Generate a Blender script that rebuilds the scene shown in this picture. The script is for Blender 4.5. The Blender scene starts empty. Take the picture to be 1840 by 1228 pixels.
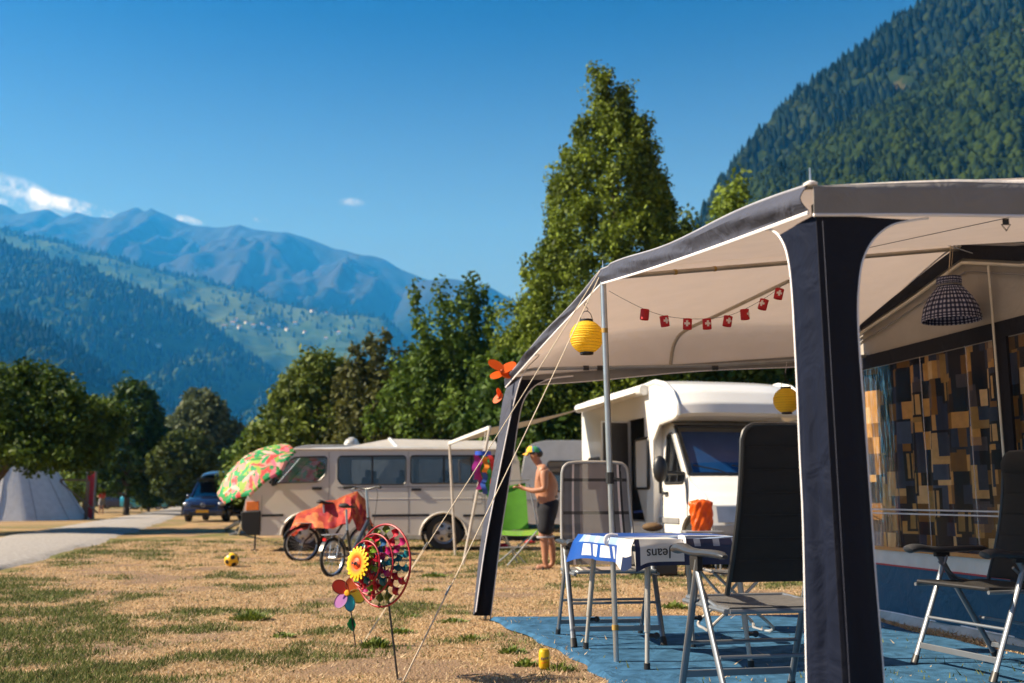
import bpy, bmesh, math, random
import numpy as np
from mathutils import Vector, Matrix
random.seed(7)
scene = bpy.context.scene
COL = scene.collection
R = math.radians

# ---------------------------------------------------------------- camera, sky, sun, exposure
EYE = 1.0
PITCH = math.atan(281 / 1789.0)
FPX = 1789.0
cd = bpy.data.cameras.new('camera'); cam = bpy.data.objects.new('camera', cd); COL.objects.link(cam)
cd.lens = 35.0; cd.sensor_width = 36.0; cd.clip_start = 0.05; cd.clip_end = 30000
cam.location = (0, 0, EYE); cam.rotation_euler = (R(90) + PITCH, 0, 0)
cd.dof.use_dof = True; cd.dof.focus_distance = 5.4; cd.dof.aperture_fstop = 2.4
scene.camera = cam
SUN_EL = 39.0
SUN_AZ = 267.0           # clockwise from +Y : the sun stands left of the camera
world = bpy.data.worlds.new('World'); scene.world = world; world.use_nodes = True
vs = scene.view_settings
vs.view_transform = 'Standard'; vs.look = 'None'; vs.gamma = 1.0; vs.exposure = 1.15; vs.use_curve_mapping = False
try:
    scene.cycles.use_denoising = True
    scene.cycles.max_bounces = 8; scene.cycles.diffuse_bounces = 3; scene.cycles.glossy_bounces = 3
    scene.cycles.transparent_max_bounces = 16; scene.cycles.volume_bounces = 1
    scene.cycles.sample_clamp_indirect = 6.0
except Exception: pass
saz, sel = R(SUN_AZ), R(SUN_EL)
SUNV = Vector((math.sin(saz) * math.cos(sel), math.cos(saz) * math.cos(sel), math.sin(sel)))
sl = bpy.data.lights.new('sun', 'SUN'); sl.energy = 5.0; sl.angle = R(0.53); sl.color = (1.0, 0.955, 0.905)
so = bpy.data.objects.new('sun', sl); COL.objects.link(so)
so.rotation_euler = SUNV.to_track_quat('Z', 'Y').to_euler(); so.location = (-30, 0, 40)

def build_world():
    nt = world.node_tree; N = nt.nodes; L = nt.links; N.clear()
    out = N.new('ShaderNodeOutputWorld'); bg = N.new('ShaderNodeBackground')
    sky = N.new('ShaderNodeTexSky'); sky.sky_type = 'NISHITA'; sky.sun_disc = False
    sky.sun_elevation = sel; sky.sun_rotation = saz
    sky.altitude = 400; sky.air_density = 1.0; sky.dust_density = 1.6; sky.ozone_density = 2.5
    hs = N.new('ShaderNodeHueSaturation'); hs.inputs['Saturation'].default_value = 1.3
    tn = N.new('ShaderNodeMix'); tn.data_type = 'RGBA'; tn.blend_type = 'MULTIPLY'; tn.inputs['Factor'].default_value = 1; tn.inputs['B'].default_value = (5.2, 7.4, 9.6, 1)
    gm = N.new('ShaderNodeGamma'); gm.inputs['Gamma'].default_value = 1.9
    sc_ = N.new('ShaderNodeVectorMath'); sc_.operation = 'SCALE'; sc_.inputs['Scale'].default_value = .12
    L.new(sky.outputs[0], sc_.inputs[0]); L.new(sc_.outputs[0], gm.inputs[0])
    L.new(gm.outputs[0], tn.inputs['A']); L.new(tn.outputs['Result'], hs.inputs['Color'])
    tc = N.new('ShaderNodeTexCoord')
    nz = N.new('ShaderNodeTexNoise'); nz.inputs['Scale'].default_value = 28; nz.inputs['Detail'].default_value = 8
    nz.inputs['Roughness'].default_value = 0.62
    L.new(tc.outputs['Generated'], nz.inputs['Vector'])
    def val(op, a, b):
        m = N.new('ShaderNodeMath'); m.operation = op
        for i, x in enumerate((a, b)):
            if isinstance(x, (int, float)): m.inputs[i].default_value = x
            elif x is not None: L.new(x, m.inputs[i])
        return m.outputs[0]
    def dot(v):
        m = N.new('ShaderNodeVectorMath'); m.operation = 'DOT_PRODUCT'
        L.new(tc.outputs['Generated'], m.inputs[0]); m.inputs[1].default_value = v
        return m.outputs['Value']
    total = None
    for (px, py, hw, hh, tilt, k) in ((45, 348, 62, 24, 20, 1.0), (140, 374, 92, 15, 9, 1.05), (40, 372, 70, 11, 5, 1.0), (330, 394, 34, 8, 8, 1.0),
                                   (632, 364, 26, 9, 0, .55), (468, 395, 14, 5, 0, .55), (316, 352, 22, 6, 3, .3), (-200, 360, 160, 30, 5, 1.0)):
        c = Vector(ray(px, py)).normalized()
        r_ = Vector((0, 0, 1)).cross(c).normalized() * -1; u_ = r_.cross(c)
        a = R(-tilt); rr = (r_ * math.cos(a) + u_ * math.sin(a)); uu = (u_ * math.cos(a) - r_ * math.sin(a))
        x = val('DIVIDE', dot(rr), hw / FPX); y = val('DIVIDE', dot(uu), hh / FPX)
        d = val('ADD', val('MULTIPLY', x, x), val('MULTIPLY', y, y))
        e = val('MULTIPLY', val('MAXIMUM', val('SUBTRACT', 1.0, d), 0.0), k)
        total = e if total is None else val('MAXIMUM', total, e)
    m = val('MULTIPLY', total, val('MAXIMUM', val('MULTIPLY', val('SUBTRACT', nz.outputs['Fac'], 0.41), 3.6), 0.0))
    m = val('MINIMUM', val('POWER', val('MULTIPLY', m, 1.5), 1.3), 0.95)
    sx = N.new('ShaderNodeSeparateXYZ'); L.new(tc.outputs['Generated'], sx.inputs[0])
    hz = N.new('ShaderNodeMapRange'); hz.interpolation_type = 'SMOOTHSTEP'; hz.inputs['From Min'].default_value = .50; hz.inputs['From Max'].default_value = .12
    hz.inputs['To Max'].default_value = .74; L.new(sx.outputs['Z'], hz.inputs['Value'])
    pale = N.new('ShaderNodeMix'); pale.data_type = 'RGBA'; L.new(hz.outputs[0], pale.inputs['Factor']); L.new(hs.outputs['Color'], pale.inputs['A']); pale.inputs['B'].default_value = (3.7, 5.2, 6.6, 1)
    mix = N.new('ShaderNodeMix'); mix.data_type = 'RGBA'
    L.new(m, mix.inputs['Factor']); L.new(pale.outputs['Result'], mix.inputs['A']); mix.inputs['B'].default_value = (15, 14.5, 14.2, 1)
    L.new(mix.outputs['Result'], bg.inputs['Color']); bg.inputs['Strength'].default_value = 0.042
    L.new(bg.outputs[0], out.inputs[0])

# ---------------------------------------------------------------- measuring helpers (metres from the surveyed view)
_c, _s = math.cos(PITCH), math.sin(PITCH)
def ray(px, py):
    a = (px - 920) / FPX; b = (614 - py) / FPX
    return (a, _c - b * _s, _s + b * _c)
def G(px, py, z=0.0):
    r = ray(px, py); t = (z - EYE) / r[2]; return Vector((r[0] * t, r[1] * t, z))
def D(px, py, y):
    r = ray(px, py); t = y / r[1]; return Vector((r[0] * t, y, EYE + r[2] * t))
def PL(px, py, p0, n):
    r = Vector(ray(px, py)); e = Vector((0, 0, EYE)); t = (Vector(p0) - e).dot(n) / r.dot(n); return e + r * t
build_world()

# ---------------------------------------------------------------- noise
def _hash(ix, iy, seed):
    h = (ix.astype(np.int64) * 374761393 + iy.astype(np.int64) * 668265263 + seed * 1442695041) & 0xffffffff
    h = ((h ^ (h >> 13)) * 1274126177) & 0xffffffff
    return ((h ^ (h >> 16)) & 0xffff) / 65535.0
def vnoise(x, y, seed=0):
    x = np.asarray(x, float); y = np.asarray(y, float)
    ix = np.floor(x); iy = np.floor(y); fx = x - ix; fy = y - iy
    fx = fx * fx * (3 - 2 * fx); fy = fy * fy * (3 - 2 * fy)
    a = _hash(ix, iy, seed); b = _hash(ix + 1, iy, seed); c = _hash(ix, iy + 1, seed); d = _hash(ix + 1, iy + 1, seed)
    return (a * (1 - fx) + b * fx) * (1 - fy) + (c * (1 - fx) + d * fx) * fy
def fbm(x, y, o=4, seed=0, gain=.5):
    t = 0; amp = 1; n = 0
    for k in range(o):
        t = t + amp * vnoise(np.asarray(x) * 2 ** k, np.asarray(y) * 2 ** k, seed + k * 17); n += amp; amp *= gain
    return t / n

# ---------------------------------------------------------------- materials
MATS = {}
def M(name, col, rough=.6, metal=0., var=.12, vs=6., bump=0., bs=60., trans=0., alpha=1., attr=False, coat=0., spec=.5, glass=0., emit=None, tcol=None):
    if name in MATS: return MATS[name]
    m = bpy.data.materials.new(name); m.use_nodes = True; nt = m.node_tree; N = nt.nodes; L = nt.links
    p = N['Principled BSDF']; out = N['Material Output']
    p.inputs['Roughness'].default_value = rough; p.inputs['Metallic'].default_value = metal
    p.inputs['Specular IOR Level'].default_value = spec; p.inputs['Coat Weight'].default_value = coat
    p.inputs['Coat Roughness'].default_value = .08
    tc = N.new('ShaderNodeTexCoord'); nz = N.new('ShaderNodeTexNoise'); nz.inputs['Scale'].default_value = vs; nz.inputs['Detail'].default_value = 5
    L.new(tc.outputs['Object'], nz.inputs['Vector'])
    mr = N.new('ShaderNodeMapRange'); mr.inputs['From Min'].default_value = .3; mr.inputs['From Max'].default_value = .7
    mr.inputs['To Min'].default_value = 1 - var; mr.inputs['To Max'].default_value = 1 + var
    L.new(nz.outputs['Fac'], mr.inputs['Value'])
    mx = N.new('ShaderNodeMix'); mx.data_type = 'RGBA'; mx.blend_type = 'MULTIPLY'; mx.inputs['Factor'].default_value = 1
    if attr:
        at = N.new('ShaderNodeVertexColor'); at.layer_name = 'Col'; L.new(at.outputs['Color'], mx.inputs['A'])
    else: mx.inputs['A'].default_value = (*col, 1)
    cb = N.new('ShaderNodeCombineColor')
    for i in range(3): L.new(mr.outputs[0], cb.inputs[i])
    L.new(cb.outputs[0], mx.inputs['B']); c = mx.outputs['Result']
    L.new(c, p.inputs['Base Color'])
    if bump:
        n2 = N.new('ShaderNodeTexNoise'); n2.inputs['Scale'].default_value = bs; n2.inputs['Detail'].default_value = 4
        L.new(tc.outputs['Object'], n2.inputs['Vector'])
        b = N.new('ShaderNodeBump'); b.inputs['Strength'].default_value = bump; b.inputs['Distance'].default_value = .02
        L.new(n2.outputs['Fac'], b.inputs['Height']); L.new(b.outputs[0], p.inputs['Normal'])
    sh = p.outputs[0]
    if trans:
        t = N.new('ShaderNodeBsdfTranslucent'); 
        if tcol: t.inputs['Color'].default_value = (*tcol, 1)
        else: L.new(c, t.inputs['Color'])
        ms = N.new('ShaderNodeMixShader'); ms.inputs[0].default_value = trans
        L.new(sh, ms.inputs[1]); L.new(t.outputs[0], ms.inputs[2]); sh = ms.outputs[0]
    if alpha < 1:
        t = N.new('ShaderNodeBsdfTransparent'); t.inputs[0].default_value = (1, 1, 1, 1)
        ms = N.new('ShaderNodeMixShader'); ms.inputs[0].default_value = alpha
        L.new(t.outputs[0], ms.inputs[1]); L.new(sh, ms.inputs[2]); sh = ms.outputs[0]
    if emit: p.inputs['Emission Color'].default_value = (*emit[0], 1); p.inputs['Emission Strength'].default_value = emit[1]
    L.new(sh, out.inputs['Surface']); MATS[name] = m; return m
def glass(name, tint, rough=.05, k=.25, bump=0, bs=8):
    """thin pane: see-through with a mirror-like sheen"""
    if name in MATS: return MATS[name]
    m = bpy.data.materials.new(name); m.use_nodes = True; nt = m.node_tree; N = nt.nodes; L = nt.links; N.clear()
    out = N.new('ShaderNodeOutputMaterial'); t = N.new('ShaderNodeBsdfTransparent'); t.inputs[0].default_value = (*tint, 1)
    g = N.new('ShaderNodeBsdfGlossy'); g.inputs['Roughness'].default_value = rough; g.inputs['Color'].default_value = (1, 1, 1, 1)
    lw = N.new('ShaderNodeLayerWeight'); lw.inputs[0].default_value = .35
    mr = N.new('ShaderNodeMapRange'); mr.inputs['To Min'].default_value = k * .35; mr.inputs['To Max'].default_value = min(1, k * 2.2)
    L.new(lw.outputs['Fresnel'], mr.inputs['Value']); ms = N.new('ShaderNodeMixShader'); L.new(mr.outputs[0], ms.inputs[0])
    L.new(t.outputs[0], ms.inputs[1]); L.new(g.outputs[0], ms.inputs[2]); L.new(ms.outputs[0], out.inputs[0])
    if bump:
        tc = N.new('ShaderNodeTexCoord'); mp = N.new('ShaderNodeMapping'); mp.inputs['Rotation'].default_value = (R(35), 0, 0); mp.inputs['Scale'].default_value = (1, 5, .7)
        n2 = N.new('ShaderNodeTexNoise'); n2.inputs['Scale'].default_value = bs; n2.inputs['Detail'].default_value = 2
        L.new(tc.outputs['Object'], mp.inputs[0]); L.new(mp.outputs[0], n2.inputs['Vector'])
        b = N.new('ShaderNodeBump'); b.inputs['Strength'].default_value = bump; b.inputs['Distance'].default_value = .03
        L.new(n2.outputs['Fac'], b.inputs['Height']); L.new(b.outputs[0], g.inputs['Normal'])
    MATS[name] = m; return m

# ---------------------------------------------------------------- mesh builder
def V3(p): return Vector((p[0], p[1], p[2]))
class MB:
    def __init__(s): s.v = []; s.f = []; s.c = []
    def add(s, vs_, fs, col=None):
        o = len(s.v); s.v += [V3(v) for v in vs_]; s.f += [tuple(i + o for i in f) for f in fs]
        s.c += [col] * len(fs) if not isinstance(col, list) else col
        return s
    def box(s, c, d, rot=None, col=None):
        x, y, z = d[0] / 2, d[1] / 2, d[2] / 2
        vs_ = [Vector((a, b, e)) for a in (-x, x) for b in (-y, y) for e in (-z, z)]
        if rot is not None: vs_ = [rot @ v for v in vs_]
        vs_ = [v + V3(c) for v in vs_]
        return s.add(vs_, [(0, 1, 3, 2), (4, 6, 7, 5), (0, 4, 5, 1), (2, 3, 7, 6), (0, 2, 6, 4), (1, 5, 7, 3)], col)
    def bar(s, a, b, w, h, col=None):
        a, b = V3(a), V3(b); d = b - a; q = d.to_track_quat('Z', 'Y').to_matrix()
        return s.box((a + b) / 2, (w, h, d.length), q, col)
    def tube(s, pts, r, n=8, closed=False, caps=True, flat=1.0, col=None):
        pts = [V3(p) for p in pts]; m = len(pts); rs = r if isinstance(r, (list, tuple)) else [r] * m
        def tan(i):
            if closed: return (pts[(i + 1) % m] - pts[i - 1]).normalized()
            return (pts[min(i + 1, m - 1)] - pts[max(i - 1, 0)]).normalized()
        t = tan(0); up = Vector((0, 0, 1)) if abs(t.z) < .9 else Vector((1, 0, 0)); nrm = t.cross(up).normalized(); vs_ = []
        for i in range(m):
            t = tan(i); nrm = (nrm - t * nrm.dot(t)).normalized(); b = t.cross(nrm)
            for k in range(n):
                a = 2 * math.pi * k / n; vs_.append(pts[i] + nrm * math.cos(a) * rs[i] + b * math.sin(a) * rs[i] * flat)
        fs = []
        for i in range(m if closed else m - 1):
            j = (i + 1) % m
            for k in range(n): l = (k + 1) % n; fs.append((i * n + k, i * n + l, j * n + l, j * n + k))
        if caps and not closed: fs += [tuple(range(n))[::-1], tuple((m - 1) * n + k for k in range(n))]
        return s.add(vs_, fs, col)
    def lathe(s, prof, n=16, mat=None, caps=True, col=None):
        vs_ = []
        for (r, z) in prof:
            for k in range(n): a = 2 * math.pi * k / n; vs_.append(Vector((r * math.cos(a), r * math.sin(a), z)))
        fs = [(i * n + k, i * n + (k + 1) % n, (i + 1) * n + (k + 1) % n, (i + 1) * n + k) for i in range(len(prof) - 1) for k in range(n)]
        if caps: fs += [tuple(range(n))[::-1], tuple((len(prof) - 1) * n + k for k in range(n))]
        if mat is not None: vs_ = [mat @ v for v in vs_]
        return s.add(vs_, fs, col)
    def ball(s, c, r, sc=(1, 1, 1), n=12, m=8, rot=None, col=None):
        prof = [(math.sin(math.pi * i / m) * r, -math.cos(math.pi * i / m) * r) for i in range(m + 1)]
        prof[0] = (1e-4, -r); prof[-1] = (1e-4, r)
        T = Matrix.Translation(V3(c)) @ ((rot.to_4x4()) if rot is not None else Matrix.Identity(4)) @ Matrix.Diagonal((*sc, 1))
        return s.lathe(prof, n, T, True, col)
    def sheet(s, fn, nu, nv, col=None, thick=0):
        P = [[V3(fn(i / nu, j / nv)) for i in range(nu + 1)] for j in range(nv + 1)]
        vs_ = [p for row in P for p in row]; W = nu + 1
        fs = []; cs = []
        for j in range(nv):
            for i in range(nu):
                fs.append((j * W + i, j * W + i + 1, (j + 1) * W + i + 1, (j + 1) * W + i))
                cs.append(col((i + .5) / nu, (j + .5) / nv) if callable(col) else col)
        if thick:
            nv_ = len(vs_); nr = []
            for j in range(nv + 1):
                for i in range(nu + 1):
                    a = P[j][min(i + 1, nu)] - P[j][max(i - 1, 0)]; b = P[min(j + 1, nv)][i] - P[max(j - 1, 0)][i]
                    c = a.cross(b); nr.append(c.normalized() if c.length > 1e-9 else Vector((0, 0, 1)))
            vs_ = vs_ + [v - n * thick for v, n in zip(vs_, nr)]
            k = len(fs); fs += [tuple(i + nv_ for i in f[::-1]) for f in fs[:k]]; cs += cs[:k]
            edge = [i for i in range(nu + 1)] + [j * W + nu for j in range(1, nv + 1)] + [nv * W + i for i in range(nu - 1, -1, -1)] + [j * W for j in range(nv - 1, 0, -1)]
            for q in range(len(edge)):
                a, b = edge[q], edge[(q + 1) % len(edge)]; fs.append((b, a, a + nv_, b + nv_)); cs.append(cs[0])
        return s.add(vs_, fs, cs)
    def prism(s, pts, off, col=None):
        """polygon (3-D points, planar) thickened by the vector off"""
        n = len(pts); a = [V3(p) for p in pts]; b = [p + V3(off) for p in a]
        return s.add(a + b, [tuple(range(n)), tuple(range(2 * n - 1, n - 1, -1))] + [(i, i + n, (i + 1) % n + n, (i + 1) % n) for i in range(n)], col)
    def disc(s, c, ax1, ax2, n=20, thick=.002, col=None):
        c = V3(c); ax1 = V3(ax1); ax2 = V3(ax2); nr = ax1.cross(ax2).normalized() * thick
        return s.prism([c + ax1 * math.cos(2 * math.pi * k / n) + ax2 * math.sin(2 * math.pi * k / n) for k in range(n)], nr, col)
    def xf(s, mat): s.v = [mat @ v for v in s.v]; return s

def finish(me, mat, smooth, angle=40):
    me.materials.append(mat)
    if smooth:
        me.polygons.foreach_set('use_smooth', [True] * len(me.polygons))
        try: me.set_sharp_from_angle(angle=R(angle))
        except Exception: pass
def build(mb, name, mat, parent=None, smooth=False, label=None, bevel=0, off=(0, 0, 0), sub=0, world=True):
    me = bpy.data.meshes.new(name)
    o3 = V3(off)
    me.from_pydata([tuple(v - o3) for v in mb.v], [], mb.f); me.update()
    bm = bmesh.new(); bm.from_mesh(me); bmesh.ops.recalc_face_normals(bm, faces=bm.faces); bm.to_mesh(me); bm.free()
    if any(c is not None for c in mb.c):
        ca = me.color_attributes.new('Col', 'FLOAT_COLOR', 'CORNER'); arr = np.ones((len(me.loops), 4), 'f')
        ls = np.empty(len(me.polygons), int); lt = np.empty(len(me.polygons), int)
        me.polygons.foreach_get('loop_start', ls); me.polygons.foreach_get('loop_total', lt)
        for i, c in enumerate(mb.c):
            if c is not None: arr[ls[i]:ls[i] + lt[i], :3] = c
        ca.data.foreach_set('color', arr.ravel())
    finish(me, mat, smooth)
    ob = bpy.data.objects.new(name, me); COL.objects.link(ob)
    if bevel:
        b = ob.modifiers.new('bevel', 'BEVEL'); b.width = bevel; b.segments = 2; b.limit_method = 'ANGLE'; b.angle_limit = R(35)
        if smooth: b.harden_normals = False
    if sub: b = ob.modifiers.new('sub', 'SUBSURF'); b.levels = sub; b.render_levels = sub
    if parent is not None:
        ob.parent = parent
    if label: ob['label'] = label
    return ob
def thing(name, label, cat, loc=(0, 0, 0), rz=0., group=None):
    o = bpy.data.objects.new(name, None); COL.objects.link(o); o.empty_display_size = .1
    o.location = loc; o.rotation_euler = (0, 0, rz); o['label'] = label; o['category'] = cat
    if group: o['group'] = group
    return o
def tag(o, label, cat, group=None):
    o['label'] = label; o['category'] = cat
    if group: o['group'] = group
    return o
def kind(o, k, label=None):
    o['kind'] = k
    if label: o['label'] = label
    return o
class W:
    """a thing whose parts are measured in the place's own metres; its Empty stands at base"""
    def __init__(s, name, label, cat, base, group=None): s.base = V3(base); s.e = thing(name, label, cat, base, 0, group)
    def p(s, mb, name, mat, parent=None, **k): return build(mb, name, mat, parent or s.e, off=s.base, **k)
def panel(outer, holes, thick, fn, bevel=0.):
    """flat sheet of given thickness with openings; fn maps (u, v, w) to a point"""
    cu = bpy.data.curves.new('tmp', 'CURVE'); cu.dimensions = '2D'; cu.fill_mode = 'BOTH'; cu.extrude = thick / 2; cu.bevel_depth = bevel; cu.bevel_resolution = 1
    for poly in [outer] + list(holes):
        sp = cu.splines.new('POLY'); sp.points.add(len(poly) - 1); sp.use_cyclic_u = True
        for i, p in enumerate(poly): sp.points[i].co = (p[0], p[1], 0, 1)
    ob = bpy.data.objects.new('tmp', cu); me = ob.to_mesh()
    mb = MB(); mb.add([fn(v.co.x, v.co.y, v.co.z) for v in me.vertices], [tuple(p.vertices) for p in me.polygons])
    ob.to_mesh_clear(); bpy.data.objects.remove(ob); bpy.data.curves.remove(cu)
    return mb
def rrect(x0, z0, x1, z1, r, n=5):
    pts = []
    for (cx, cz, a0) in ((x1 - r, z1 - r, 0), (x0 + r, z1 - r, 90), (x0 + r, z0 + r, 180), (x1 - r, z0 + r, 270)):
        for k in range(n + 1): a = R(a0 + 90 * k / n); pts.append((cx + r * math.cos(a), cz + r * math.sin(a)))
    return pts
def rpoly(pts, r, n=4):
    """round the corners of a 2-D polygon"""
    out = []; m = len(pts)
    for i in range(m):
        p = Vector(pts[i]); a = Vector(pts[i - 1]) - p; b = Vector(pts[(i + 1) % m]) - p
        q = min(r, a.length * .45, b.length * .45); A = p + a.normalized() * q; B = p + b.normalized() * q
        for k in range(n + 1):
            t = k / n; out.append(tuple(A * (1 - t) ** 2 + p * 2 * t * (1 - t) + B * t * t))
    return out
def text_mb(body, size, fn, depth=.001, align='CENTER', shear=0.):
    cu = bpy.data.curves.new('tmp', 'FONT'); cu.body = body; cu.size = size; cu.extrude = depth; cu.align_x = align; cu.align_y = 'CENTER'; cu.resolution_u = 3; cu.shear = shear
    ob = bpy.data.objects.new('tmp', cu); COL.objects.link(ob); dg = bpy.context.evaluated_depsgraph_get(); me = ob.evaluated_get(dg).to_mesh()
    mb = MB(); mb.add([fn(v.co.x, v.co.y, v.co.z) for v in me.vertices], [tuple(p.vertices) for p in me.polygons])
    bpy.data.objects.remove(ob); bpy.data.curves.remove(cu); return mb
def interp(pts, t):
    """polyline value at t in 0..1 by index"""
    k = t * (len(pts) - 1); i = min(int(k), len(pts) - 2); f = k - i; return V3(pts[i]).lerp(V3(pts[i + 1]), f)
def smooth_path(pts, n=6):
    P = [V3(p) for p in pts]; out = []
    for i in range(len(P) - 1):
        p0 = P[max(i - 1, 0)]; p1 = P[i]; p2 = P[i + 1]; p3 = P[min(i + 2, len(P) - 1)]
        for k in range(n):
            t = k / n; out.append(.5 * ((2 * p1) + (p2 - p0) * t + (2 * p0 - 5 * p1 + 4 * p2 - p3) * t * t + (3 * p1 - p0 - 3 * p2 + p3) * t ** 3))
    out.append(P[-1]); return out
# ================================================================ SETTING
def np_mesh(name, verts, faces4, mat, attrs=None, smooth=False):
    me = bpy.data.meshes.new(name); nv = len(verts); nf = len(faces4); k = faces4.shape[1]
    me.vertices.add(nv); me.vertices.foreach_set('co', np.ascontiguousarray(verts, 'f').ravel())
    me.loops.add(nf * k); me.loops.foreach_set('vertex_index', np.ascontiguousarray(faces4, 'i').ravel())
    me.polygons.add(nf); me.polygons.foreach_set('loop_start', np.arange(0, nf * k, k, dtype='i'))
    me.update(calc_edges=True)
    for nm, arr in (attrs or {}).items():
        if arr.ndim == 1:
            a = me.attributes.new(nm, 'FLOAT', 'POINT'); a.data.foreach_set('value', arr.astype('f'))
        else:
            a = me.color_attributes.new(nm, 'FLOAT_COLOR', 'POINT'); c = np.ones((nv, 4), 'f'); c[:, :3] = arr; a.data.foreach_set('color', c.ravel())
    me.materials.append(mat)
    if smooth: me.polygons.foreach_set('use_smooth', [True] * nf)
    ob = bpy.data.objects.new(name, me); COL.objects.link(ob); return ob

road_L = [(-3, 0), (-7.5, 10), (-9.2, 15), (-13.3, 26.3), (-18.7, 46), (-27.5, 78), (-40, 120), (-60, 190)]
road_R = [(1.5, -6), (-3.8, 6), (-6.9, 13.7), (-9.3, 23.1), (-14.3, 41.5), (-23.2, 72), (-36.5, 120), (-56, 190)]
def edge_x(poly, y):
    ys = np.array([p[1] for p in poly]); xs = np.array([p[0] for p in poly]); return np.interp(y, ys, xs)
def green(x, y):
    """how green the parched turf is, 0..1"""
    n = fbm(x * .62 + 3, y * .5 + 9, 5, 5); n2 = fbm(x * 2.1, y * 2.3, 4, 11)
    g = (n - .5) * 2.6 + (n2 - .5) * 4.0 + .10
    xr = edge_x(road_R, y); d = x - xr; g = g + np.where((d > -1) & (d < 1.2), (1.2 - d) * .45, 0)
    xl = edge_x(road_L, y); g = g + np.where(x < xl, .35, 0)
    g = g + .35 * np.exp(-((x + 3.3) / 1.5) ** 2 - ((y - 6.8) / .9) ** 2) + .45 * np.exp(-((x + .9) / 1.2) ** 2 - ((y - 6.1) / .5) ** 2) + .5 * np.exp(-((x + 5.4) / 1.2) ** 2 - ((y - 10.5) / 1.6) ** 2)
    return np.clip(g, 0, 1)

def soil(x, y):
    return np.clip((fbm(x * 1.15 + 20, y * 1.3 + 4, 4, 51) - .56) * 9, 0, 1)
def turf_mat():
    m = bpy.data.materials.new('dry_turf'); m.use_nodes = True; nt = m.node_tree; N = nt.nodes; L = nt.links; p = N['Principled BSDF']
    p.inputs['Roughness'].default_value = .95; p.inputs['Specular IOR Level'].default_value = .1
    at = N.new('ShaderNodeAttribute'); at.attribute_name = 'green'
    tc = N.new('ShaderNodeTexCoord')
    n1 = N.new('ShaderNodeTexNoise'); n1.inputs['Scale'].default_value = 9; n1.inputs['Detail'].default_value = 8; n1.inputs['Roughness'].default_value = .7; L.new(tc.outputs['Object'], n1.inputs['Vector'])
    n2 = N.new('ShaderNodeTexNoise'); n2.inputs['Scale'].default_value = 70; n2.inputs['Detail'].default_value = 4; L.new(tc.outputs['Object'], n2.inputs['Vector'])
    r1 = N.new('ShaderNodeValToRGB'); e = r1.color_ramp.elements; e[0].position = .3; e[0].color = (.24, .14, .07, 1); e[1].position = .68; e[1].color = (.56, .39, .23, 1)
    e2 = r1.color_ramp.elements.new(.5); e2.color = (.43, .275, .145, 1); L.new(n1.outputs['Fac'], r1.inputs[0])
    r2 = N.new('ShaderNodeValToRGB'); e = r2.color_ramp.elements; e[0].position = .3; e[0].color = (.07, .085, .025, 1); e[1].position = .7; e[1].color = (.22, .21, .08, 1); L.new(n2.outputs['Fac'], r2.inputs[0])
    ad = N.new('ShaderNodeMath'); ad.operation = 'MULTIPLY_ADD'; ad.use_clamp = True; L.new(n1.outputs['Fac'], ad.inputs[0]); ad.inputs[1].default_value = .9; 
    sb = N.new('ShaderNodeMath'); sb.operation = 'SUBTRACT'; L.new(at.outputs['Fac'], sb.inputs[0]); sb.inputs[1].default_value = .45; L.new(sb.outputs[0], ad.inputs[2])
    mx = N.new('ShaderNodeMix'); mx.data_type = 'RGBA'; L.new(ad.outputs[0], mx.inputs['Factor']); L.new(r1.outputs[0], mx.inputs['A']); L.new(r2.outputs[0], mx.inputs['B'])
    a2 = N.new('ShaderNodeAttribute'); a2.attribute_name = 'soil'; m3 = N.new('ShaderNodeMix'); m3.data_type = 'RGBA'
    L.new(a2.outputs['Fac'], m3.inputs['Factor']); L.new(mx.outputs['Result'], m3.inputs['A']); m3.inputs['B'].default_value = (.26, .175, .115, 1)
    L.new(m3.outputs['Result'], p.inputs['Base Color'])
    b = N.new('ShaderNodeBump'); b.inputs['Strength'].default_value = .9; b.inputs['Distance'].default_value = .03; L.new(n2.outputs['Fac'], b.inputs['Height']); L.new(b.outputs[0], p.inputs['Normal'])
    return m
def make_ground():
    xs = np.concatenate([-np.geomspace(30000, 14, 60), np.linspace(-13.8, 8, 230), np.geomspace(8.2, 30000, 60)])
    ys = np.concatenate([[-3000, -300, -60, -20, -8, -2, 1, 3], np.linspace(4, 18, 190), np.geomspace(18.1, 130, 120), np.geomspace(135, 30000, 30)])
    X, Y = np.meshgrid(xs, ys); Z = (fbm(X * .8, Y * .8, 3, 3) - .5) * .045 * np.clip((60 - np.abs(Y)) / 20, 0, 1) * (np.abs(X) < 60)
    on = (X > .2) & (X < 5.5) & (Y > 2) & (Y < 9); Z = np.where(on, Z * .15, Z)
    g = green(X, Y); far = np.clip((Y - 60) / 80, 0, 1) * .5; g = np.clip(g + far, 0, 1)
    V = np.stack([X, Y, Z], -1).reshape(-1, 3); nx = len(xs); ny = len(ys)
    i, j = np.meshgrid(np.arange(nx - 1), np.arange(ny - 1)); a = (j * nx + i).ravel()
    F = np.stack([a, a + 1, a + 1 + nx, a + nx], -1)
    o = np_mesh('ground', V, F, turf_mat(), {'green': g.reshape(-1), 'soil': soil(X, Y).reshape(-1)}, True); kind(o, 'structure', 'parched straw coloured camping field with green patches')
make_ground()
def ground_z(x, y): 
    z = (fbm(np.array([x * .8]), np.array([y * .8]), 3, 3)[0] - .5) * .045
    return z * (.15 if (.2 < x < 5.5 and 2 < y < 9) else 1)

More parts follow.
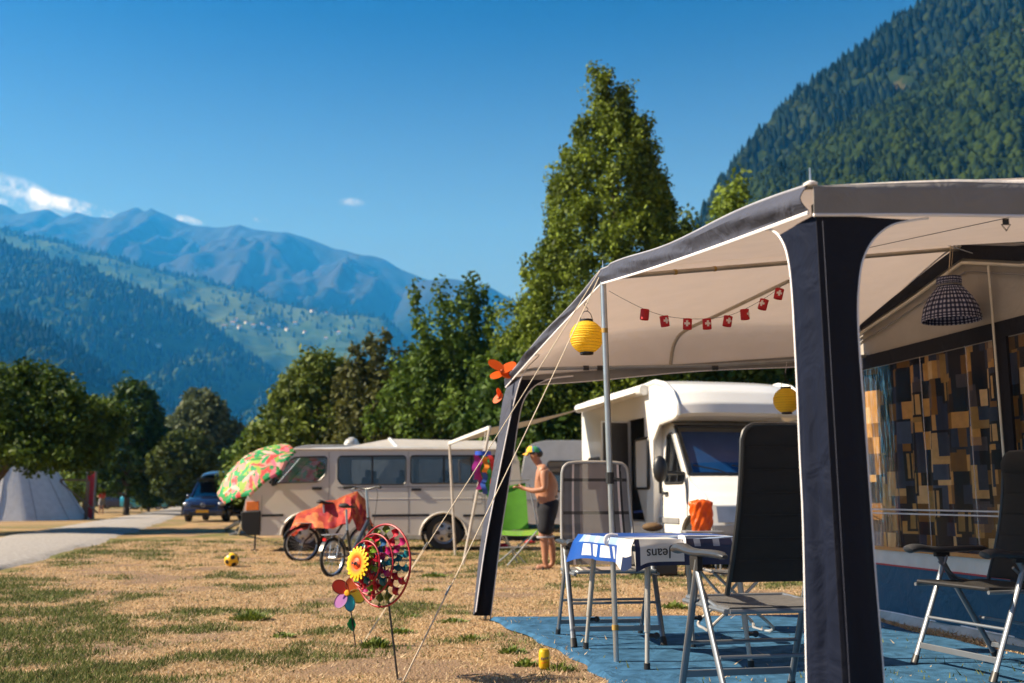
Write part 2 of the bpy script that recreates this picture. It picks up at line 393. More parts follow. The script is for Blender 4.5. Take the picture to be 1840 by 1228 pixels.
def make_grass():
    rng = np.random.default_rng(4); n = 560000
    # more blades near the lens
    u = rng.random(n); y0, y1 = 4.7, 24.0
    Y = y0 * (y1 / y0) ** (u ** 1.12); X = (rng.random(n) - .5) * (1.10 * Y + .3)
    keep = X > edge_x(road_R, Y) + .05 + .18 * rng.random(n)
    ml = np.interp(Y, MAT_Y, MAT_L); mr = np.interp(Y, MAT_Y, MAT_R); onmat = (X > ml + .01) & (X < mr - .02) & (Y < 8.75); keep &= ~onmat | (rng.random(n) < .010 + .06 * np.exp(-(X - ml) / .10))
    g = green(X, Y); dens = .5 + .5 * fbm(X * 5, Y * 5, 2, 8)
    keep &= rng.random(n) < (.5 + .9 * g) * dens * 1.3 * (1 - .8 * soil(X, Y))
    X = X[keep]; Y = Y[keep]; g = g[keep]; n = len(X)
    Z = (fbm(X * .8, Y * .8, 3, 3) - .5) * .045; Z = np.where(onmat[keep], .032, Z)
    isg = rng.random(n) < np.clip(g * .70 + .06, 0, .72)
    h = (.006 + .017 * rng.random(n) ** 2) * (1 + .9 * isg * g) * (1 + Y * .035); w = (.0022 + .0022 * rng.random(n)) * (1 + Y * .09)
    a = rng.random(n) * 6.283; lean = (.3 + 1.5 * rng.random(n)) * h * np.where(isg, .6, 1.3)
    dx, dy = np.cos(a) * w, np.sin(a) * w; b = rng.random(n) * 6.283
    P0 = np.stack([X - dx, Y - dy, Z - .002], -1); P1 = np.stack([X + dx, Y + dy, Z - .002], -1)
    P2 = np.stack([X + np.cos(b) * lean, Y + np.sin(b) * lean, Z + h], -1)
    V = np.stack([P0, P1, P2], 1).reshape(-1, 3); F = np.arange(n * 3).reshape(n, 3)
    r = rng.random((n, 1))
    dry = np.array([.33, .23, .125]) * (1 - r) + np.array([.62, .48, .32]) * r
    gr = np.array([.055, .080, .020]) * (1 - r) + np.array([.20, .22, .075]) * r
    C = np.where(isg[:, None], gr, dry); C = np.repeat(C, 3, 0)
    m = M('grass_blades', (1, 1, 1), .8, attr=True, var=.1, vs=3, trans=.3, spec=.2)
    o = np_mesh('grass', V, F, m, {'Col': C}); kind(o, 'stuff', 'short dry straw and green grass blades'); tag(o, 'short dry straw and green grass blades', 'grass')

def make_road():
    mb = MB()
    def f(u, v):
        y = -4 + (186) * v ** 2.2; xl = float(edge_x(road_L, y)); xr = float(edge_x(road_R, y)); x = xl * (1 - u) + xr * u
        wob = (float(vnoise(y * 1.3, 5.0, 3)) - .5) * .25 + (float(vnoise(y * 6, 15.0, 3)) - .5) * .1
        if u == 0 or u == 1: x += wob
        z = .03 + .035 * math.sin(math.pi * u)
        if u == 0 or u == 1: z = -.02
        return (x, y, z)
    mb.sheet(f, 12, 260)
    m = M('gravelly_asphalt', (.30, .275, .255), .95, var=.28, vs=14, bump=.6, bs=120)
    kind(build(mb, 'road', m, smooth=True), 'structure', 'pale grey gravelly campsite track')
make_road()

# ---------------------------------------------------------------- mountains
def forest_mat(name, a, b, c, scale, thr=.6, rock=None, rthr=.66):
    m = bpy.data.materials.new(name); m.use_nodes = True; nt = m.node_tree; N = nt.nodes; L = nt.links; p = N['Principled BSDF']
    p.inputs['Roughness'].default_value = 1; p.inputs['Specular IOR Level'].default_value = 0
    g = N.new('ShaderNodeNewGeometry')
    n1 = N.new('ShaderNodeTexNoise'); n1.inputs['Scale'].default_value = scale; n1.inputs['Detail'].default_value = 9; n1.inputs['Roughness'].default_value = .65; L.new(g.outputs['Position'], n1.inputs['Vector'])
    n2 = N.new('ShaderNodeTexNoise'); n2.inputs['Scale'].default_value = scale * .28; n2.inputs['Detail'].default_value = 6; L.new(g.outputs['Position'], n2.inputs['Vector'])
    r = N.new('ShaderNodeValToRGB'); e = r.color_ramp.elements; e[0].position = .38; e[0].color = (*a, 1); e[1].position = .62; e[1].color = (*b, 1); L.new(n1.outputs['Fac'], r.inputs[0])
    r2 = N.new('ShaderNodeMapRange'); r2.inputs['From Min'].default_value = thr; r2.inputs['From Max'].default_value = thr + .05; L.new(n2.outputs['Fac'], r2.inputs['Value'])
    mx = N.new('ShaderNodeMix'); mx.data_type = 'RGBA'; L.new(r2.outputs[0], mx.inputs['Factor']); L.new(r.outputs[0], mx.inputs['A']); mx.inputs['B'].default_value = (*c, 1)
    col = mx.outputs['Result']
    if rock:
        sx = N.new('ShaderNodeSeparateXYZ'); L.new(g.outputs['Position'], sx.inputs[0])
        mr = N.new('ShaderNodeMapRange'); mr.inputs['From Min'].default_value = rock[0]; mr.inputs['From Max'].default_value = rock[1]
        ad = N.new('ShaderNodeMath'); ad.operation = 'MULTIPLY_ADD'; L.new(n2.outputs['Fac'], ad.inputs[0]); ad.inputs[1].default_value = rock[3]; L.new(sx.outputs['Z'], ad.inputs[2]); L.new(ad.outputs[0], mr.inputs['Value'])
        m2 = N.new('ShaderNodeMix'); m2.data_type = 'RGBA'; L.new(mr.outputs[0], m2.inputs['Factor']); L.new(col, m2.inputs['A']); m2.inputs['B'].default_value = (*rock[2], 1); col = m2.outputs['Result']
    L.new(col, p.inputs['Base Color']); return m
def ridge(name, label, crest, Yc, Yf, mat, amp, fine, seed, nu=260, nv=70, p=1.0, xs=.85, gl=1.0):
    cp = sorted(crest); px = np.array([c[0] for c in cp], float); py = np.array([c[1] for c in cp], float)
    P0 = [D(a, b, Yc) for a, b in cp]; xc = np.array([q.x for q in P0]); zc = np.array([q.z for q in P0])
    def surf(u, v):
        x = xc[0] + (xc[-1] - xc[0]) * u; z = np.interp(x, xc, zc)
        av = np.abs(v); Y = Yc + np.where(v >= 0, -(Yc - Yf) * v, (Yc - Yf) * .9 * av)
        zz = z * (1 - av) ** p
        w = np.clip(av * 5, 0, 1) * np.clip((1 - av) * 4, 0, 1)
        S = Yc * .10
        gul = 1 - np.abs(2 * fbm(x / S * gl + v * .8, v * 1.6 + x * 0 + seed, 4, seed) - 1)
        zz = zz + (gul - .75) * amp * w + (fbm(x / fine, Y / fine, 4, seed + 3) - .5) * amp * .34 * (.25 + w) + (fbm(x / (fine * .28), Y / (fine * .28), 3, seed + 9) - .5) * amp * .07 * (.35 + w)
        X = x * (1 - (1 - xs) * np.clip(v, 0, 1)) + (fbm(v * 6, x / S, 2, seed + 5) - .5) * amp * .4 * w
        return X, Y, np.maximum(zz, -.5)
    U, Vv = np.meshgrid(np.linspace(0, 1, nu), np.concatenate([np.linspace(-1, -.15, 6), np.linspace(-.05, 1, nv)]))
    X, Y, Z = surf(U, Vv); ny, nx = U.shape
    V = np.stack([X, Y, Z], -1).reshape(-1, 3); i, j = np.meshgrid(np.arange(nx - 1), np.arange(ny - 1)); a = (j * nx + i).ravel()
    o = np_mesh(name, V, np.stack([a, a + 1, a + 1 + nx, a + nx], -1), mat, None, True); kind(o, 'structure', label)
    return surf
def forest(name, label, surf, n, size, mats, conifer, seed, u0=0., u1=1., v0=-.04, v1=.9, cr=.3, Zmax=1e9):
    """trees on a slope, one mass"""
    rng = np.random.default_rng(seed); u = u0 + (u1 - u0) * rng.random(n); v = v0 + (v1 - v0) * rng.random(n) ** 1.2
    k = int(n * cr); v[:k] = rng.random(k) * .03 - .01
    X, Y, Z = surf(u, v); gap = fbm(X / (size * 7), Z / (size * 5), 3, seed + 40) + .04 * rng.random(n); keep = (gap < .735) | (np.arange(n) < k)
    X, Y, Z = X[keep], Y[keep], Z[keep]; n = len(X); s = size * (.45 + 1.0 * rng.random(n) ** 1.6)
    con = rng.random(n) < conifer
    m = 6; rings = 3; ang = np.arange(m) * 2 * np.pi / m
    cone_r = np.array([.40, .30, .03]); cone_z = np.array([.1, .8, 1.9]); rnd_r = np.array([.34, .62, .16]); rnd_z = np.array([.0, .5, 1.08])
    rr = np.where(con[:, None], cone_r, rnd_r); zz = np.where(con[:, None], cone_z, rnd_z)
    jit = .72 + .56 * rng.random((n, rings, m)); off = rng.random((n, 1, 1)) * 6.28
    A = ang[None, None, :] + off + (np.arange(rings) * .5)[None, :, None]
    PX = X[:, None, None] + np.cos(A) * rr[:, :, None] * s[:, None, None] * jit; PY = Y[:, None, None] + np.sin(A) * rr[:, :, None] * s[:, None, None] * jit
    PZ = Z[:, None, None] - .15 * s[:, None, None] + (zz[:, :, None] + .15 * (jit - 1)) * s[:, None, None]
    V = np.stack([PX, PY, PZ], -1).reshape(-1, 3)
    base = (np.arange(n) * rings * m)[:, None]; fs = []
    for r_ in range(rings - 1):
        for q in range(m): l = (q + 1) % m; fs.append([r_ * m + q, r_ * m + l, (r_ + 1) * m + l, (r_ + 1) * m + q])
    F = (base[:, :, None] + np.array(fs)[None]).reshape(-1, 4)
    t = rng.random((n, 1)) * .6 + .4 * fbm(X / (size * 9), Y / (size * 9), 2, seed)[:, None]
    a0, a1, b0, b1 = [np.array(q) for q in mats]
    C = np.where(con[:, None], a0 * (1 - t) + a1 * t, b0 * (1 - t) + b1 * t); C = np.repeat(C, rings * m, 0)
    o = np_mesh(name, V, F, M('hillside_foliage', (1, 1, 1), .95, attr=True, var=.25, vs=.4, spec=.05), {'Col': C}, False); kind(o, 'stuff'); tag(o, label, 'forest')
    return (X, Y, Z)

R0 = [(-1400, 330), (-700, 350), (-300, 395), (-120, 372), (0, 366), (35, 386), (60, 380), (85, 378), (115, 393), (135, 383), (170, 392), (200, 393), (222, 380), (245, 373), (256, 380), (263, 382), (270, 375), (300, 386), (340, 402), (385, 409), (410, 408), (430, 403), (455, 412), (500, 418), (520, 419), (560, 432), (600, 446), (650, 459), (665, 458), (690, 468), (720, 484), (760, 500), (800, 512), (860, 530), (900, 560), (950, 650), (1200, 760), (1800, 850)]
R1 = [(350, 800), (560, 660), (640, 600), (700, 552), (730, 522), (755, 505), (795, 499), (830, 503), (880, 515), (935, 545), (1000, 585), (1100, 640), (1300, 720), (1700, 820)]
R2 = [(-1300, 250), (-600, 320), (-200, 380), (0, 411), (60, 426), (110, 436), (160, 452), (210, 462), (300, 492), (360, 502), (420, 520), (450, 524), (490, 541), (560, 556), (610, 566), (640, 566), (690, 572), (735, 615), (800, 680), (900, 760), (1100, 850)]
R3 = [(-1300, 250), (-600, 330), (-200, 405), (0, 440), (60, 462), (130, 480), (170, 490), (215, 515), (270, 535), (320, 560), (380, 590), (440, 640), (540, 700), (640, 760), (800, 850)]
R4 = [(-1300, 330), (-600, 420), (-200, 530), (0, 573), (45, 583), (90, 606), (130, 632), (170, 660), (230, 705), (320, 760), (480, 860)]
mt_far = forest_mat('alpine_slope', (.006, .012, .007), (.018, .028, .014), (.040, .042, .030), .0045, .52, (950, 1500, (.036, .035, .036), 700))
mt_mid = forest_mat('wooded_slope', (.025, .05, .02), (.06, .09, .03), (.06, .08, .025), .012, .60)
mt_vil = forest_mat('meadow_slope', (.03, .055, .02), (.07, .10, .035), (.075, .10, .035), .0062, .53)
mt_wood = forest_mat('hill_undergrowth', (.008, .016, .006), (.03, .045, .014), (.16, .12, .07), .036, .60)
s0 = ridge('far_mountain_range', 'hazy blue rocky mountain range along the skyline', R0, 6000, 2600, mt_far, 400, 260, 3, 520, 150, 1.0, .8, 1.6)
s1 = ridge('far_round_mountain', 'hazy rounded mountain beyond the trees', R1, 5200, 2600, mt_far, 150, 160, 9, 200, 60)
s2 = ridge('meadow_ridge', 'wooded ridge with pale meadows and a village', R2, 3600, 1900, mt_vil, 120, 120, 21, 260, 80)
s3 = ridge('wooded_ridge', 'dark blue wooded ridge in front of the meadows', R3, 2500, 1300, mt_mid, 110, 90, 31, 240, 60)
s4 = ridge('near_wooded_hill', 'nearest dark wooded hill at the left', R4, 1500, 700, mt_mid, 50, 60, 41, 200, 50)
MTN_B = [(1120, 700), (1180, 560), (1240, 440), (1285, 362), (1300, 338), (1340, 285), (1380, 240), (1420, 195), (1450, 170), (1480, 150), (1530, 115), (1560, 90), (1600, 55), (1640, 28), (1690, -5), (1840, -110), (2100, -260), (2600, -420), (3600, -420)]
MTN_F = [(1150, 640), (1220, 480), (1300, 382), (1348, 336), (1400, 300), (1466, 257), (1530, 222), (1590, 192), (1650, 160), (1713, 118), (1775, 77), (1840, 30), (2000, -60), (2300, -200), (3600, -260)]
sb = ridge('steep_mountain', 'steep dark conifer mountain flank at the right', MTN_B, 850, 430, mt_wood, 62, 34, 51, 260, 90, 1.0, .95)
sf = ridge('sunlit_spur', 'green sunlit spur in front of the steep mountain', MTN_F, 620, 226, mt_wood, 38, 24, 61, 260, 90, 1.0, .95)
CON0, CON1 = (.004, .010, .005), (.012, .022, .009); DEC0, DEC1 = (.006, .015, .004), (.036, .055, .011)
forest('mountain_conifers', 'conifers covering the steep mountain flank, coloured darker for its shade', sb, 13000, 7.2, (CON0, CON1, (.012, .022, .008), (.030, .042, .014)), .7, 1, 0., .42, -.03, .75, .12)  # conifer tones kept darker than the spur partly to paint the flank's shade
forest('spur_woodland', 'green broadleaf woodland covering the sunlit spur', sf, 36000, 4.0, (CON0, CON1, DEC0, DEC1), .2, 2, 0., .42, -.03, .95, .05)
forest('left_hill_woodland', 'dark woodland on the nearest left hill', s4, 8000, 9.5, (CON0, CON1, (.010, .022, .007), (.04, .06, .015)), .5, 3, .35, 1., -.03, .8, .1)
forest('blue_ridge_woodland', 'hazy woodland on the blue ridge', s3, 12000, 12, (CON0, CON1, (.025, .05, .015), (.06, .09, .025)), .6, 4, .4, 1., -.03, .8, .12)
forest('meadow_ridge_woodland', 'hazy woodland edging the high meadows', s2, 2600, 11, (CON0, CON1, (.025, .05, .015), (.06, .09, .025)), .7, 5, .4, 1., -.03, .35, .5)
def far_houses():
    m = M('far_house_wall', (.75, .72, .66), .9); mr = M('far_house_roof', (.35, .2, .14), .9)
    g = 'tiny houses of the village on the far ridge'; rng = random.Random(5); first = None
    spots = [(.02, 0)] * 0
    for (px, py) in ((560, 561), (584, 564), (418, 583), (430, 590), (441, 580), (455, 588), (470, 581), (484, 590), (500, 585), (515, 593), (530, 582), (548, 596), (425, 572), (402, 588), (610, 600), (632, 592), (585, 610), (222, 598), (238, 605), (262, 612), (283, 620)):
        # find the slope point under that direction
        best = None
        for sfc in (s3, s2):
            for v in np.linspace(.02, .9, 120):
                Yg = None
                uu = np.linspace(0, 1, 900); X, Y, Z = sfc(uu, np.full(900, v))
                ppx = 920 + FPX * X / (Y * _c + (Z - EYE) * _s); i = int(np.argmin(np.abs(ppx - px)))
                dep = Y[i] * _c + (Z[i] - EYE) * _s; ppy = 614 - FPX * (-(Y[i]) * _s + (Z[i] - EYE) * _c) / dep
                if ppy > py: best = (X[i], Y[i], Z[i]); break
            if best and abs(ppy - py) < 8: break
        if best is None: continue
        w = W('far_house', 'tiny white house with a pitched roof on the far ridge', 'house', best, g)
        a = MB(); sx, sy, h = rng.uniform(8, 13), rng.uniform(8, 11), rng.uniform(5, 8); b = V3(best); rot = Matrix.Rotation(rng.uniform(0, 1), 3, 'Z')
        a.box(b + Vector((0, 0, h / 2 - 1)), (sx, sy, h + 2), rot); w.p(a, 'wall', m)
        r_ = MB(); q = [rot @ Vector(t) for t in ((-sx * .56, -sy * .56, h), (-sx * .56, sy * .56, h), (-sx * .56, 0, h + 4))]; r_.prism([b + t for t in q], rot @ Vector((sx * 1.12, 0, 0))); w.p(r_, 'roof', mr)
far_houses()
# haze
def make_haze():
    mb = MB(); mb.box((600, 3200, 949), (15200, 7400, 1900))
    m = bpy.data.materials.new('haze'); m.use_nodes = True; N = m.node_tree.nodes; N.clear(); o = N.new('ShaderNodeOutputMaterial'); v = N.new('ShaderNodeVolumePrincipled')
    v.inputs['Density'].default_value = HAZE; v.inputs['Color'].default_value = (.035, .36, 1, 1); v.inputs['Absorption Color'].default_value = (1, 1, 1, 1); v.inputs['Anisotropy'].default_value = .15
    m.node_tree.links.new(v.outputs[0], o.inputs['Volume'])
    ob = build(mb, 'haze', m); kind(ob, 'stuff'); tag(ob, 'pale blue air haze filling the valley', 'haze')
HAZE = 1.35e-4
# ================================================================ TREES
def leafmat(name): return M(name, (1, 1, 1), .6, attr=True, var=.12, vs=.8, trans=.24, spec=.15)
def crown_points(rng, n, h, prof, lob=.25, flat=1.0, z0=0., seed=0, shell=.5, ax=1.0):
    """clump centres within a crown of height h; prof(t) is its radius"""
    T = []; 
    while len(T) < n:
        t = rng.random(n * 2); w = np.array([prof(q) for q in t]); T += list(t[rng.random(n * 2) < w / max(w.max(), 1e-6)])
    t = np.array(T[:n]); a = rng.random(n) * 2 * np.pi; rr = np.array([prof(q) for q in t])
    lobe = 1 + lob * (fbm(np.cos(a) * 1.6 + 5 + seed, np.sin(a) * 1.6 + t * 5, 3, seed) * 2 - 1) * 1.6
    r = rr * lobe * (shell + (1 - shell) * rng.random(n) ** .45)
    return np.stack([np.cos(a) * r * ax, np.sin(a) * r * flat, z0 + t * h], -1), r / np.maximum(rr, 1e-6)
def leaf_cloud(rng, C, rad, per, size, cols, up=1.0, dirs=None, hole=0):
    n = len(C) * per; c = np.repeat(C, per, 0); rd = np.repeat(rad, per)
    d = rng.normal(size=(n, 3)); d /= np.linalg.norm(d, axis=1)[:, None]; d *= (rng.random(n) ** .4)[:, None] * rd[:, None]; d[:, 2] *= up
    P = c + d
    nrm = d / (np.linalg.norm(d, axis=1)[:, None] + 1e-9) * .8 + rng.normal(size=(n, 3)) * .7 + np.array([0, 0, .25]); nrm /= np.linalg.norm(nrm, axis=1)[:, None]
    t = np.cross(nrm, rng.normal(size=(n, 3))); t /= np.linalg.norm(t, axis=1)[:, None]; b = np.cross(nrm, t)
    s = (size * (.6 + .8 * rng.random(n)))[:, None]
    V = np.stack([P - t * s * .5, P + b * s * .32 + nrm * s * .05, P + t * s * .55, P - b * s * .32 + nrm * s * .05], 1)
    a, bb = np.array(cols[0]), np.array(cols[1]); k = np.repeat(rng.random(len(C)), per) * .6 + rng.random(n) * .4
    col = a * (1 - k[:, None]) + bb * k[:, None]
    return V.reshape(-1, 3), np.repeat(col, 4, 0)
BARK = M('bark', (.10, .075, .055), .95, var=.35, vs=12, bump=.6, bs=40)
def tree(name, label, x, y, h, z0, prof, n, per, leaf, clump, cols, seed=1, trunk_r=.2, trunk_h=None, lob=.25, flat=1.0, up=1.0, shell=.45, group=None, fork=1, extra=None, limbs=12, ax=1.0, matname='leaves', coff=0.):
    rng = np.random.default_rng(seed); e = thing(name, label, 'tree', (x, y, 0), 0, group)
    C, q = crown_points(rng, n, h, prof, lob, flat, z0, seed, shell, ax)
    if extra is not None: C = np.concatenate([C, np.array(extra)])
    C[:, 0] += coff; rad = clump * (.6 + .7 * rng.random(len(C)))
    V, col = leaf_cloud(rng, C, rad, per, leaf, cols, up)
    o = np_mesh('crown', V, np.arange(len(V)).reshape(-1, 4), leafmat(matname), {'Col': col}); o.parent = e
    mb = MB(); th = trunk_h or z0 + h * .75; rn = random.Random(seed)
    for f in range(fork):
        dx = (f - (fork - 1) / 2) * .5; pts = [(0, 0, -.2)] + [(dx * k / 5 + rn.uniform(-.1, .1) * k / 5, rn.uniform(-.1, .1) * k / 5, th * k / 6) for k in range(1, 7)]
        mb.tube(smooth_path(pts, 3), [trunk_r * (1 - .85 * i / 18) for i in range(19)], 8)
    build(mb, 'trunk', BARK, e, True); lb = MB()
    idx = rng.choice(len(C), limbs)
    for i in idx:
        c = V3(C[i]); z = max(z0 * .7, c.z * .55); a = Vector((0, 0, z)); m = a.lerp(c, .5) + Vector((0, 0, -.05 * c.length))
        lb.tube([a, m, c], [trunk_r * .38, trunk_r * .22, trunk_r * .07], 5)
    build(lb, 'limb', BARK, e, True)
    return e
def at(px, y): return D(px, 900, y).x
DK = ((.010, .030, .005), (.080, .140, .018)); MD = ((.014, .040, .007), (.14, .215, .028)); YG = ((.03, .065, .009), (.24, .32, .04)); WL = ((.05, .072, .03), (.17, .20, .09))
def cone(R0_, p=.8, b=.12): return lambda t: R0_ * (min(1, (t / b) ** .5) if t < b else (1 - ((t - b) / (1 - b)) ** 1.0) ** p) + .06
def dome(R0_, b=.3): return lambda t: R0_ * (max(0., 1 - ((t - b) / (b if t < b else 1 - b)) ** 2) ** .5 * .96 + .04)
# the tall hornbeam
Y = 32
def hp(t):
    pts = [(0, 3.3), (.08, 4.0), (.25, 4.0), (.385, 3.6), (.54, 2.95), (.70, 2.35), (.85, 1.80), (.95, 1.2), (1, .8)]
    return float(np.interp(t, [a for a, b in pts], [b for a, b in pts]))
rng_ = np.random.default_rng(3)
ex = [((-.32 + rng_.normal() * .16), rng_.normal() * .2, z) for z in np.linspace(13.4, 15.3, 34)] + [((.38 + rng_.normal() * .15), rng_.normal() * .2, z) for z in np.linspace(13.0, 14.8, 22)] + [((.0 + rng_.normal() * .5), rng_.normal() * .4, z) for z in np.linspace(12.9, 13.9, 26)]
tree('tall_hornbeam', 'tallest tree, a dense cone shaped green tree rising behind the awning roof', at(1112, Y), Y, 12.0, 1.6, hp, 2100, 62, .135, .36, ((.006, .022, .004), (.22, .29, .03)), 11, .28, 12, .20, 1.0, 1.3, .6, extra=ex)
Y = 35
def shoots(n, R0_, zb, zt, seed, w=.16):
    r = random.Random(seed); out = []
    for k in range(n):
        a = r.uniform(0, 6.28); q = r.uniform(.1, 1) * R0_; x, y = math.cos(a) * q, math.sin(a) * q; top = zt - (q / R0_) ** 2 * (zt - zb) * .55 - r.uniform(0, .8)
        m = 12
        for i in range(m): out.append((x * (1 + i * .02) + r.gauss(0, w * (1 - i / m * .6)), y + r.gauss(0, w), zb + (top - zb) * i / (m - 1)))
    return out
rs_ = np.random.default_rng(8); exs = []
for (ox, zt_, n_) in ((-1.42, 8.1, 15), (-.95, 6.9, 12), (-.5, 8.5, 22), (-.12, 7.6, 16), (.22, 8.3, 18), (.62, 8.85, 26), (1.02, 8.3, 20), (1.42, 7.6, 16), (1.75, 6.5, 12)):
    oy = rs_.normal() * .6
    exs += [(ox * (.55 + .45 * k / n_) + rs_.normal() * .17 * (1.25 - k / n_), oy * (.5 + .5 * k / n_) + rs_.normal() * .17, 4.3 + (zt_ - 4.3) * k / (n_ - 1)) for k in range(n_)]
tree('upright_maple', 'middle dark tree with many upright leafy shoots left of the tall cone tree', at(815, Y), Y, 5.0, 1.5, dome(2.7, .45), 560, 34, .19, .36, MD, 12, .2, 6, .35, 1, 1.3, .45, extra=exs, fork=3, limbs=20)
Y = 38
tree('scrubby_tree', 'smaller brownish green tree with two pointed tops between the maple and the round tree', at(690, Y), Y, 4.6, 1.4, dome(2.5, .42), 430, 30, .22, .42, ((.03, .042, .012), (.12, .12, .03)), 13, .17, 6, .35, 1, 1.2, .45, extra=shoots(7, 1.3, 4.6, 7.5, 9, .2), limbs=22)
Y = 40
tree('round_field_tree', 'broad rounded olive green tree above the front of the van', at(566, Y), Y, 5.6, 1.2, lambda t: float(np.interp(t, [0, .1, .35, .6, .8, .93, 1], [2.9, 3.1, 2.75, 2.0, 1.35, .8, .3])), 620, 36, .23, .42, ((.014, .036, .006), (.18, .225, .035)), 14, .22, 6.5, .2, 1, 1.1, .45)
Y = 30
tree('big_left_tree', 'large dark spreading tree at the left edge over the white tent', at(-62, Y), Y, 2.9, 1.95, lambda t: float(np.interp(t, [0, .12, .35, .6, .85, 1], [2.2, 2.9, 3.0, 2.5, 1.5, .5])), 900, 44, .15, .36, ((.010, .030, .005), (.12, .18, .02)), 15, .17, 2.6, .4, 1, 1.0, .4, coff=1.35)
def leaning_limb():
    e = [o for o in bpy.data.objects if o.name == 'big_left_tree'][0]; y = 30; b = Vector(e.location)
    mb = MB(); pts = [D(-60, 930, y), D(-20, 880, y), D(5, 850, y), D(30, 822, y), D(62, 800, y), D(90, 778, y)]
    mb.tube([p - b for p in smooth_path(pts, 4)], [.14 * (1 - i / 26) for i in range(21)], 7)
    build(mb, 'limb', BARK, e, True)
leaning_limb()
Y = 60
tree('dark_linden', 'dark upright tree behind the red sign beside the track', at(228, Y), Y, 6.6, 1.5, lambda t: float(np.interp(t, [0, .2, .5, .8, 1], [1.9, 2.5, 2.2, 1.2, .3])), 420, 26, .30, .5, DK, 16, .2, 6, .25, 1, 1.2, .45)
Y = 78
tree('grey_willow', 'wide grey green willow at the far end of the track', at(352, Y), Y, 7.9, 1.3, lambda t: float(np.interp(t, [0, .2, .5, .8, 1], [3.4, 3.9, 3.3, 1.9, .6])), 620, 34, .36, .7, WL, 17, .35, 7, .3, 1, 1.1, .4)
tree('grey_willow', 'second grey willow lobe sloping down toward the van', at(412, 82), 82, 6.0, 1.0, lambda t: float(np.interp(t, [0, .2, .6, 1], [2.6, 2.9, 2.1, .5])), 380, 30, .36, .6, ((.035, .05, .02), (.11, .13, .06)), 18, .3, 5, .3)
Y = 58
tree('young_tree', 'small brighter green tree standing before the grey willow', at(330, Y), Y, 4.0, .8, dome(1.75, .45), 220, 30, .28, .42, ((.03, .05, .01), (.11, .14, .03)), 19, .12, 4, .3)
Y = 70
tree('bright_bush_tree', 'yellow green small tree between the big left tree and the red sign', at(150, Y), Y, 3.9, .8, dome(2.3, .5), 240, 30, .24, .4, YG, 20, .12, 3, .35)
tree('bright_bush_tree', 'olive shrubby tree under the willow at the end of the track', at(268, 74), 74, 3.4, .5, dome(1.8, .5), 220, 26, .3, .45, MD, 21, .12, 3, .3)
Y = 34
tree('sunny_maple', 'bright green treetop above the gray awning corner at the right', at(1335, Y), Y, 9.0, 2.0, lambda t: float(np.interp(t, [0, .3, .6, .8, .9, 1], [2.6, 2.9, 2.4, 1.6, .8, .3])), 620, 34, .2, .4, YG, 22, .22, 9, .4, 1, 1.2, .4, extra=shoots(10, 1.8, 9.3, 12.4, 3, .14))
# the dark band of trees behind the motorhome and the caravans
for i, (px, Y, top, rad, lab) in enumerate(((905, 34, 640, 1.9, 'dark tree right behind the left leg of the awning'), (985, 31, 630, 2.4, 'dark tree behind the bare backed man'), (1090, 33, 640, 2.6, 'dark tree behind the motorhome awning roll'), (1235, 32, 600, 2.8, 'dark tree above the motorhome roof'), (1400, 33, 600, 2.8, 'dark tree behind the yellow lantern at the right'))):
    z = D(px, top, Y).z
    tree('shade_tree', lab, at(px, Y), Y, z - .9, .9, dome(rad, .5), 330, 32, .24, .45, DK, 30 + i, .18, 4, .3, group='dark trees behind the motorhome')
for i, (px, Y, top, rad, lab) in enumerate(((480, 44, 760, 1.9, 'low tree left of the round tree behind the parasol'), (640, 43, 700, 2.4, 'dark low tree behind the van roof vent'), (760, 41, 680, 2.6, 'dark low tree behind the caravan roof peak'))):
    z = D(px, top, Y).z
    tree('low_tree', lab, at(px, Y), Y, z - .5, .5, dome(rad, .45), 280, 30, .26, .45, MD, 40 + i, .18, 3.5, .3, group='low trees behind the van')
# far wood closing the field
def far_wood():
    rng = np.random.default_rng(77); n = 900; px = rng.uniform(-500, 2300, n); Y = rng.uniform(105, 175, n); X = (px - 920) / FPX * Y
    ok = X > -1e9; h = rng.uniform(4, 8.2, n); z = rng.random(n) ** .8 * h
    C = np.stack([X, Y, z + .3], -1); V, col = leaf_cloud(rng, C, np.full(n, 1.7), 48, .95, ((.015, .028, .008), (.07, .09, .025)), .8)
    o = np_mesh('far_wood', V, np.arange(len(V)).reshape(-1, 4), leafmat('leaves'), {'Col': col}); kind(o, 'stuff'); tag(o, 'dark band of distant woods closing off the field', 'wood')
far_wood()
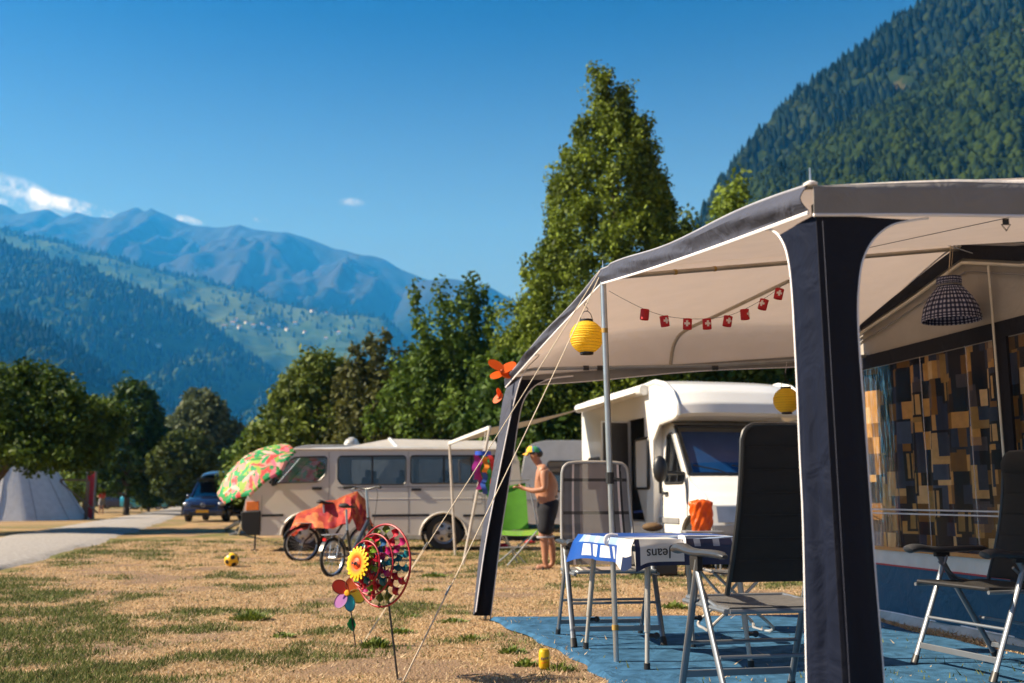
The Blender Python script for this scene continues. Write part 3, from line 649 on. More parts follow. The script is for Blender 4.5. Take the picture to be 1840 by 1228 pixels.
# ================================================================ THE AWNING
MAT_E = [G(878, 1114), G(960, 1150), G(1040, 1190), G(1090, 1228), Vector((.56, 4.3, 0)), Vector((.5, 2.6, 0))]
MAT_W = [Vector((2.95, 8.72, 0)), G(1650, 1142), G(1840, 1183), Vector((3.7, 5.2, 0)), Vector((3.9, 4, 0)), Vector((4.1, 2.6, 0))]
_o = sorted([(p.y, p.x) for p in MAT_E]); _w = sorted([(p.y, p.x) for p in MAT_W])
MAT_Y = np.linspace(2.6, 8.7, 60); MAT_L = np.interp(MAT_Y, [a for a, b in _o], [b for a, b in _o]); MAT_R = np.interp(MAT_Y, [a for a, b in _w], [b for a, b in _w])
make_grass()
CLOTH = 'woven'
def fabric(name, col, rough=.8, trans=0., weave=900, tcol=None, bump=.25, var=.08, vs=4, wr=0.0):
    """woven cloth: fine cross thread relief and long soft wrinkles"""
    if name in MATS: return MATS[name]
    m = M(name, col, rough, var=var, vs=vs, trans=trans, tcol=tcol, spec=.25); nt = m.node_tree; N = nt.nodes; L = nt.links; p = N['Principled BSDF']
    p.inputs['Sheen Weight'].default_value = 0
    tc = [n for n in N if n.type == 'TEX_COORD'][0]
    n2 = N.new('ShaderNodeTexNoise'); n2.inputs['Scale'].default_value = 260; n2.inputs['Detail'].default_value = 2; L.new(tc.outputs['Object'], n2.inputs['Vector'])
    n3 = N.new('ShaderNodeTexNoise'); n3.inputs['Scale'].default_value = 5; n3.inputs['Detail'].default_value = 3; n3.inputs['Distortion'].default_value = 1.5; L.new(tc.outputs['Object'], n3.inputs['Vector'])
    b = N.new('ShaderNodeBump'); b.inputs['Strength'].default_value = bump; b.inputs['Distance'].default_value = .002; L.new(n2.outputs['Fac'], b.inputs['Height'])
    b2 = N.new('ShaderNodeBump'); b2.inputs['Strength'].default_value = .35 + wr; b2.inputs['Distance'].default_value = .03; L.new(n3.outputs['Fac'], b2.inputs['Height']); L.new(b.outputs[0], b2.inputs['Normal'])
    L.new(b2.outputs[0], p.inputs['Normal']); return m
F_BLUE = fabric('blue_groundsheet', (.034, .100, .190), 1.0, var=.35, vs=9, bump=.9, wr=.3)
F_SLATE = fabric('slate_canvas', (.050, .055, .082), .7, bump=.4, wr=.35)
F_SLATE2 = fabric('slate_post_canvas', (.008, .011, .024), .7, bump=.4, wr=.35)
F_SLATE2.node_tree.nodes['Principled BSDF'].inputs['Specular IOR Level'].default_value = .06
F_NAVY = fabric('navy_canvas', (.010, .011, .020), .75, bump=.4)
F_BEIGE = fabric('beige_canvas', (.74, .66, .60), .85, trans=.5, tcol=(.79, .71, .66))
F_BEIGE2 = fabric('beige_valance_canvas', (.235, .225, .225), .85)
F_GREY = fabric('grey_wall_canvas', (.42, .385, .35), .85, trans=.2)
F_WHITE = M('white_piping', (.80, .77, .80), .6, var=.04)
F_DARK = fabric('dark_frame_canvas', (.014, .015, .023), .9)
STEEL = M('galvanised_steel', (.50, .52, .53), .32, metal=.85, var=.12, vs=12)
STEELD = M('dull_steel', (.30, .31, .32), .45, metal=.7, var=.15)
ALU = M('grey_painted_aluminium', (.22, .24, .27), .38, metal=.6, var=.06)
BLACKP = M('black_plastic', (.018, .018, .02), .42, var=.1)
OCHRE = M('brown_tape', (.35, .22, .05), .6)
F_BLUE.node_tree.nodes['Principled BSDF'].inputs['Sheen Weight'].default_value = 0; F_BLUE.node_tree.nodes['Principled BSDF'].inputs['Specular IOR Level'].default_value = .08
def groundsheet():
    rs = np.random.default_rng(2)
    def f(u, v):
        a = interp(MAT_E, v); b = interp(MAT_W, v); x = a.x * (1 - u) + b.x * u; y = a.y * (1 - u) + b.y * u
        z = .016 + .010 * float(fbm(np.array([x * 1.2]), np.array([y * 7]), 3, 8)[0]) + .012 * float(vnoise(np.array([x * 3]), np.array([y * 2.5]), 4)[0])
        if u in (0, 1) or v in (0, 1): z = .002; x += .02 * math.sin(v * 47)
        return (x, y, z)
    mb = MB(); mb.sheet(f, 90, 150); tag(build(mb, 'groundsheet', F_BLUE, smooth=True), 'blue woven groundsheet spread under the awning', 'groundsheet')
groundsheet()
NC = G(1457, 345, 2.0); MP = Vector((.58, 6.21, 2.42)); FC = D(911, 682, 8.68)
dF = Vector((MP.x - NC.x, MP.y - NC.y, 0)).normalized()           # along the front, away from the lens
dS = Vector((.978, .208, 0))                                       # along the near side, to the right
WF = Vector((3.14, 8.76, 0)); dW = Vector((.192, -.981, 0)).normalized(); nW = Vector((-dW.y, dW.x, 0)) * -1    # wall of the sleeping tent
if nW.x > 0: nW = -nW
def wp(s, z, off=0.): return WF + dW * s + Vector((0, 0, z)) + nW * off
def ws(px, py):
    p = PL(px, py, WF, nW); return ((p - WF).dot(dW), p.z)
WP = PL(1735, 438, WF, nW); FB = wp(0, 2.52); NBs = 5.15; NB = wp(4.95, 2.29)
beam = [ws(*q) for q in ((1500, 612), (1548, 576), (1600, 541), (1650, 506), (1700, 468), (1737, 441), (1845, 444))]
bs_ = [b[0] for b in beam]; bz_ = [b[1] for b in beam]
def beamz(s):
    if s <= bs_[-1]: return float(np.interp(s, bs_, bz_))
    return bz_[-1] - (s - bs_[-1]) * .135
WPS = ws(1735, 438)[0]
AW = W('awning', 'beige and slate blue caravan awning open at the front', 'awning', (NC.x, NC.y, 0))
# roof: two sagging panels either side of the ridge
def roofpt(side):
    A, B, C_, D_ = (NC, MP, WP, NB) if side == 0 else (MP, FC, FB, WP)
    def f(u, v):   # u along the front, v back to the wall (a little past it)
        v = v * 1.03
        back = D_.lerp(C_, u)
        if side == 0: s_ = 4.95 + (WPS - 4.95) * u; back = wp(s_, beamz(s_) + .02)
        p = A.lerp(B, u).lerp(back, v)
        if side == 1:
            v_ = min(1, v); top = FC.z + .46 * (1 - math.exp(-v_ * 5.5)); w = min(1, u / .93) ** 1.0; base_ = A.lerp(B, u).lerp(back, v).z
            lin = FC.z + (FB.z - FC.z) * v_; p.z = base_ + (top - lin) * min(1, u / .93)
            if u > .93:
                hz = FC.z + (2.22 - FC.z) * min(1, v_ * 1.18) + max(0, v_ - .85) * 2; k = (u - .93) / .07; p.z = p.z * (1 - k ** 2) + hz * k ** 2
        return p
    return f
mb = MB(); f0 = roofpt(0); f1 = roofpt(1)
mb.sheet(lambda u, v: f0(u, v) + Vector((0, 0, .015)), 24, 20, thick=.004); AW.p(mb, 'roof_panel', F_BEIGE, smooth=True)
mb = MB()
def farp(u, v):
    p = f1(u, v); k = max(0, (u - .86) / .14)
    return p + Vector((0, 0, .015))
mb.sheet(farp, 56, 24, thick=.004); AW.p(mb, 'roof_panel', F_BEIGE, smooth=True)
# slate valance along the front (upper outline and lower edge)
def seg(p0, p1, n, f):
    pass
def front_pt(t):      # 0 near corner .. 1 mid pole .. 2 far corner
    return NC.lerp(MP, t) if t <= 1 else MP.lerp(FC, t - 1)
def val_h(t): return .088 + .012 * math.sin(t * 3.1)
nF = Vector((-dF.y, dF.x, 0)); nF = nF if nF.x < 0 else -nF
mb = MB()
def vf(u, v):
    t = u * 2; p = front_pt(t); w = float(vnoise(np.array([t * 9. + v * 2]), np.array([v * 1.8 + t * 2]), 5)[0]) - .5
    bulge = .022 * math.sin(math.pi * min(1, v * 1.1)) + .045 * w * math.sin(math.pi * v)
    up = .012 * math.sin(t * 9) * (1 - v) * (0 if abs(t - 1) < .08 else 1)
    return p + Vector((0, 0, .02 + up - val_h(t) * v)) + nF * (.012 + bulge)
mb.sheet(vf, 120, 8, thick=.003); AW.p(mb, 'valance', F_SLATE, smooth=True, label='slate grey front valance')
mb = MB(); mb.tube([vf(u / 120, 1) + Vector((0, 0, -.004)) for u in range(121)], .0052, 6, flat=1.3); AW.p(mb, 'piping', F_WHITE, smooth=True)
mb = MB(); mb.tube([vf(u / 120, 0) + Vector((0, 0, .002)) for u in range(121)], .0045, 6); AW.p(mb, 'piping', M('grey_piping', (.35, .36, .42), .6), smooth=True)
# beige valance on the near side with a bulging top
nS = Vector((dS.y, -dS.x, 0))
mb = MB()
def vs_(u, v):
    L_ = 3.3; p = NC + dS * (L_ * u); p.z = 2.0 + .19 * u + .012 * math.sin(u * 19) * u
    top = .0 + .048 * min(1, u * 3.6) ; q = v
    prof = [(-.055, top + .012), (-.03, top * .85 + .006), (-.004, .030 * min(1, u * 6)), (.006, .0), (.004, -.045), (.0, -.090)]
    k = q * 5; i = min(int(k), 4); a = prof[i]; b = prof[i + 1]; t = k - i
    o = a[0] + (b[0] - a[0]) * t; z = a[1] + (b[1] - a[1]) * t
    return p + nS * (o + .01) + Vector((0, 0, z + .012))
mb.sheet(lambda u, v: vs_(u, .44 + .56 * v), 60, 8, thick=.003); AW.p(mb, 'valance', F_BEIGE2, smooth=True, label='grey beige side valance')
mb = MB(); mb.sheet(lambda u, v: vs_(u, .46 * v) + Vector((0, 0, .003)), 60, 6, thick=.003); AW.p(mb, 'roof_rim', fabric('sunlit_rim_canvas', (.62, .58, .56), .8), smooth=True)  # rim cloth coloured paler than the valance band to paint sunlight on it
mb = MB(); mb.tube([vs_(u / 60, 1) + Vector((0, 0, -.003)) for u in range(61)], .005, 6, flat=1.3); AW.p(mb, 'piping', F_WHITE, smooth=True)
for k in (.5,):
    mb = MB(); mb.tube([f0(.02 + .96 * q, k) + Vector((0, 0, .006)) for q in np.linspace(0, 1, 25)], .0045, 4, flat=.5); AW.p(mb, 'seam', MATS['beige_valance_canvas'])
# far eave hem
mb = MB()
def hem(u, v):
    p = FC.lerp(FB, u); p.z = FC.z + (2.22 - FC.z) * min(1, u * 1.18) + max(0, u - .85) * 2; return p + Vector((0, -.0, .03 - .085 * v - .012 * math.sin(u * 9) * v))
mb.sheet(hem, 40, 4, thick=.003); AW.p(mb, 'hem', F_BEIGE2, smooth=True)
mb = MB(); mb.tube([hem(u / 40, 1) for u in range(41)], .005, 6); AW.p(mb, 'piping', F_WHITE, smooth=True)
# near corner post: two cloth faces meeting at the pole
def nearplane(px, py): return PL(px, py, NC, nS)
def frontplane(px, py): return PL(px, py, NC, nF)
cornerline = [(2.0, NC + Vector((0, 0, -.06)))]
def sp(a, n=5): return smooth_path([Vector(p).to_3d() if len(p) == 2 else p for p in a], n)
Redge = smooth_path([nearplane(*q) for q in ((1668, 393), (1640, 396), (1600, 406), (1570, 430), (1551, 465), (1543, 510), (1541, 570), (1546, 660), (1554, 760), (1562, 880), (1573, 1040), (1585, 1190), (1591, 1290))], 4)
Redge.append(nearplane(1600, 1450)); Redge = [p if p.z > 0.02 else Vector((p.x, p.y, .02)) for p in Redge]
Ledge = smooth_path([frontplane(*q) for q in ((1372, 414), (1384, 413), (1398, 422), (1411, 445), (1419, 480), (1424, 530), (1428, 600), (1433, 700), (1438, 820), (1444, 950), (1450, 1228), (1453, 1300))], 4)
Ledge.append(frontplane(1458, 1440)); Ledge = [p if p.z > 0.02 else Vector((p.x, p.y, .02)) for p in Ledge]
def at_z(path, z):
    for a, b in zip(path, path[1:]):
        if (a.z - z) * (b.z - z) <= 0 and abs(a.z - b.z) > 1e-6: return a.lerp(b, (a.z - z) / (a.z - b.z))
    return path[-1] if z < path[-1].z else path[0]
def post_face(name, edge, mat, inner, wr, ztop=1.925, seed=1, nn=None):
    mb = MB(); n = 90
    def f(u, v):
        z = ztop * (1 - v) + .02 * v; e = at_z(edge, z); c = inner(z); p = c.lerp(e, u)
        w = (float(fbm(np.array([u * 2.2 + seed]), np.array([z * 1.2]), 3, seed)[0]) - .5) * wr * (.3 + (1 - z / 2) * 1.2) * math.sin(math.pi * u)
        w += .012 * (1 - z / 2) * math.sin(u * 9 + z * 1.5) * math.sin(math.pi * u)
        return p + nn * w
    mb.sheet(f, 22, n, thick=.003); return AW.p(mb, name, mat, smooth=True)
def inner(z):
    return Vector((NC.x, NC.y, z)) + dS * (.012 + .018 * (1 - z / 2)) * 1.0
post_face('corner_panel', Redge, F_NAVY, inner, .02, seed=3, nn=nS)
post_face('corner_panel', Ledge, F_SLATE2, inner, .07, seed=7, nn=nF)
# arch fillets above the post faces (cloth up to the valance)
for edge, base, mat, nn in ((Redge, lambda t: NC + dS * t, F_NAVY, nS), (Ledge, lambda t: NC + dF * t, F_SLATE, nF)):
    pass
for e_ in (Redge, Ledge):
    mb = MB(); mb.tube(e_, .0045, 6); AW.p(mb, 'piping', F_WHITE, smooth=True)
mb = MB(); mb.tube([inner(z) + nS * .008 + dS * .02 for z in np.linspace(1.9, .02, 30)], .0009, 4); AW.p(mb, 'seam', M('grey_thread', (.05, .055, .09), .7), smooth=True)
# spike and cap on the corner
mb = MB(); mb.lathe([(.022, 0), (.024, .008), (.014, .014), (.004, .018)], 14, Matrix.Translation(NC + Vector((0, 0, .02)))); AW.p(mb, 'corner_cap', F_WHITE, smooth=True)
mb = MB(); mb.tube([NC + Vector((0, 0, .03)), NC + Vector((0, 0, .082))], [.004, .0025], 6); AW.p(mb, 'spike', STEEL)
mb = MB(); mb.tube([NC + Vector((.03, .05, .0)) + (-NC.z + .0) * Vector((0, 0, 1)), NC + Vector((.03, .05, -.03))], .015, 10); AW.p(mb, 'pole', STEEL, smooth=True)
# middle front pole
mb = MB(); b0 = G(1108, 1198); t0 = MP + Vector((0, 0, -.06)); jn = b0.lerp(t0, .475)
mb.tube([b0, jn], .0165, 12); mb.tube([jn, t0 + Vector((0, 0, .05))], .0195, 12); AW.p(mb, 'pole', STEEL, smooth=True)
mb = MB(); mb.tube([jn + Vector((0, 0, -.035)), jn + Vector((0, 0, .035))], .026, 10); mb.bar(jn + Vector((.02, -.02, 0)), jn + Vector((.07, -.03, -.012)), .014, .014); mb.bar(jn + Vector((.06, -.03, .02)), jn + Vector((.062, -.03, -.04)), .012, .012); AW.p(mb, 'pole_clamp', BLACKP)
for k in (.09, .86):
    q = b0.lerp(t0, k); mb = MB(); mb.tube([q, q + Vector((0, 0, .03))], .0205, 12); AW.p(mb, 'tape_mark', OCHRE, smooth=True)
mb = MB(); q = MP + Vector((0, 0, .0)); mb.tube([q, q + Vector((0, 0, .08))], [.004, .002], 6); AW.p(mb, 'spike', STEEL)
# ridge pole and its curved roof pole, eave pole
rp = [MP + Vector((0, 0, -.035)), WP + Vector((0, 0, -.035))]
mb = MB(); mb.tube(rp, .016, 10); AW.p(mb, 'roof_pole', M('beige_steel_tube', (.40, .35, .28), .45, metal=.4), smooth=True)
for k in (.17, .27):
    q = rp[0].lerp(rp[1], k); mb = MB(); mb.tube([q, q.lerp(rp[1], .008)], .0185, 10); AW.p(mb, 'tape_mark', OCHRE, smooth=True)
E1 = D(1205, 655, 8.68); rj = rp[0].lerp(rp[1], .60); a1 = D(1212, 618, 8.62); a2 = D(1232, 594, 8.5)
mb = MB(); mb.tube(smooth_path([E1, a1, a2, a2.lerp(rj, .25), a2.lerp(rj, .6), rj], 5), .015, 10); AW.p(mb, 'roof_pole', MATS['beige_steel_tube'], smooth=True)
ep = [D(925, 664, 8.64), D(1280, 657, 8.68), D(1440, 648, 8.7), D(1560, 640, 8.72)]
mb = MB(); mb.tube(ep, .0145, 10); AW.p(mb, 'eave_pole', STEELD, smooth=True)
for px in (1048, 1073, 1280): 
    q = D(px, 661.5, 8.655); mb = MB(); mb.tube([q, q + Vector((.05, 0, 0))], .022, 10); AW.p(mb, 'pole_clamp', BLACKP)
# far corner leg
def fpl(px, py): return D(px, py, 8.66)
FL = [fpl(*q) for q in ((915, 684), (903, 725), (893, 800), (880, 880), (866, 960), (857, 1040), (850, 1112))]
FR = [fpl(*q) for q in ((1030, 676), (985, 682), (957, 697), (940, 722), (931, 760), (922, 820), (911, 890), (900, 960), (890, 1040), (881, 1112))]
FLs = smooth_path(FL, 6); FRs = smooth_path(FR, 6)
mb = MB(); mb.sheet(lambda u, v: at_z(FLs, 2.02 * (1 - v) + .02 * v).lerp(at_z(FRs, 2.02 * (1 - v) + .02 * v), u) + Vector((0, -.03 * math.sin(math.pi * u), 0)), 8, 60, thick=.003)
AW.p(mb, 'corner_panel', F_NAVY, smooth=True)
mb = MB(); mb.tube(FRs, .007, 6); AW.p(mb, 'piping', F_WHITE, smooth=True)
FO = smooth_path([MP.lerp(FC, .62) + Vector((-.02, 0, -.075)), D(968, 640, 7.95), D(940, 672, 8.25), D(921, 735, 8.45), D(905, 810, 8.5), D(889, 890, 8.5), D(872, 980, 8.5), D(855, 1100, 8.5)], 5)
mb = MB(); mb.sheet(lambda u, v: at_z(FLs, 2.0 * (1 - v) + .02 * v).lerp(at_z(FO, 2.0 * (1 - v) + .02 * v), u), 6, 60, thick=.003); AW.p(mb, 'corner_panel', F_SLATE, smooth=True)
mb = MB(); mb.tube(FO, .0055, 6); AW.p(mb, 'piping', F_WHITE, smooth=True)
mb = MB(); mb.tube([fpl(872, 1112), fpl(915, 690)], .014, 8); AW.p(mb, 'pole', STEEL, smooth=True)
# hanging hook under the near valance
q = vs_(.275, 1) + Vector((0, .02, 0)); q = nearplane(1812, 392) + Vector((0, .02, 0))
mb = MB(); mb.box(q + Vector((0, 0, -.008)), (.022, .003, .022)); mb.tube([q + Vector((-.015, 0, -.018)), q + Vector((.015, 0, -.018)), q + Vector((0, 0, -.04))], .0028, 6, closed=True); AW.p(mb, 'hook_ring', BLACKP)

# --- inner tent wall at the right
IN = W('inner_tent', 'grey inner tent wall with clear windows over patterned curtains', 'tent', WF)
mb = MB(); mb.sheet(lambda u, v: wp(-.25 + 5.2 * u, 2.12 * (1 - v) + (beamz(-.25 + 5.2 * u) + .03) * v, .01 * math.sin(u * 40) * math.sin(math.pi * v)), 60, 8, thick=.003); IN.p(mb, 'upper_wall', F_GREY, smooth=True)
mb = MB(); mb.sheet(lambda u, v: wp(-.25 + 5.2 * u, beamz(-.25 + 5.2 * u) - .11 * (1 - v) + .005, .05 + .02 * math.sin(math.pi * v)), 80, 3, thick=.004); IN.p(mb, 'roof_edge_band', F_DARK, smooth=True)
mb = MB(); mb.tube([wp(-.25 + 5.2 * u / 60, beamz(-.25 + 5.2 * u / 60) - .135, .045) for u in range(61)], .013, 8); IN.p(mb, 'frame_pole', M('pale_tube', (.62, .58, .50), .4, metal=.3), smooth=True)
mb = MB(); mb.tube([wp(-.25 + 5.2 * u / 60, beamz(-.25 + 5.2 * u / 60) + .008, .075) for u in range(61)], .008, 6); IN.p(mb, 'piping', MATS['beige_valance_canvas'], smooth=True)
mb = MB(); mb.tube([wp(-.25 + 5.2 * u / 60, beamz(-.25 + 5.2 * u / 60) - .20, .02) for u in range(61)], .006, 6); IN.p(mb, 'seam', F_BEIGE2, smooth=True)
zt = ws(1556, 664)[1]; zt2 = ws(1556, 646)[1]; zb = ws(1600, 985)[1]; 
print('window', zt, zt2, zb)
s1 = ws(1803, 800)[0]; s2 = ws(1828, 800)[0]
def wallbox(name, s0, s1_, z0, z1, off, th, mat, label=None, bev=0, parent=None):
    mb = MB(); P = [wp(s0, z0, off), wp(s1_, z0, off), wp(s1_, z1, off), wp(s0, z1, off)]; mb.prism(P, nW * th); return IN.p(mb, name, mat, parent, label=label)
wallbox('window_frame', -.25, 4.9, zt, zt + .115, .0, .02, F_DARK, 'dark band above the windows')
wallbox('window_frame', s1, s2, .38, zt - .002, .004, .022, F_DARK, 'dark upright between the windows')
sq = ws(1814, 800)[0]; mb = MB(); mb.tube([wp(sq, .75, .05), wp(sq, beamz(sq) - .15, .06)], .009, 8); IN.p(mb, 'frame_pole', MATS['pale_tube'], smooth=True)
# printed curtains
def print_grid(nu, nv, seed):
    r = random.Random(seed); A = np.zeros((nv, nu, 3)); pal = [(.005, .006, .014)] * 9 + [(.022, .032, .065)] * 3 + [(.22, .10, .018)] * 3 + [(.55, .29, .08)] * 4 + [(.70, .46, .21)] * 2 + [(.18, .085, .02)] * 2
    A[:] = (.02, .023, .038)
    y = 0
    while y < nv:
        x = -r.randint(0, 3)
        while x < nu:
            w = r.randint(3, 6); h = r.randint(6, 15); A[max(0, y):y + h, max(0, x):x + w] = r.choice(pal); x += w - r.randint(0, 1)
        y += r.randint(5, 9)
    tan = (.56, .34, .13)
    for k in range(14):
        cx, cy, rx, ry = r.randint(3, nu - 3), r.randint(4, nv - 4), r.randint(2, 3), r.randint(3, 6)
        for yy in range(max(0, cy - ry), min(nv, cy + ry)):
            for xx in range(max(0, cx - rx), min(nu, cx + rx)):
                if ((xx - cx) / rx) ** 2 + ((yy - cy) / ry) ** 2 < 1: A[yy, xx] = A[yy, xx] * .5 + np.array((.06, .05, .055))
    for k in range(int(nu * nv / 260)):
        x, y = r.randint(0, nu - 8), r.randint(0, nv - 12); c = r.choice([tan, (.34, .2, .06)]); w, h = r.randint(5, 7), r.randint(8, 12)
        t = r.random()
        if t < .45: A[y:y + h, x:x + 3] = c; A[y:y + 3, x:x + w] = c; A[y + 3:y + h, x + 3:x + w] = (.03, .04, .07)
        elif t < .8: A[y:y + h, x:x + w] = (.012, .012, .015); A[y + 1:y + h - 1, x + 1:x + w - 1] = c; A[y:y + h, x + w // 2] = (.012, .012, .015)
        else: A[y:y + h, x:x + w] = (.05, .07, .12)
    return A
def curtain(s0, s1_, seed, label):
    nu, nv = int((s1_ - s0) / .021), 76; A = print_grid(nu, nv, seed)
    mb = MB(); mb.sheet(lambda u, v: wp(s0 + (s1_ - s0) * u, (zb + .0) * (1 - v) + (zt + .02) * v, -.07 - .03 * math.sin(u * (s1_ - s0) * 26 + .6 * math.sin(v * 5)) * (1 - .3 * v)), nu, nv, col=lambda u, v: tuple(A[int(v * nv), int(u * nu)]), thick=0)
    IN.p(mb, 'curtain', M('printed_curtain_cloth', (1, 1, 1), .85, attr=True, var=.12, vs=20, trans=.2, bump=.3, bs=300), smooth=True, label=label)
curtain(-.3, s1 - .0, 4, 'patchwork ochre and navy curtain behind the clear window'); curtain(s2 - .16, 4.7, 9, 'curtain behind the further right window')
FILM = glass('clear_window_film', (.93, .92, .94), .10, .09, bump=1.0, bs=3.6)
FILM2 = glass('smooth_window_film', (.93, .92, .94), .14, .05, bump=.12, bs=3.0)
for a, b, fm in ((-.25, .40, FILM), (.40, s1 - .004, FILM2), (s2 + .004, 4.6, FILM2)):
    mb = MB(); mb.sheet(lambda u, v: wp(a + (b - a) * u, zb * (1 - v) + zt * v, .012 + .004 * math.sin((a + (b - a) * u) * 17)), 40, 4); IN.p(mb, 'window_film', fm, smooth=True)
SEAM = M('film_fold', (.55, .50, .52), .3, alpha=.35)
for px in (1666, 1751): s_ = ws(px, 800)[0]; wallbox('film_fold', s_, s_ + .012, zb, zt - .003, .020, .002, SEAM)
for py in (917, 924): z_ = ws(1600, py)[1]; wallbox('film_fold', -.25, s1 - .01, z_, z_ + .012, .021, .002, M('white_tape', (.7, .66, .68), .5, alpha=.75))
# skirt
zz = [zb, ws(1600, 992)[1], ws(1600, 1012)[1], ws(1600, 1016)[1], ws(1600, 1098)[1], 0.0]
z2 = ws(1600, 1014)[1]; z3 = ws(1600, 1099)[1]
wallbox('piping', -.25, 4.9, zb - .018, zb + .010, .0, .026, M('orange_piping', (.55, .25, .08), .6))
mb = MB(); mb.sheet(lambda u, v: wp(-.25 + 5.15 * u, z2 * (1 - v) + (zb - .02) * v, .01 + .006 * math.sin(u * 190) * math.sin(math.pi * v)), 240, 4, thick=.003); IN.p(mb, 'skirt_band', fabric('white_skirt', (.66, .62, .58), .8), smooth=True, label='white gathered band under the windows')
wallbox('piping', -.25, 4.9, z2 - .012, z2, .008, .012, M('red_piping', (.45, .05, .06), .6))
mb = MB(); mb.sheet(lambda u, v: wp(-.25 + 5.15 * u, z3 * (1 - v) + (z2 - .012) * v, .012 + .03 * (1 - v) + .018 * math.sin(u * 34 + v) * (1 - v)), 90, 6, thick=.003); IN.p(mb, 'skirt', fabric('blue_skirt', (.028, .100, .175), .6, wr=.5), smooth=True, label='petrol blue skirt of the inner tent')
mb = MB(); mb.tube([wp(-.25 + 5.15 * u / 40, z3 + .003, .048 + .01 * math.sin(u)) for u in range(41)], .006, 6); IN.p(mb, 'piping', F_WHITE, smooth=True)
mb = MB(); mb.sheet(lambda u, v: wp(-.25 + 5.15 * u, .0 * (1 - v) + (z3) * v, .045 + .06 * (1 - v) + .014 * math.sin(u * 45) * (1 - v)), 90, 4, thick=.002); IN.p(mb, 'mud_flap', M('grey_plastic_flap', (.42, .42, .40), .4, var=.2, bump=.5, bs=20), smooth=True)

# --- lanterns
def lantern(name, c, r, label, hang, hook=True):
    w = W(name, label, 'lantern', c, 'yellow paper lanterns hanging from the awning'); m = M('yellow_paper', (.95, .66, .04), .6, trans=.45, tcol=(1, .72, .05), var=.05)
    mb = MB(); prof = []; n = 34
    for i in range(n + 1):
        a = math.pi * (.13 + .74 * i / n); k = 1 + .018 * (1 if i % 2 else -1); prof.append((math.sin(a) * r * k, -math.cos(a) * r * 1.0))
    mb.lathe(prof, 28, Matrix.Translation(c), False); w.p(mb, 'paper_shade', m, smooth=True)
    for i in range(2, n, 3):
        a = math.pi * (.13 + .74 * i / n); q = math.sin(a) * r * 1.012; mb = MB()
        mb.tube([c + Vector((math.cos(t) * q, math.sin(t) * q, -math.cos(a) * r)) for t in np.linspace(0, 2 * math.pi, 25)[:-1]], .0012, 4, closed=True); w.p(mb, 'hoop', M('wire', (.5, .33, .03), .5))
    for s in (1, -1):
        mb = MB(); z = c.z + s * r * .93; mb.lathe([(r * .40, -.012), (r * .40, .014), (r * .34, .014), (r * .34, -.012)], 20, Matrix.Translation((c.x, c.y, z)), False); w.p(mb, 'collar', BLACKP, smooth=True)
    mb = MB(); z = c.z + r * .95; mb.tube([Vector((c.x + r * .36 * math.cos(t), c.y, z + r * .62 * math.sin(t))) for t in np.linspace(0, math.pi, 13)], .0028, 6); w.p(mb, 'handle', BLACKP, smooth=True)
    zt_ = z + r * .62; mb = MB()
    mb.tube(smooth_path([(c.x, c.y, zt_ - .004), (c.x + .012, c.y, zt_ + .012), (c.x - .002, c.y, zt_ + .03), (c.x - .012, c.y, zt_ + .045), (c.x, c.y, zt_ + .062), (c.x + .012, c.y, zt_ + .050)], 4), .0024, 6); w.p(mb, 'hook', BLACKP, smooth=True)
    mb = MB(); mb.tube([(c.x, c.y, zt_ + .06), hang], .0015, 5); w.p(mb, 'cord', F_WHITE)
    return w
tt = 1.13; hp_ = front_pt(tt) + Vector((0, 0, -.06)); c1 = D(1054, 606, hp_.y); lantern('paper_lantern', c1, .112, 'yellow paper lantern hanging left of the middle pole', D(1058, 512, hp_.y))
w = lantern('paper_lantern', D(1413, 720, 8.6), .112, 'yellow paper lantern hanging near the dark corner post', D(1414, 650, 8.64))
# lampshade
lc = D(1710, 577, 7.15); LS = W('lampshade', 'navy gingham cloth lampshade with gathered top', 'lampshade', lc)
def ging(u, v):
    a = int(u * 84) % 2; b = int(v * 26) % 2; return ((.36, .36, .46) if (a == 0 and b == 0) else (.035, .042, .10) if (a == 0 or b == 0) else (.006, .008, .03))
def shade(u, v):
    a = 2 * math.pi * u; pr = [(.205, 0), (.200, .035), (.185, .10), (.150, .17), (.108, .225), (.078, .262), (.086, .285), (.082, .325)]
    k = v * 7; i = min(int(k), 6); t = k - i; r = pr[i][0] * (1 - t) + pr[i + 1][0] * t; z = pr[i][1] * (1 - t) + pr[i + 1][1] * t
    r *= 1 + .035 * math.sin(a * 22) * min(1, .25 + v * 1.2); return lc + Vector((math.cos(a) * r, math.sin(a) * r, z))
mb = MB(); mb.sheet(shade, 168, 52, col=ging, thick=.002); LS.p(mb, 'cloth_shade', M('gingham_cloth', (1, 1, 1), .85, attr=True, var=.06), smooth=True)
mb = MB(); mb.tube([lc + Vector((math.cos(t) * .083, math.sin(t) * .083, .262)) for t in np.linspace(0, 6.2832, 40)[:-1]], .005, 6, closed=True); LS.p(mb, 'tie_cord', F_BEIGE2, smooth=True)
top = D(1708, 441, 7.2); mb = MB(); mb.tube([lc + Vector((0, 0, .32)), top], .0035, 6); mb.tube([lc + Vector((.015, 0, .32)), top + Vector((.02, 0, 0))], .002, 5); LS.p(mb, 'cord', M('beige_cord', (.5, .4, .28), .8))
mb = MB(); mb.tube([D(1703, 441, 7.22), D(1768, 462, 7.1)], .004, 5); mb.box(D(1722, 441, 7.2), (.03, .03, .03)); LS.p(mb, 'bracket', STEELD)
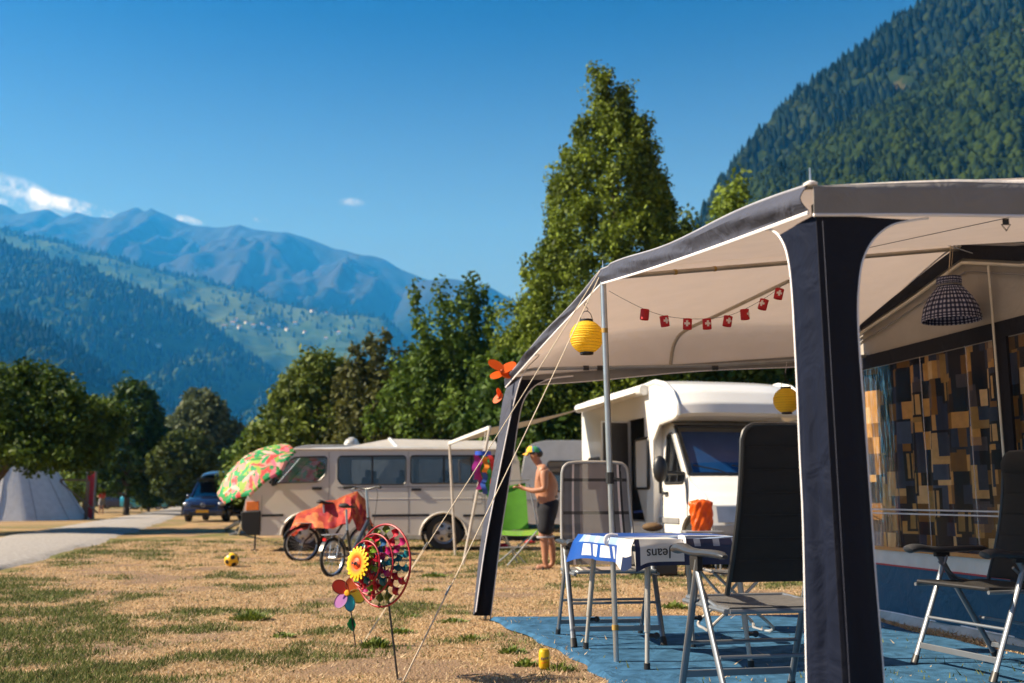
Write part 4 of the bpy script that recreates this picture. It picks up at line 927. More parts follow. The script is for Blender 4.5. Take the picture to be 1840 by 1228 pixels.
# flag garland
GY = 6.25
gp = [(1094, 523, 6.2), (1125, 540, 6.2), (1158, 556, 6.22), (1194, 568, 6.24), (1235, 573, 6.26), (1270, 573, 6.28), (1307, 568, 6.3), (1338, 556, 6.32), (1371, 538, 6.34), (1399, 519, 6.36), (1428, 495, 6.38), (1455, 470, 6.4)]
GA = W('flag_garland', 'string of small red paper lampions with white crosses under the awning roof', 'garland', D(1094, 523, 6.2))
mb = MB(); mb.tube(smooth_path([D(*q) for q in gp], 4), .0016, 5); GA.p(mb, 'string', M('dark_string', (.12, .11, .12), .8))
RED = M('red_paper', (.50, .012, .02), .6, trans=.15, var=.08); WH = M('white_print', (.72, .60, .58), .7)
rr = random.Random(4); yaw = [1.7, .3, -.25, .05, .15, .9, -.6, -.1, .5]
for i, q in enumerate(gp[2:11]):
    c = D(*q) + Vector((0, 0, -.035)); tilt = (.1, -.12, .05, -.02, .18, -.05, .3, .25, -.35)[i]; rot = Matrix.Rotation(tilt, 4, 'Y') @ Matrix.Rotation(yaw[i], 4, 'Z')
    T = Matrix.Translation(c) @ rot; mb = MB(); mb.lathe([(.028, -.033), (.0285, -.012), (.028, .01), (.0285, .033)], 16, T, False); o = GA.p(mb, 'lampion', RED, smooth=True)
    mb = MB()
    for (cx, cz, hw, hh) in ((0, 0, .007, .019), (0, 0, .019, .007)):
        pts = [];
        for k in range(7):
            x = -hw + 2 * hw * k / 6; a = x / .0295 - math.pi / 2; pts.append((a, -hh)); 
        vv = [T @ Vector((.0296 * math.cos(a), .0296 * math.sin(a), z)) for (a, _) in pts for z in (-hh + .0, hh)]
        mb.add(vv, [(2 * k, 2 * k + 2, 2 * k + 3, 2 * k + 1) for k in range(6)])
    build(mb, 'white_cross', WH, o, off=GA.base)
# guy ropes
ROPE = M('cream_rope', (.72, .62, .48), .8)
def rope(a, b, label, tens):
    w = W('guy_rope', label, 'rope', b, 'cream guy ropes of the awning'); mb = MB(); pts = [a.lerp(b, k / 20) - Vector((0, 0, .02 * math.sin(math.pi * k / 20))) for k in range(21)]
    mb.tube(pts, .0030, 6); w.p(mb, 'cord', ROPE, smooth=True)
    q = a.lerp(b, tens); d = (b - a).normalized(); mb = MB(); mb.bar(q - d * .03, q + d * .03, .012, .006); w.p(mb, 'tensioner', STEELD)
    mb = MB(); mb.tube([q + Vector((.004, 0, .006)), b + Vector((0, 0, .01))], .0024, 5); w.p(mb, 'cord', ROPE, smooth=True)
    mb = MB(); mb.tube([b + Vector((0, 0, -.08)), b + Vector((-.01, -.01, .03)), b + Vector((-.025, -.02, .02))], .004, 6); w.p(mb, 'peg', STEELD, smooth=True)
rope(MP + Vector((-.02, -.01, .01)), G(652, 1158), 'guy rope running behind the big spinning wheel', .72)
rope(MP + Vector((-.01, -.02, .0)), G(724, 1228), 'guy rope reaching the ground at the bottom edge right of the spinning wheel', .80)
rope(D(1052, 514, 6.6), G(880, 1118) + Vector((-.0, 0, 0)), 'short guy rope along the far half of the front', .35) if False else None
# orange wind toys on the far leg
def windtoy(c, label, spec):
    w = W('wind_toy', label, 'wind toy', c, 'orange wind toys on the awning leg'); m = M('orange_nylon', (.85, .16, .01), .4, trans=.45, tcol=(1, .25, .02))
    for (dx, dz, rx, rz_, ang) in spec:
        a = Matrix.Rotation(ang, 3, 'Y'); mb = MB(); mb.disc(c + Vector((dx, 0, dz)), a @ Vector((rx, 0, 0)), a @ Vector((0, .02, rz_)), 18, .003); w.p(mb, 'petal', m)
    mb = MB(); mb.ball(c, .018); w.p(mb, 'hub', M('orange_hub', (.5, .08, .01), .4), smooth=True)
windtoy(D(902, 667, 8.45), 'upper orange butterfly shaped wind toy at the top of the far leg', ((-.05, .05, .075, .04, .5), (-.045, -.035, .06, .033, -.3), (.05, .03, .08, .04, -.5), (.03, -.03, .05, .03, .6)))
windtoy(D(897, 716, 8.45), 'lower yellow orange wind toy partly behind the far leg', ((-.01, .0, .055, .03, -.8), (0, .04, .05, .02, 1.3)))
# ================================================================ CAMP FURNITURE
PAD = M('black_padded_mesh', (.016, .014, .014), .75, var=.15, vs=30, bump=.7, bs=700)
SEATG = M('grey_seat_mesh', (.10, .095, .095), .8, var=.15, vs=30, bump=.5, bs=500)
PLAST = M('charcoal_armrest', (.035, .038, .045), .35, var=.1)
def copy_tree(o, parent=None):
    c = o.copy(); COL.objects.link(c); c.parent = parent
    for ch in list(o.children): copy_tree(ch, c)
    return c
def plaid(u, v):
    x = u
    base = (.17, .16, .155)
    if .10 < x < .13 or .235 < x < .262: base = (.03, .028, .03)
    elif .13 <= x < .165 or .81 < x < .85: base = (.85, .72, .65)
    elif .262 <= x < .74: base = (.34, .28, .25)
    elif x < .10 or x > .90: base = (.20, .19, .19)
    return base
def camp_chair(label, loc, rz, style, lean=.26, hb=1.20, wd=.26, az=0., zb=.50):
    t = thing('camp_chair', label, 'chair', loc, rz, 'folding camping chairs'); al = ALU
    for s in (-1, 1):
        x = s * (wd + .035)
        for (y0, y1, nm) in ((.05, .32, 'leg'), (.10, -.27, 'leg')):
            mb = MB(); a = Vector((x, y0, .635 + az)); b = Vector((x, y1, .03)); mb.tube([a, b], .0135, 10, flat=1.35); o = build(mb, nm, al, t, True)
            c = MB(); d = (a - b).normalized(); c.tube([b - d * .028, b + d * .03], [.019, .017], 10, flat=1.3); build(c, 'foot_cap', BLACKP, o, True)
        # moulded armrest
        mb = MB(); pts = [(x - s * .0, -.27, .665), (x, -.20, .672), (x, -.08, .672), (x, .05, .668), (x, .16, .672), (x, .25, .682), (x, .31, .676), (x, .33, .664)]; pts = [(a, b, c + az) for a, b, c in pts]
        P = smooth_path(pts, 4); ws_ = np.interp(np.linspace(0, 1, len(P)), [0, .1, .35, .6, .8, .93, 1], [.012, .024, .025, .028, .036, .034, .012])
        mb.tube(P, [float(q) * 1.18 for q in ws_], 14, flat=.62); o = build(mb, 'armrest', PLAST, t, True)
        mb = MB(); mb.box((x, .08, .642 + az * .6), (.03, .10, .03 + az)); build(mb, 'hinge', BLACKP, o, bevel=.004)
        mb = MB(); mb.tube([(x - s * .02, .12, .60), (x - s * .02, .0, .50), (x - s * .03, -.20, .455)], .009, 8); build(mb, 'brace', al, t, True)
        mb = MB(); mb.tube([(x - s * .018, y_, .47) for y_ in (-.22, .30)], .011, 8); build(mb, 'side_rail', al, t, True)
    for (y, z, h) in ((.285, .115, .034), (-.235, .10, .030)):
        mb = MB(); mb.box((0, y, z), (2 * wd + .05, .014, h)); build(mb, 'crossbar', al, t, bevel=.003)
    for (y, z) in ((.215, .275), (-.165, .26)):
        mb = MB(); mb.tube([(-wd - .03, y, z), (wd + .03, y, z)], .009, 8); build(mb, 'stretcher', al, t, True)
    # seat
    mb = MB(); fr = [(-wd, -.22, .47), (-wd, .24, .485), (-wd + .05, .29, .487), (wd - .05, .29, .487), (wd, .24, .485), (wd, -.22, .47)]
    mb.tube(smooth_path(fr, 3), .0125, 8); mb.tube([(-wd, -.22, .468), (wd, -.22, .468)], .0125, 8); build(mb, 'seat_frame', al if style != 'dark' else BLACKP, t, True)
    mat = SEATG if style == 'grey' else PAD if style == 'dark' else M('plaid_mesh', (1, 1, 1), .8, attr=True, var=.05, alpha=.93, trans=.12)
    mb = MB(); mb.sheet(lambda u, v: ((2 * u - 1) * wd, -.22 + .51 * v, .487 - .022 * math.sin(math.pi * u) * math.sin(math.pi * v) + (.005 * abs(math.sin(v * 13)) if style != 'plaid' else 0)), 20, 24, col=(lambda u, v: plaid(u, v)) if style == 'plaid' else None, thick=.012 if style != 'plaid' else .003)
    build(mb, 'seat', mat, t, True)
    # backrest, leaning back
    z0 = zb; H = hb - z0; dy = H * math.tan(lean)
    def bp(u, v, o=0.):
        x = (2 * u - 1) * (wd * (1.02 - .10 * v)); r = .07; z = z0 + H * v; y = -.235 - dy * v - .02 * math.sin(math.pi * v) * 2
        # rounded upper corners
        xx = abs(x) - (wd * .92 - r); zz_ = z - (hb - r)
        if xx > 0 and zz_ > 0:
            k = math.hypot(xx, zz_) / r
            if k > 1e-6:
                m = max(xx, zz_) / r; q = m / k if k > 0 else 1; x = math.copysign(wd * .92 - r + xx * q, x); z = hb - r + zz_ * q
        return Vector((x, y - o, z))
    if style == 'plaid':
        mb = MB(); mb.sheet(lambda u, v: bp(u, v) + Vector((0, -.012 * math.sin(math.pi * u), 0)), 60, 64, col=lambda u, v: tuple(c * (.18 if (abs(v - .14) < .014 or abs(v - .50) < .014 or abs(v - .83) < .014) else 1) for c in plaid(u, v)))
        build(mb, 'backrest', mat, t, True)
        mb = MB(); mb.tube([bp(0, v) for v in np.linspace(-.08, .9, 8)] + [bp(0, .96), bp(.02, 1.0)] + [bp(u, 1.0) + Vector((0, 0, .006 * math.sin(math.pi * u))) for u in np.linspace(.08, .92, 8)] + [bp(.98, 1.0), bp(1, .96)] + [bp(1, v) for v in np.linspace(.9, -.08, 8)], .012, 8); build(mb, 'back_frame', M('pale_alloy', (.45, .43, .40), .4, metal=.5), t, True)
    else:
        nseg = 7 if style == 'grey' else 6
        def pad(u, v):
            b = .032 * (max(0, 1 - abs(2 * u - 1) ** 8)) * (.70 + .30 * abs(math.sin(math.pi * v * nseg)) ** .5)
            if v > .80: b += .022 * math.sin(math.pi * (v - .80) / .20)
            return bp(u, v, -b)
        def padb(u, v):
            b = .014 * (max(0, 1 - abs(2 * u - 1) ** 8)) * (.45 + .55 * abs(math.sin(math.pi * v * nseg)) ** .4)
            return bp(u, v, b)
        mb = MB(); mb.sheet(pad, 20, 84); mb.sheet(padb, 20, 84); build(mb, 'backrest', PAD, t, True)
        mb = MB(); mb.tube([bp(0, v, 0) * 1.0 for v in np.linspace(-.08, .9, 10)] + [bp(0, .96), bp(.02, 1)] + [bp(u, 1) for u in np.linspace(.1, .9, 6)] + [bp(.98, 1), bp(1, .96)] + [bp(1, v) for v in np.linspace(.9, -.08, 10)], .0125, 8); build(mb, 'back_frame', BLACKP, t, True)
        mb = MB()
        for k in range(1, nseg):
            v = k / nseg; mb.tube([padb(u, v) + Vector((0, -.0005, 0)) for u in np.linspace(.05, .95, 12)], .0015, 4)
        build(mb, 'seam', M('black_thread', (.04, .035, .035), .6), t)
    return t
def face(dx, dy): return math.atan2(-dx, dy)      # chair's +Y turned to (dx, dy)
camp_chair('black high backed camping chair seen from behind at the near end of the table', (1.20, 4.93, .02), face(-.20, .98), 'grey', lean=.20, hb=1.31, az=.05, zb=.60)
camp_chair('grey and white plaid mesh camping chair standing behind the table', (.67, 7.18, .02), face(.13, -.99), 'plaid', lean=.16, hb=1.24, wd=.27)
camp_chair('dark camping chair against the patterned curtain wall at the right edge', (2.79, 5.93, .02), face(-.955, -.30), 'dark', lean=.20, hb=1.26, wd=.275)
# table
p1 = G(1163, 1213); p2 = G(1053, 1173); p3 = G(1350, 1208); p4 = G(1246, 1170)
ctr = (p1 + p2 + p3 + p4) / 4; e1 = ((p1 - p2) + (p3 - p4)).normalized(); e2 = Vector((-e1.y, e1.x, 0)); e2 = e2 if e2.x > 0 else -e2
TB = W('camping_table', 'folding camping table with grey tube legs under a printed cloth', 'table', ctr)
A_, B_ = .455, .40; ZT = .762
def tb(a, b, z): return ctr + e1 * (a * A_) + e2 * (b * B_) + Vector((0, 0, z))
mb = MB(); P = [tb(-1, -1, ZT - .025), tb(1, -1, ZT - .025), tb(1, 1, ZT - .025), tb(-1, 1, ZT - .025)]; mb.prism(P, (0, 0, .022)); TB.p(mb, 'tabletop', M('grey_tabletop', (.4, .4, .38), .5), bevel=.006)
for q in (p1, p2, p3, p4):
    top = q.lerp(ctr, -.02); top = ctr + (Vector((q.x, q.y, 0)) - ctr) * .86; top.z = ZT - .03; b = Vector((q.x, q.y, .02))
    mb = MB(); mb.tube([b.lerp(top, .30), top], .0175, 12); mb.tube([b, b.lerp(top, .30)], .0135, 10); o = TB.p(mb, 'leg', M('cream_grey_tube', (.42, .40, .37), .4, metal=.3), smooth=True)
    mb = MB(); mb.tube([b, b + Vector((0, 0, .045))], .019, 10); TB.p(mb, 'foot_cap', BLACKP, o)
    k = b.lerp(top, .27); mb = MB(); mb.tube([k, k + Vector((.05, .01, 0))], .012, 8); mb.ball(k + Vector((.055, .01, 0)), .020, n=8, m=6); TB.p(mb, 'knob', BLACKP, o)
for a in (-1, 1): mb = MB(); mb.bar(tb(-.9, a * .92, ZT - .055), tb(.9, a * .92, ZT - .055), .018, .03); TB.p(mb, 'apron', STEELD)
CL = W('tablecloth', 'blue white and navy printed tablecloth with upside down lettering', 'tablecloth', ctr + Vector((0, 0, ZT)))
BL = (.012, .075, .36); NV = (.012, .02, .07); WT = (.72, .70, .68); LB = (.28, .40, .62); CR = (.55, .52, .46)
def cloth_col(a, b):
    """a along e1 (-1 far .. 1 near), b along e2; print in metres"""
    x, y = a * A_, b * B_; r = int((x * 7 + 40)) * 13 + int((y * 7 + 40)) * 7
    if y > .10 and x > .0 : return NV if y > .02 else WT
    if (x > .30 or x > .2 and y > -.2): return WT if y < .12 else NV
    if abs((x * 5) % 1 - .5) < .22 and y < -.45: return WT
    return BL if (r % 5) else LB
DROP = .145
mb = MB(); mb.sheet(lambda u, v: tb(2.04 * u - 1.02, 2.04 * v - 1.02, ZT + .003 + .003 * math.sin(u * 9 + v * 5)), 40, 36, col=lambda u, v: (BL if u < .55 else WT if (u < .60 or (v < .35 and u > .8)) else LB if int(u * 9 + v * 7) % 3 == 0 else BL if v < .4 else NV))
CLM = M('oilcloth', (1, 1, 1), .35, attr=True, var=.04, trans=.12); CL.p(mb, 'top_sheet', CLM, smooth=True)
# left drape (faces the camera's left), sagging in the middle with drooping corners
def dl(u, v):
    a = 2.06 * u - 1.03; d = DROP * (1.0 + .25 * math.exp(-((u - .93) / .07) ** 2) + .25 * math.exp(-((u - .03) / .10) ** 2) - .0 * u)
    out = .018 + .055 * v * math.exp(-((u - .0) / .22) ** 2) * .9 + .02 * math.sin(u * 17) * v + .03 * v * math.exp(-((u - .95) / .1) ** 2)
    p = tb(a, -1.02, ZT + .002) - e2 * (out * min(1, v * 4)) - e1 * (.05 * v * math.exp(-(u / .12) ** 2)); p.z -= d * v; return p
def dlc(u, v):
    if .78 < u < .90: return WT
    if u >= .90: return NV if v > .55 else WT
    if v > .35 and v < .88 and u < .72:
        k = (u * 6) % 1
        if u > .18 and k < .72: return (.66, .68, .70)
    if v < .28 and u > .12: return LB if int(u * 16) % 3 else (.5, .56, .66)
    return BL
mb = MB(); mb.sheet(dl, 60, 14, col=dlc, thick=.0015); CL.p(mb, 'drape', CLM, smooth=True, label='blue drape with white squares')
def dn(u, v):
    d = DROP * (1.02 + .22 * math.exp(-(u / .06) ** 2)); p = tb(1.02, -1.02 + 2.06 * u, ZT + .002) + e1 * (min(1, v * 4) * (.015 + .012 * math.sin(u * 19) * v)); p.z -= d * v; return p
mb = MB(); mb.sheet(dn, 60, 14, col=lambda u, v: (NV if u < .035 else NV if (u < .36 and v > .86) else WT if u < .36 else NV if not (v < .28 and int(u * 20) % 3 == 0) else (.30, .33, .42)), thick=.0015); CL.p(mb, 'drape', CLM, smooth=True, label='white and navy drape lettered jeans upside down')
def jeansfn(x, y, z):
    c = .175; u = c + (-x) / (2.06 * B_); vv = .52 + y / DROP / 1.0; p = dn(max(0, min(1, u)), max(0, min(1, vv))); return p + e1 * (.004 + z)
CL.p(text_mb('Jeans', .080, jeansfn, .0008), 'lettering', M('black_print', (.012, .012, .02), .5))
for (dfn, uu) in ((dl, .60), (dn, .37)):
    c = dfn(uu, 0); mb = MB(); o_ = (-e2 if dfn is dl else e1)
    mb.tube(smooth_path([c - o_ * .05 + Vector((0, 0, .006)), c + Vector((0, 0, .009)), c + o_ * .024, c + o_ * .028 - Vector((0, 0, .03)), c + o_ * .006 - Vector((0, 0, .042)), c - o_ * .02 - Vector((0, 0, .035))], 4), .006, 8, flat=2.2); CL.p(mb, 'clip', F_WHITE, smooth=True)
# folding stool with rounded feet behind the black chair
c = G(1318, 1140); c.z = 0.02; ST = W('folding_stool', 'folding stool with bent tube feet half hidden behind the black chair', 'stool', c)
sx = Vector((.97, .1, 0)); sy = Vector((-.1, .97, 0)); TM = M('pale_tube_metal', (.46, .44, .42), .35, metal=.5)
def lp(pts): return smooth_path([c + sx * a + sy * b + Vector((0, 0, z)) for a, b, z in pts], 5)
for s in (-1, 1):
    mb = MB(); mb.tube(lp([(s * .20, -.20, .44), (s * -.02, -.20, .24), (-s * .22, -.20, .07), (-s * .24, -.18, .03), (-s * .22, -.10, .012), (-s * .20, .10, .012), (-s * .22, .18, .03), (-s * .18, .20, .08), (s * .02, .20, .24), (s * .20, .20, .44)]), .0115, 8); ST.p(mb, 'leg_loop', TM, smooth=True)
mb = MB(); mb.sheet(lambda u, v: c + sx * (-.24 + .48 * u) + sy * (-.22 + .44 * v) + Vector((0, 0, .455 - .02 * math.sin(math.pi * u))), 10, 8, thick=.012); ST.p(mb, 'seat', SEATG, smooth=True)
for s in (-1, 1): mb = MB(); mb.tube([c + sx * (s * .22) + sy * -.23 + Vector((0, 0, .45)), c + sx * (s * .22) + sy * .23 + Vector((0, 0, .45))], .012, 8); ST.p(mb, 'seat_rail', TM, smooth=True)

# drink can
c = G(978, 1203) ; CN = W('drink_can', 'yellow drink can standing on the grass beside the blue groundsheet', 'can', c)
mb = MB(); mb.lathe([(.020, .002), (.026, .004), (.0325, .014), (.0328, .098), (.029, .108), (.0265, .112), (.0265, .116), (.0255, .1165)], 28, Matrix.Translation(c)); CN.p(mb, 'body', M('yellow_can_print', (.78, .50, .02), .28, metal=.35, var=.06, vs=40), smooth=True)
mb = MB(); mb.lathe([(.0255, .1165), (.0235, .112), (.001, .1115)], 24, Matrix.Translation(c), False); CN.p(mb, 'lid', STEEL, smooth=True)
mb = MB(); mb.box(c + Vector((0, -.006, .1145)), (.012, .02, .0015)); CN.p(mb, 'pull_tab', STEEL)
def canfn(x, y, z):
    a = -math.pi / 2 + x / .033; r = .0334 + z; return c + Vector((r * math.cos(a), r * math.sin(a), .066 + y + x * .18))
CN.p(text_mb('Fanta', .023, canfn, .0004, shear=.2), 'lettering', M('blue_print', (.01, .03, .20), .4))
mb = MB(); mb.sheet(lambda u, v: canfn(-.02 + .04 * u, -.026 + .006 * v, .0002), 10, 1); CN.p(mb, 'print_band', M('orange_print', (.75, .22, .01), .4))

# spinning wheels
def ring_pts(c, r, X, Yv, n=48): return [c + X * (r * math.cos(t)) + Yv * (r * math.sin(t)) for t in np.linspace(0, 2 * math.pi, n + 1)[:-1]]
base = G(717, 1222); PW = W('spinning_wheel', 'large red triple ring wind wheel with twisted ribbons and a sunflower on a black stick', 'wind spinner', base)
ax = Vector((-.66, -.74, .10)).normalized(); X_ = Vector((0, 0, 1)).cross(ax).normalized(); Y_ = ax.cross(X_)
cbig = D(688, 1016, 5.76); cols = {'red': (.50, .01, .03), 'teal': (.01, .16, .20), 'green': (.16, .30, .02), 'magenta': (.45, .01, .14), 'blue': (.01, .08, .22), 'olive': (.14, .18, .03)}
def shiny(n): return M('ribbon_' + n, cols[n], .3, var=.15, vs=30, trans=.25)
RIM = M('red_rim', (.32, .006, .014), .35)
for k, (r, dd, nr) in enumerate(((.228, 0., 16), (.168, .075, 14), (.126, .135, 12))):
    cc = cbig + ax * dd; mb = MB(); mb.tube(ring_pts(cc, r, X_, Y_), .0062 if k == 0 else .005, 8, closed=True); ring = PW.p(mb, 'ring', RIM, smooth=True)
    names = ['teal', 'teal', 'magenta', 'red', 'olive', 'olive', 'red', 'red'] if k == 0 else ['teal', 'magenta', 'blue', 'red', 'green', 'red'] if k == 1 else ['red', 'green', 'red', 'teal', 'red', 'green']
    for j in range(nr):
        a = 2 * math.pi * j / nr + .2 * k; d = X_ * math.cos(a) + Y_ * math.sin(a); t = ax.cross(d); mb = MB()
        ra, rb = (r * .16 if k else .07), r * .97; tw = 2.5 * math.pi
        mb.sheet(lambda u, v: cc + d * (ra + (rb - ra) * u) + (t * math.cos(tw * u) + ax * math.sin(tw * u)) * ((v - .5) * .056 * (.75 + .25 * math.cos(tw * u * 2))) , 18, 2, thick=.0008)
        PW.p(mb, 'ribbon', shiny(names[j % len(names)]), ring, smooth=True)
mb = MB(); mb.tube([cbig - ax * .03, cbig + ax * .19], .005, 8); PW.p(mb, 'axle', BLACKP, smooth=True)
fl = cbig + ax * .175; mb = MB()
for lay, (n, L_, w_, off) in enumerate(((18, .094, .014, 0), (18, .080, .013, .17))):
    for j in range(n):
        a = 2 * math.pi * j / n + off; d = X_ * math.cos(a) + Y_ * math.sin(a); t = ax.cross(d)
        mb.sheet(lambda u, v: fl + ax * (.004 + lay * .006 + .010 * math.sin(u * 2.4)) + d * (.012 + (L_ - .012) * u) + t * ((v - .5) * 2 * w_ * (math.sin(math.pi * (.12 + .80 * u)) ** .7)), 8, 2, col=lambda u, v: tuple(np.array((.85, .10, .01)) * (1 - min(1, max(0, u * 2.0 - .75))) + np.array((.92, .66, .02)) * min(1, max(0, u * 2.0 - .75))))
PW.p(mb, 'sunflower', M('flower_petals', (1, 1, 1), .5, attr=True, var=.06, trans=.25), smooth=True)
mb = MB(); mb.lathe([(.034, 0), (.03, .008), (.012, .014), (.001, .016)], 18, Matrix.Translation(fl + ax * .012) @ ax.to_track_quat('Z', 'Y').to_matrix().to_4x4()); PW.p(mb, 'flower_centre', M('orange_centre', (.72, .07, .005), .5), smooth=True)
mb = MB(); mb.ball(fl + ax * .032 + X_ * .005, .009); mb.sheet(lambda u, v: fl + ax * .034 + X_ * (-.024 + .048 * u) + Y_ * ((v - .5) * .02 * abs(2 * u - 1)), 8, 2, thick=.001); PW.p(mb, 'bow', M('black_bow', (.03, .012, .01), .5))
mb = MB(); mb.tube([base + Vector((0, 0, -.05)), base.lerp(cbig, .5) + Vector((.0, 0, 0)), cbig - ax * .01], .0058, 8); PW.p(mb, 'stick', BLACKP, smooth=True)
base = G(640, 1160); FW = W('flower_windmill', 'small rainbow petal flower windmill with a green leaf on a black stick', 'wind spinner', base)
fc = D(625, 1066, 7.07); ax = Vector((-.34, -.93, .12)).normalized(); X_ = Vector((0, 0, 1)).cross(ax).normalized(); Y_ = ax.cross(X_)
for j, (px, py, colr) in enumerate(((610, 1054, (.72, .05, .02)), (634, 1049, (.85, .15, .03)), (645, 1073, (.90, .55, .04)), (629, 1089, (.01, .42, .60)), (611, 1081, (.36, .06, .42)))):
    q = D(px, py, 7.07); d = (q - fc); L_ = d.length; d = d.normalized(); t = ax.cross(d); m = M('petal_nylon_%d' % j, colr, .45, trans=.5, var=.05, tcol=tuple(min(1, x * 1.2 + .02) for x in colr))
    mb = MB(); cc = fc + d * .068; ell = [cc + d * (.056 * math.cos(a)) + t * (.047 * math.sin(a)) + ax * (.012 * math.sin(a)) for a in np.linspace(0, 2 * math.pi, 25)[:-1]]
    mb.add([cc] + ell, [(0, 1 + k, 1 + (k + 1) % 24) for k in range(24)]); o = FW.p(mb, 'petal', m, smooth=True)
    mb = MB(); mb.tube(ell, .0038, 6, closed=True); FW.p(mb, 'petal_rim', M('petal_rim_%d' % j, tuple(x * .25 for x in colr), .5), o, smooth=True)
mb = MB(); mb.lathe([(.001, -.01), (.02, -.008), (.022, 0), (.018, .01), (.001, .013)], 16, Matrix.Translation(fc + ax * .01) @ ax.to_track_quat('Z', 'Y').to_matrix().to_4x4()); FW.p(mb, 'hub', M('orange_hub2', (.75, .35, .01), .4), smooth=True)
mb = MB(); mb.tube([base + Vector((0, 0, -.03)), fc - ax * .01], .0045, 8); FW.p(mb, 'stick', BLACKP, smooth=True)
lf = D(638, 1128, 7.07); mb = MB(); mb.sheet(lambda u, v: lf + Vector((-.055 * u + .0, .02 * math.sin(u * 3), .030 * math.sin(u * 1.6))) + Vector((-.012 * (v - .5), .02 * (v - .5), -1.0 * (v - .5) * .085 * math.sin(math.pi * min(1, .1 + .9 * u)) ** .6)), 12, 8, thick=.001); FW.p(mb, 'leaf', M('green_nylon', (.01, .30, .13), .45, trans=.4), smooth=True)

# football
c = G(416, 1019) + Vector((0, 0, .10)); BLW = W('football', 'yellow and black football lying on the dry grass', 'ball', c)
bm = bmesh.new(); bmesh.ops.create_icosphere(bm, subdivisions=1, radius=1); ico = [v.co.normalized().copy() for v in bm.verts]; bm.free()
bm = bmesh.new(); bmesh.ops.create_icosphere(bm, subdivisions=5, radius=.105); rotb = Matrix.Rotation(.5, 3, 'X') @ Matrix.Rotation(.4, 3, 'Y'); mb = MB()
bm2 = bmesh.new(); bmesh.ops.create_icosphere(bm2, subdivisions=1, radius=1); bm2.free()
import itertools
V0 = Vector((0, 0, 1)); g_ = (1 + 5 ** .5) / 2; I12 = [Vector(p).normalized() for a, b in itertools.product((-1, 1), (-g_, g_)) for p in ((0, a, b), (a, b, 0), (b, 0, a))]
mb.add([rotb @ v.co + c for v in bm.verts], [tuple(v.index for v in f.verts) for f in bm.faces], [((.02, .018, .015) if max(f.calc_center_median().normalized().dot(q) for q in I12) > .945 else (.85, .48, .01)) for f in bm.faces]); bm.free()
BLW.p(mb, 'leather_shell', M('ball_leather', (1, 1, 1), .35, attr=True, var=.05), smooth=True)

# weeds and tufts one can tell apart
def tuft(px, py, wpx, hpx, label, n=160, broad=False, dark=0):
    b = G(px, py); sc = b.y / FPX; w = wpx * sc / 2; h = hpx * sc * 1.05; r = random.Random(px); mb = MB(); b.z = ground_z(b.x, b.y)
    for k in range(n):
        a = r.uniform(0, 6.28); q = r.random() ** .6; x, y = math.cos(a) * q * w, math.sin(a) * q * w * .7; hh = h * (1.05 - .55 * q) * r.uniform(.5, 1.1)
        d = Vector((math.cos(a) * q * .5 + r.gauss(0, .25), math.sin(a) * q * .5 + r.gauss(0, .25), 1)).normalized(); s_ = Vector((-math.sin(a + r.random()), math.cos(a), 0)).normalized() * ((.014 if broad else .0055) * b.y / 8)
        p0 = b + Vector((x, y, -.01)); p1 = p0 + d * hh * .6; p2 = p0 + d * hh + Vector((d.x, d.y, -.3)) * hh * .4
        g = r.random(); c0 = tuple(np.array((.05, .085, .012)) * (1 - g) + np.array((.17, .22, .03)) * g)
        mb.add([p0 - s_ * .5, p0 + s_ * .5, p1 + s_, p1 - s_, p2], [(0, 1, 2, 3), (3, 2, 4)], c0)
    o = build(mb, 'weed_tuft', M('weed_leaf', (1, 1, 1), .6, attr=True, var=.1, trans=.3)); tag(o, label, 'weed', 'green tufts growing in the dry turf'); o.location = (0, 0, 0)
for a in ((450, 1112, 70, 26, 'largest dark green grass tuft left of the flower windmill', 420, False), (508, 1146, 46, 16, 'low green weed between the grass tuft and the flower windmill', 90, True), (674, 1162, 54, 26, 'leafy green weed between the sticks of the two windmills', 130, True), (716, 1136, 62, 16, 'flat green weed just right of the big wheel stick', 120, True), (606, 1128, 40, 10, 'small weed left of the flower windmill stick', 60, True), (920, 1172, 50, 20, 'green weed left of the drink can', 110, True), (845, 1148, 60, 20, 'grey green weed under the right guy rope', 130, False), (812, 1118, 60, 14, 'low weed left of the far awning leg', 110, True), (1006, 1205, 44, 26, 'dry green tuft touching the drink can on its right', 110, False), (944, 1196, 44, 20, 'green tuft touching the drink can on its left', 90, True), (1212, 1093, 56, 18, 'bright weed behind the table at the far edge of the groundsheet', 120, True), (778, 1036, 60, 12, 'green weed patch behind the right rim of the big wheel', 110, True), (735, 1108, 44, 10, 'flat weed behind the big wheel stick', 70, True), (770, 1062, 50, 10, 'thin grass patch between the big wheel and the awning leg', 160, False)):
    tuft(a[0], a[1], a[2], a[3], a[4], a[5], a[6])
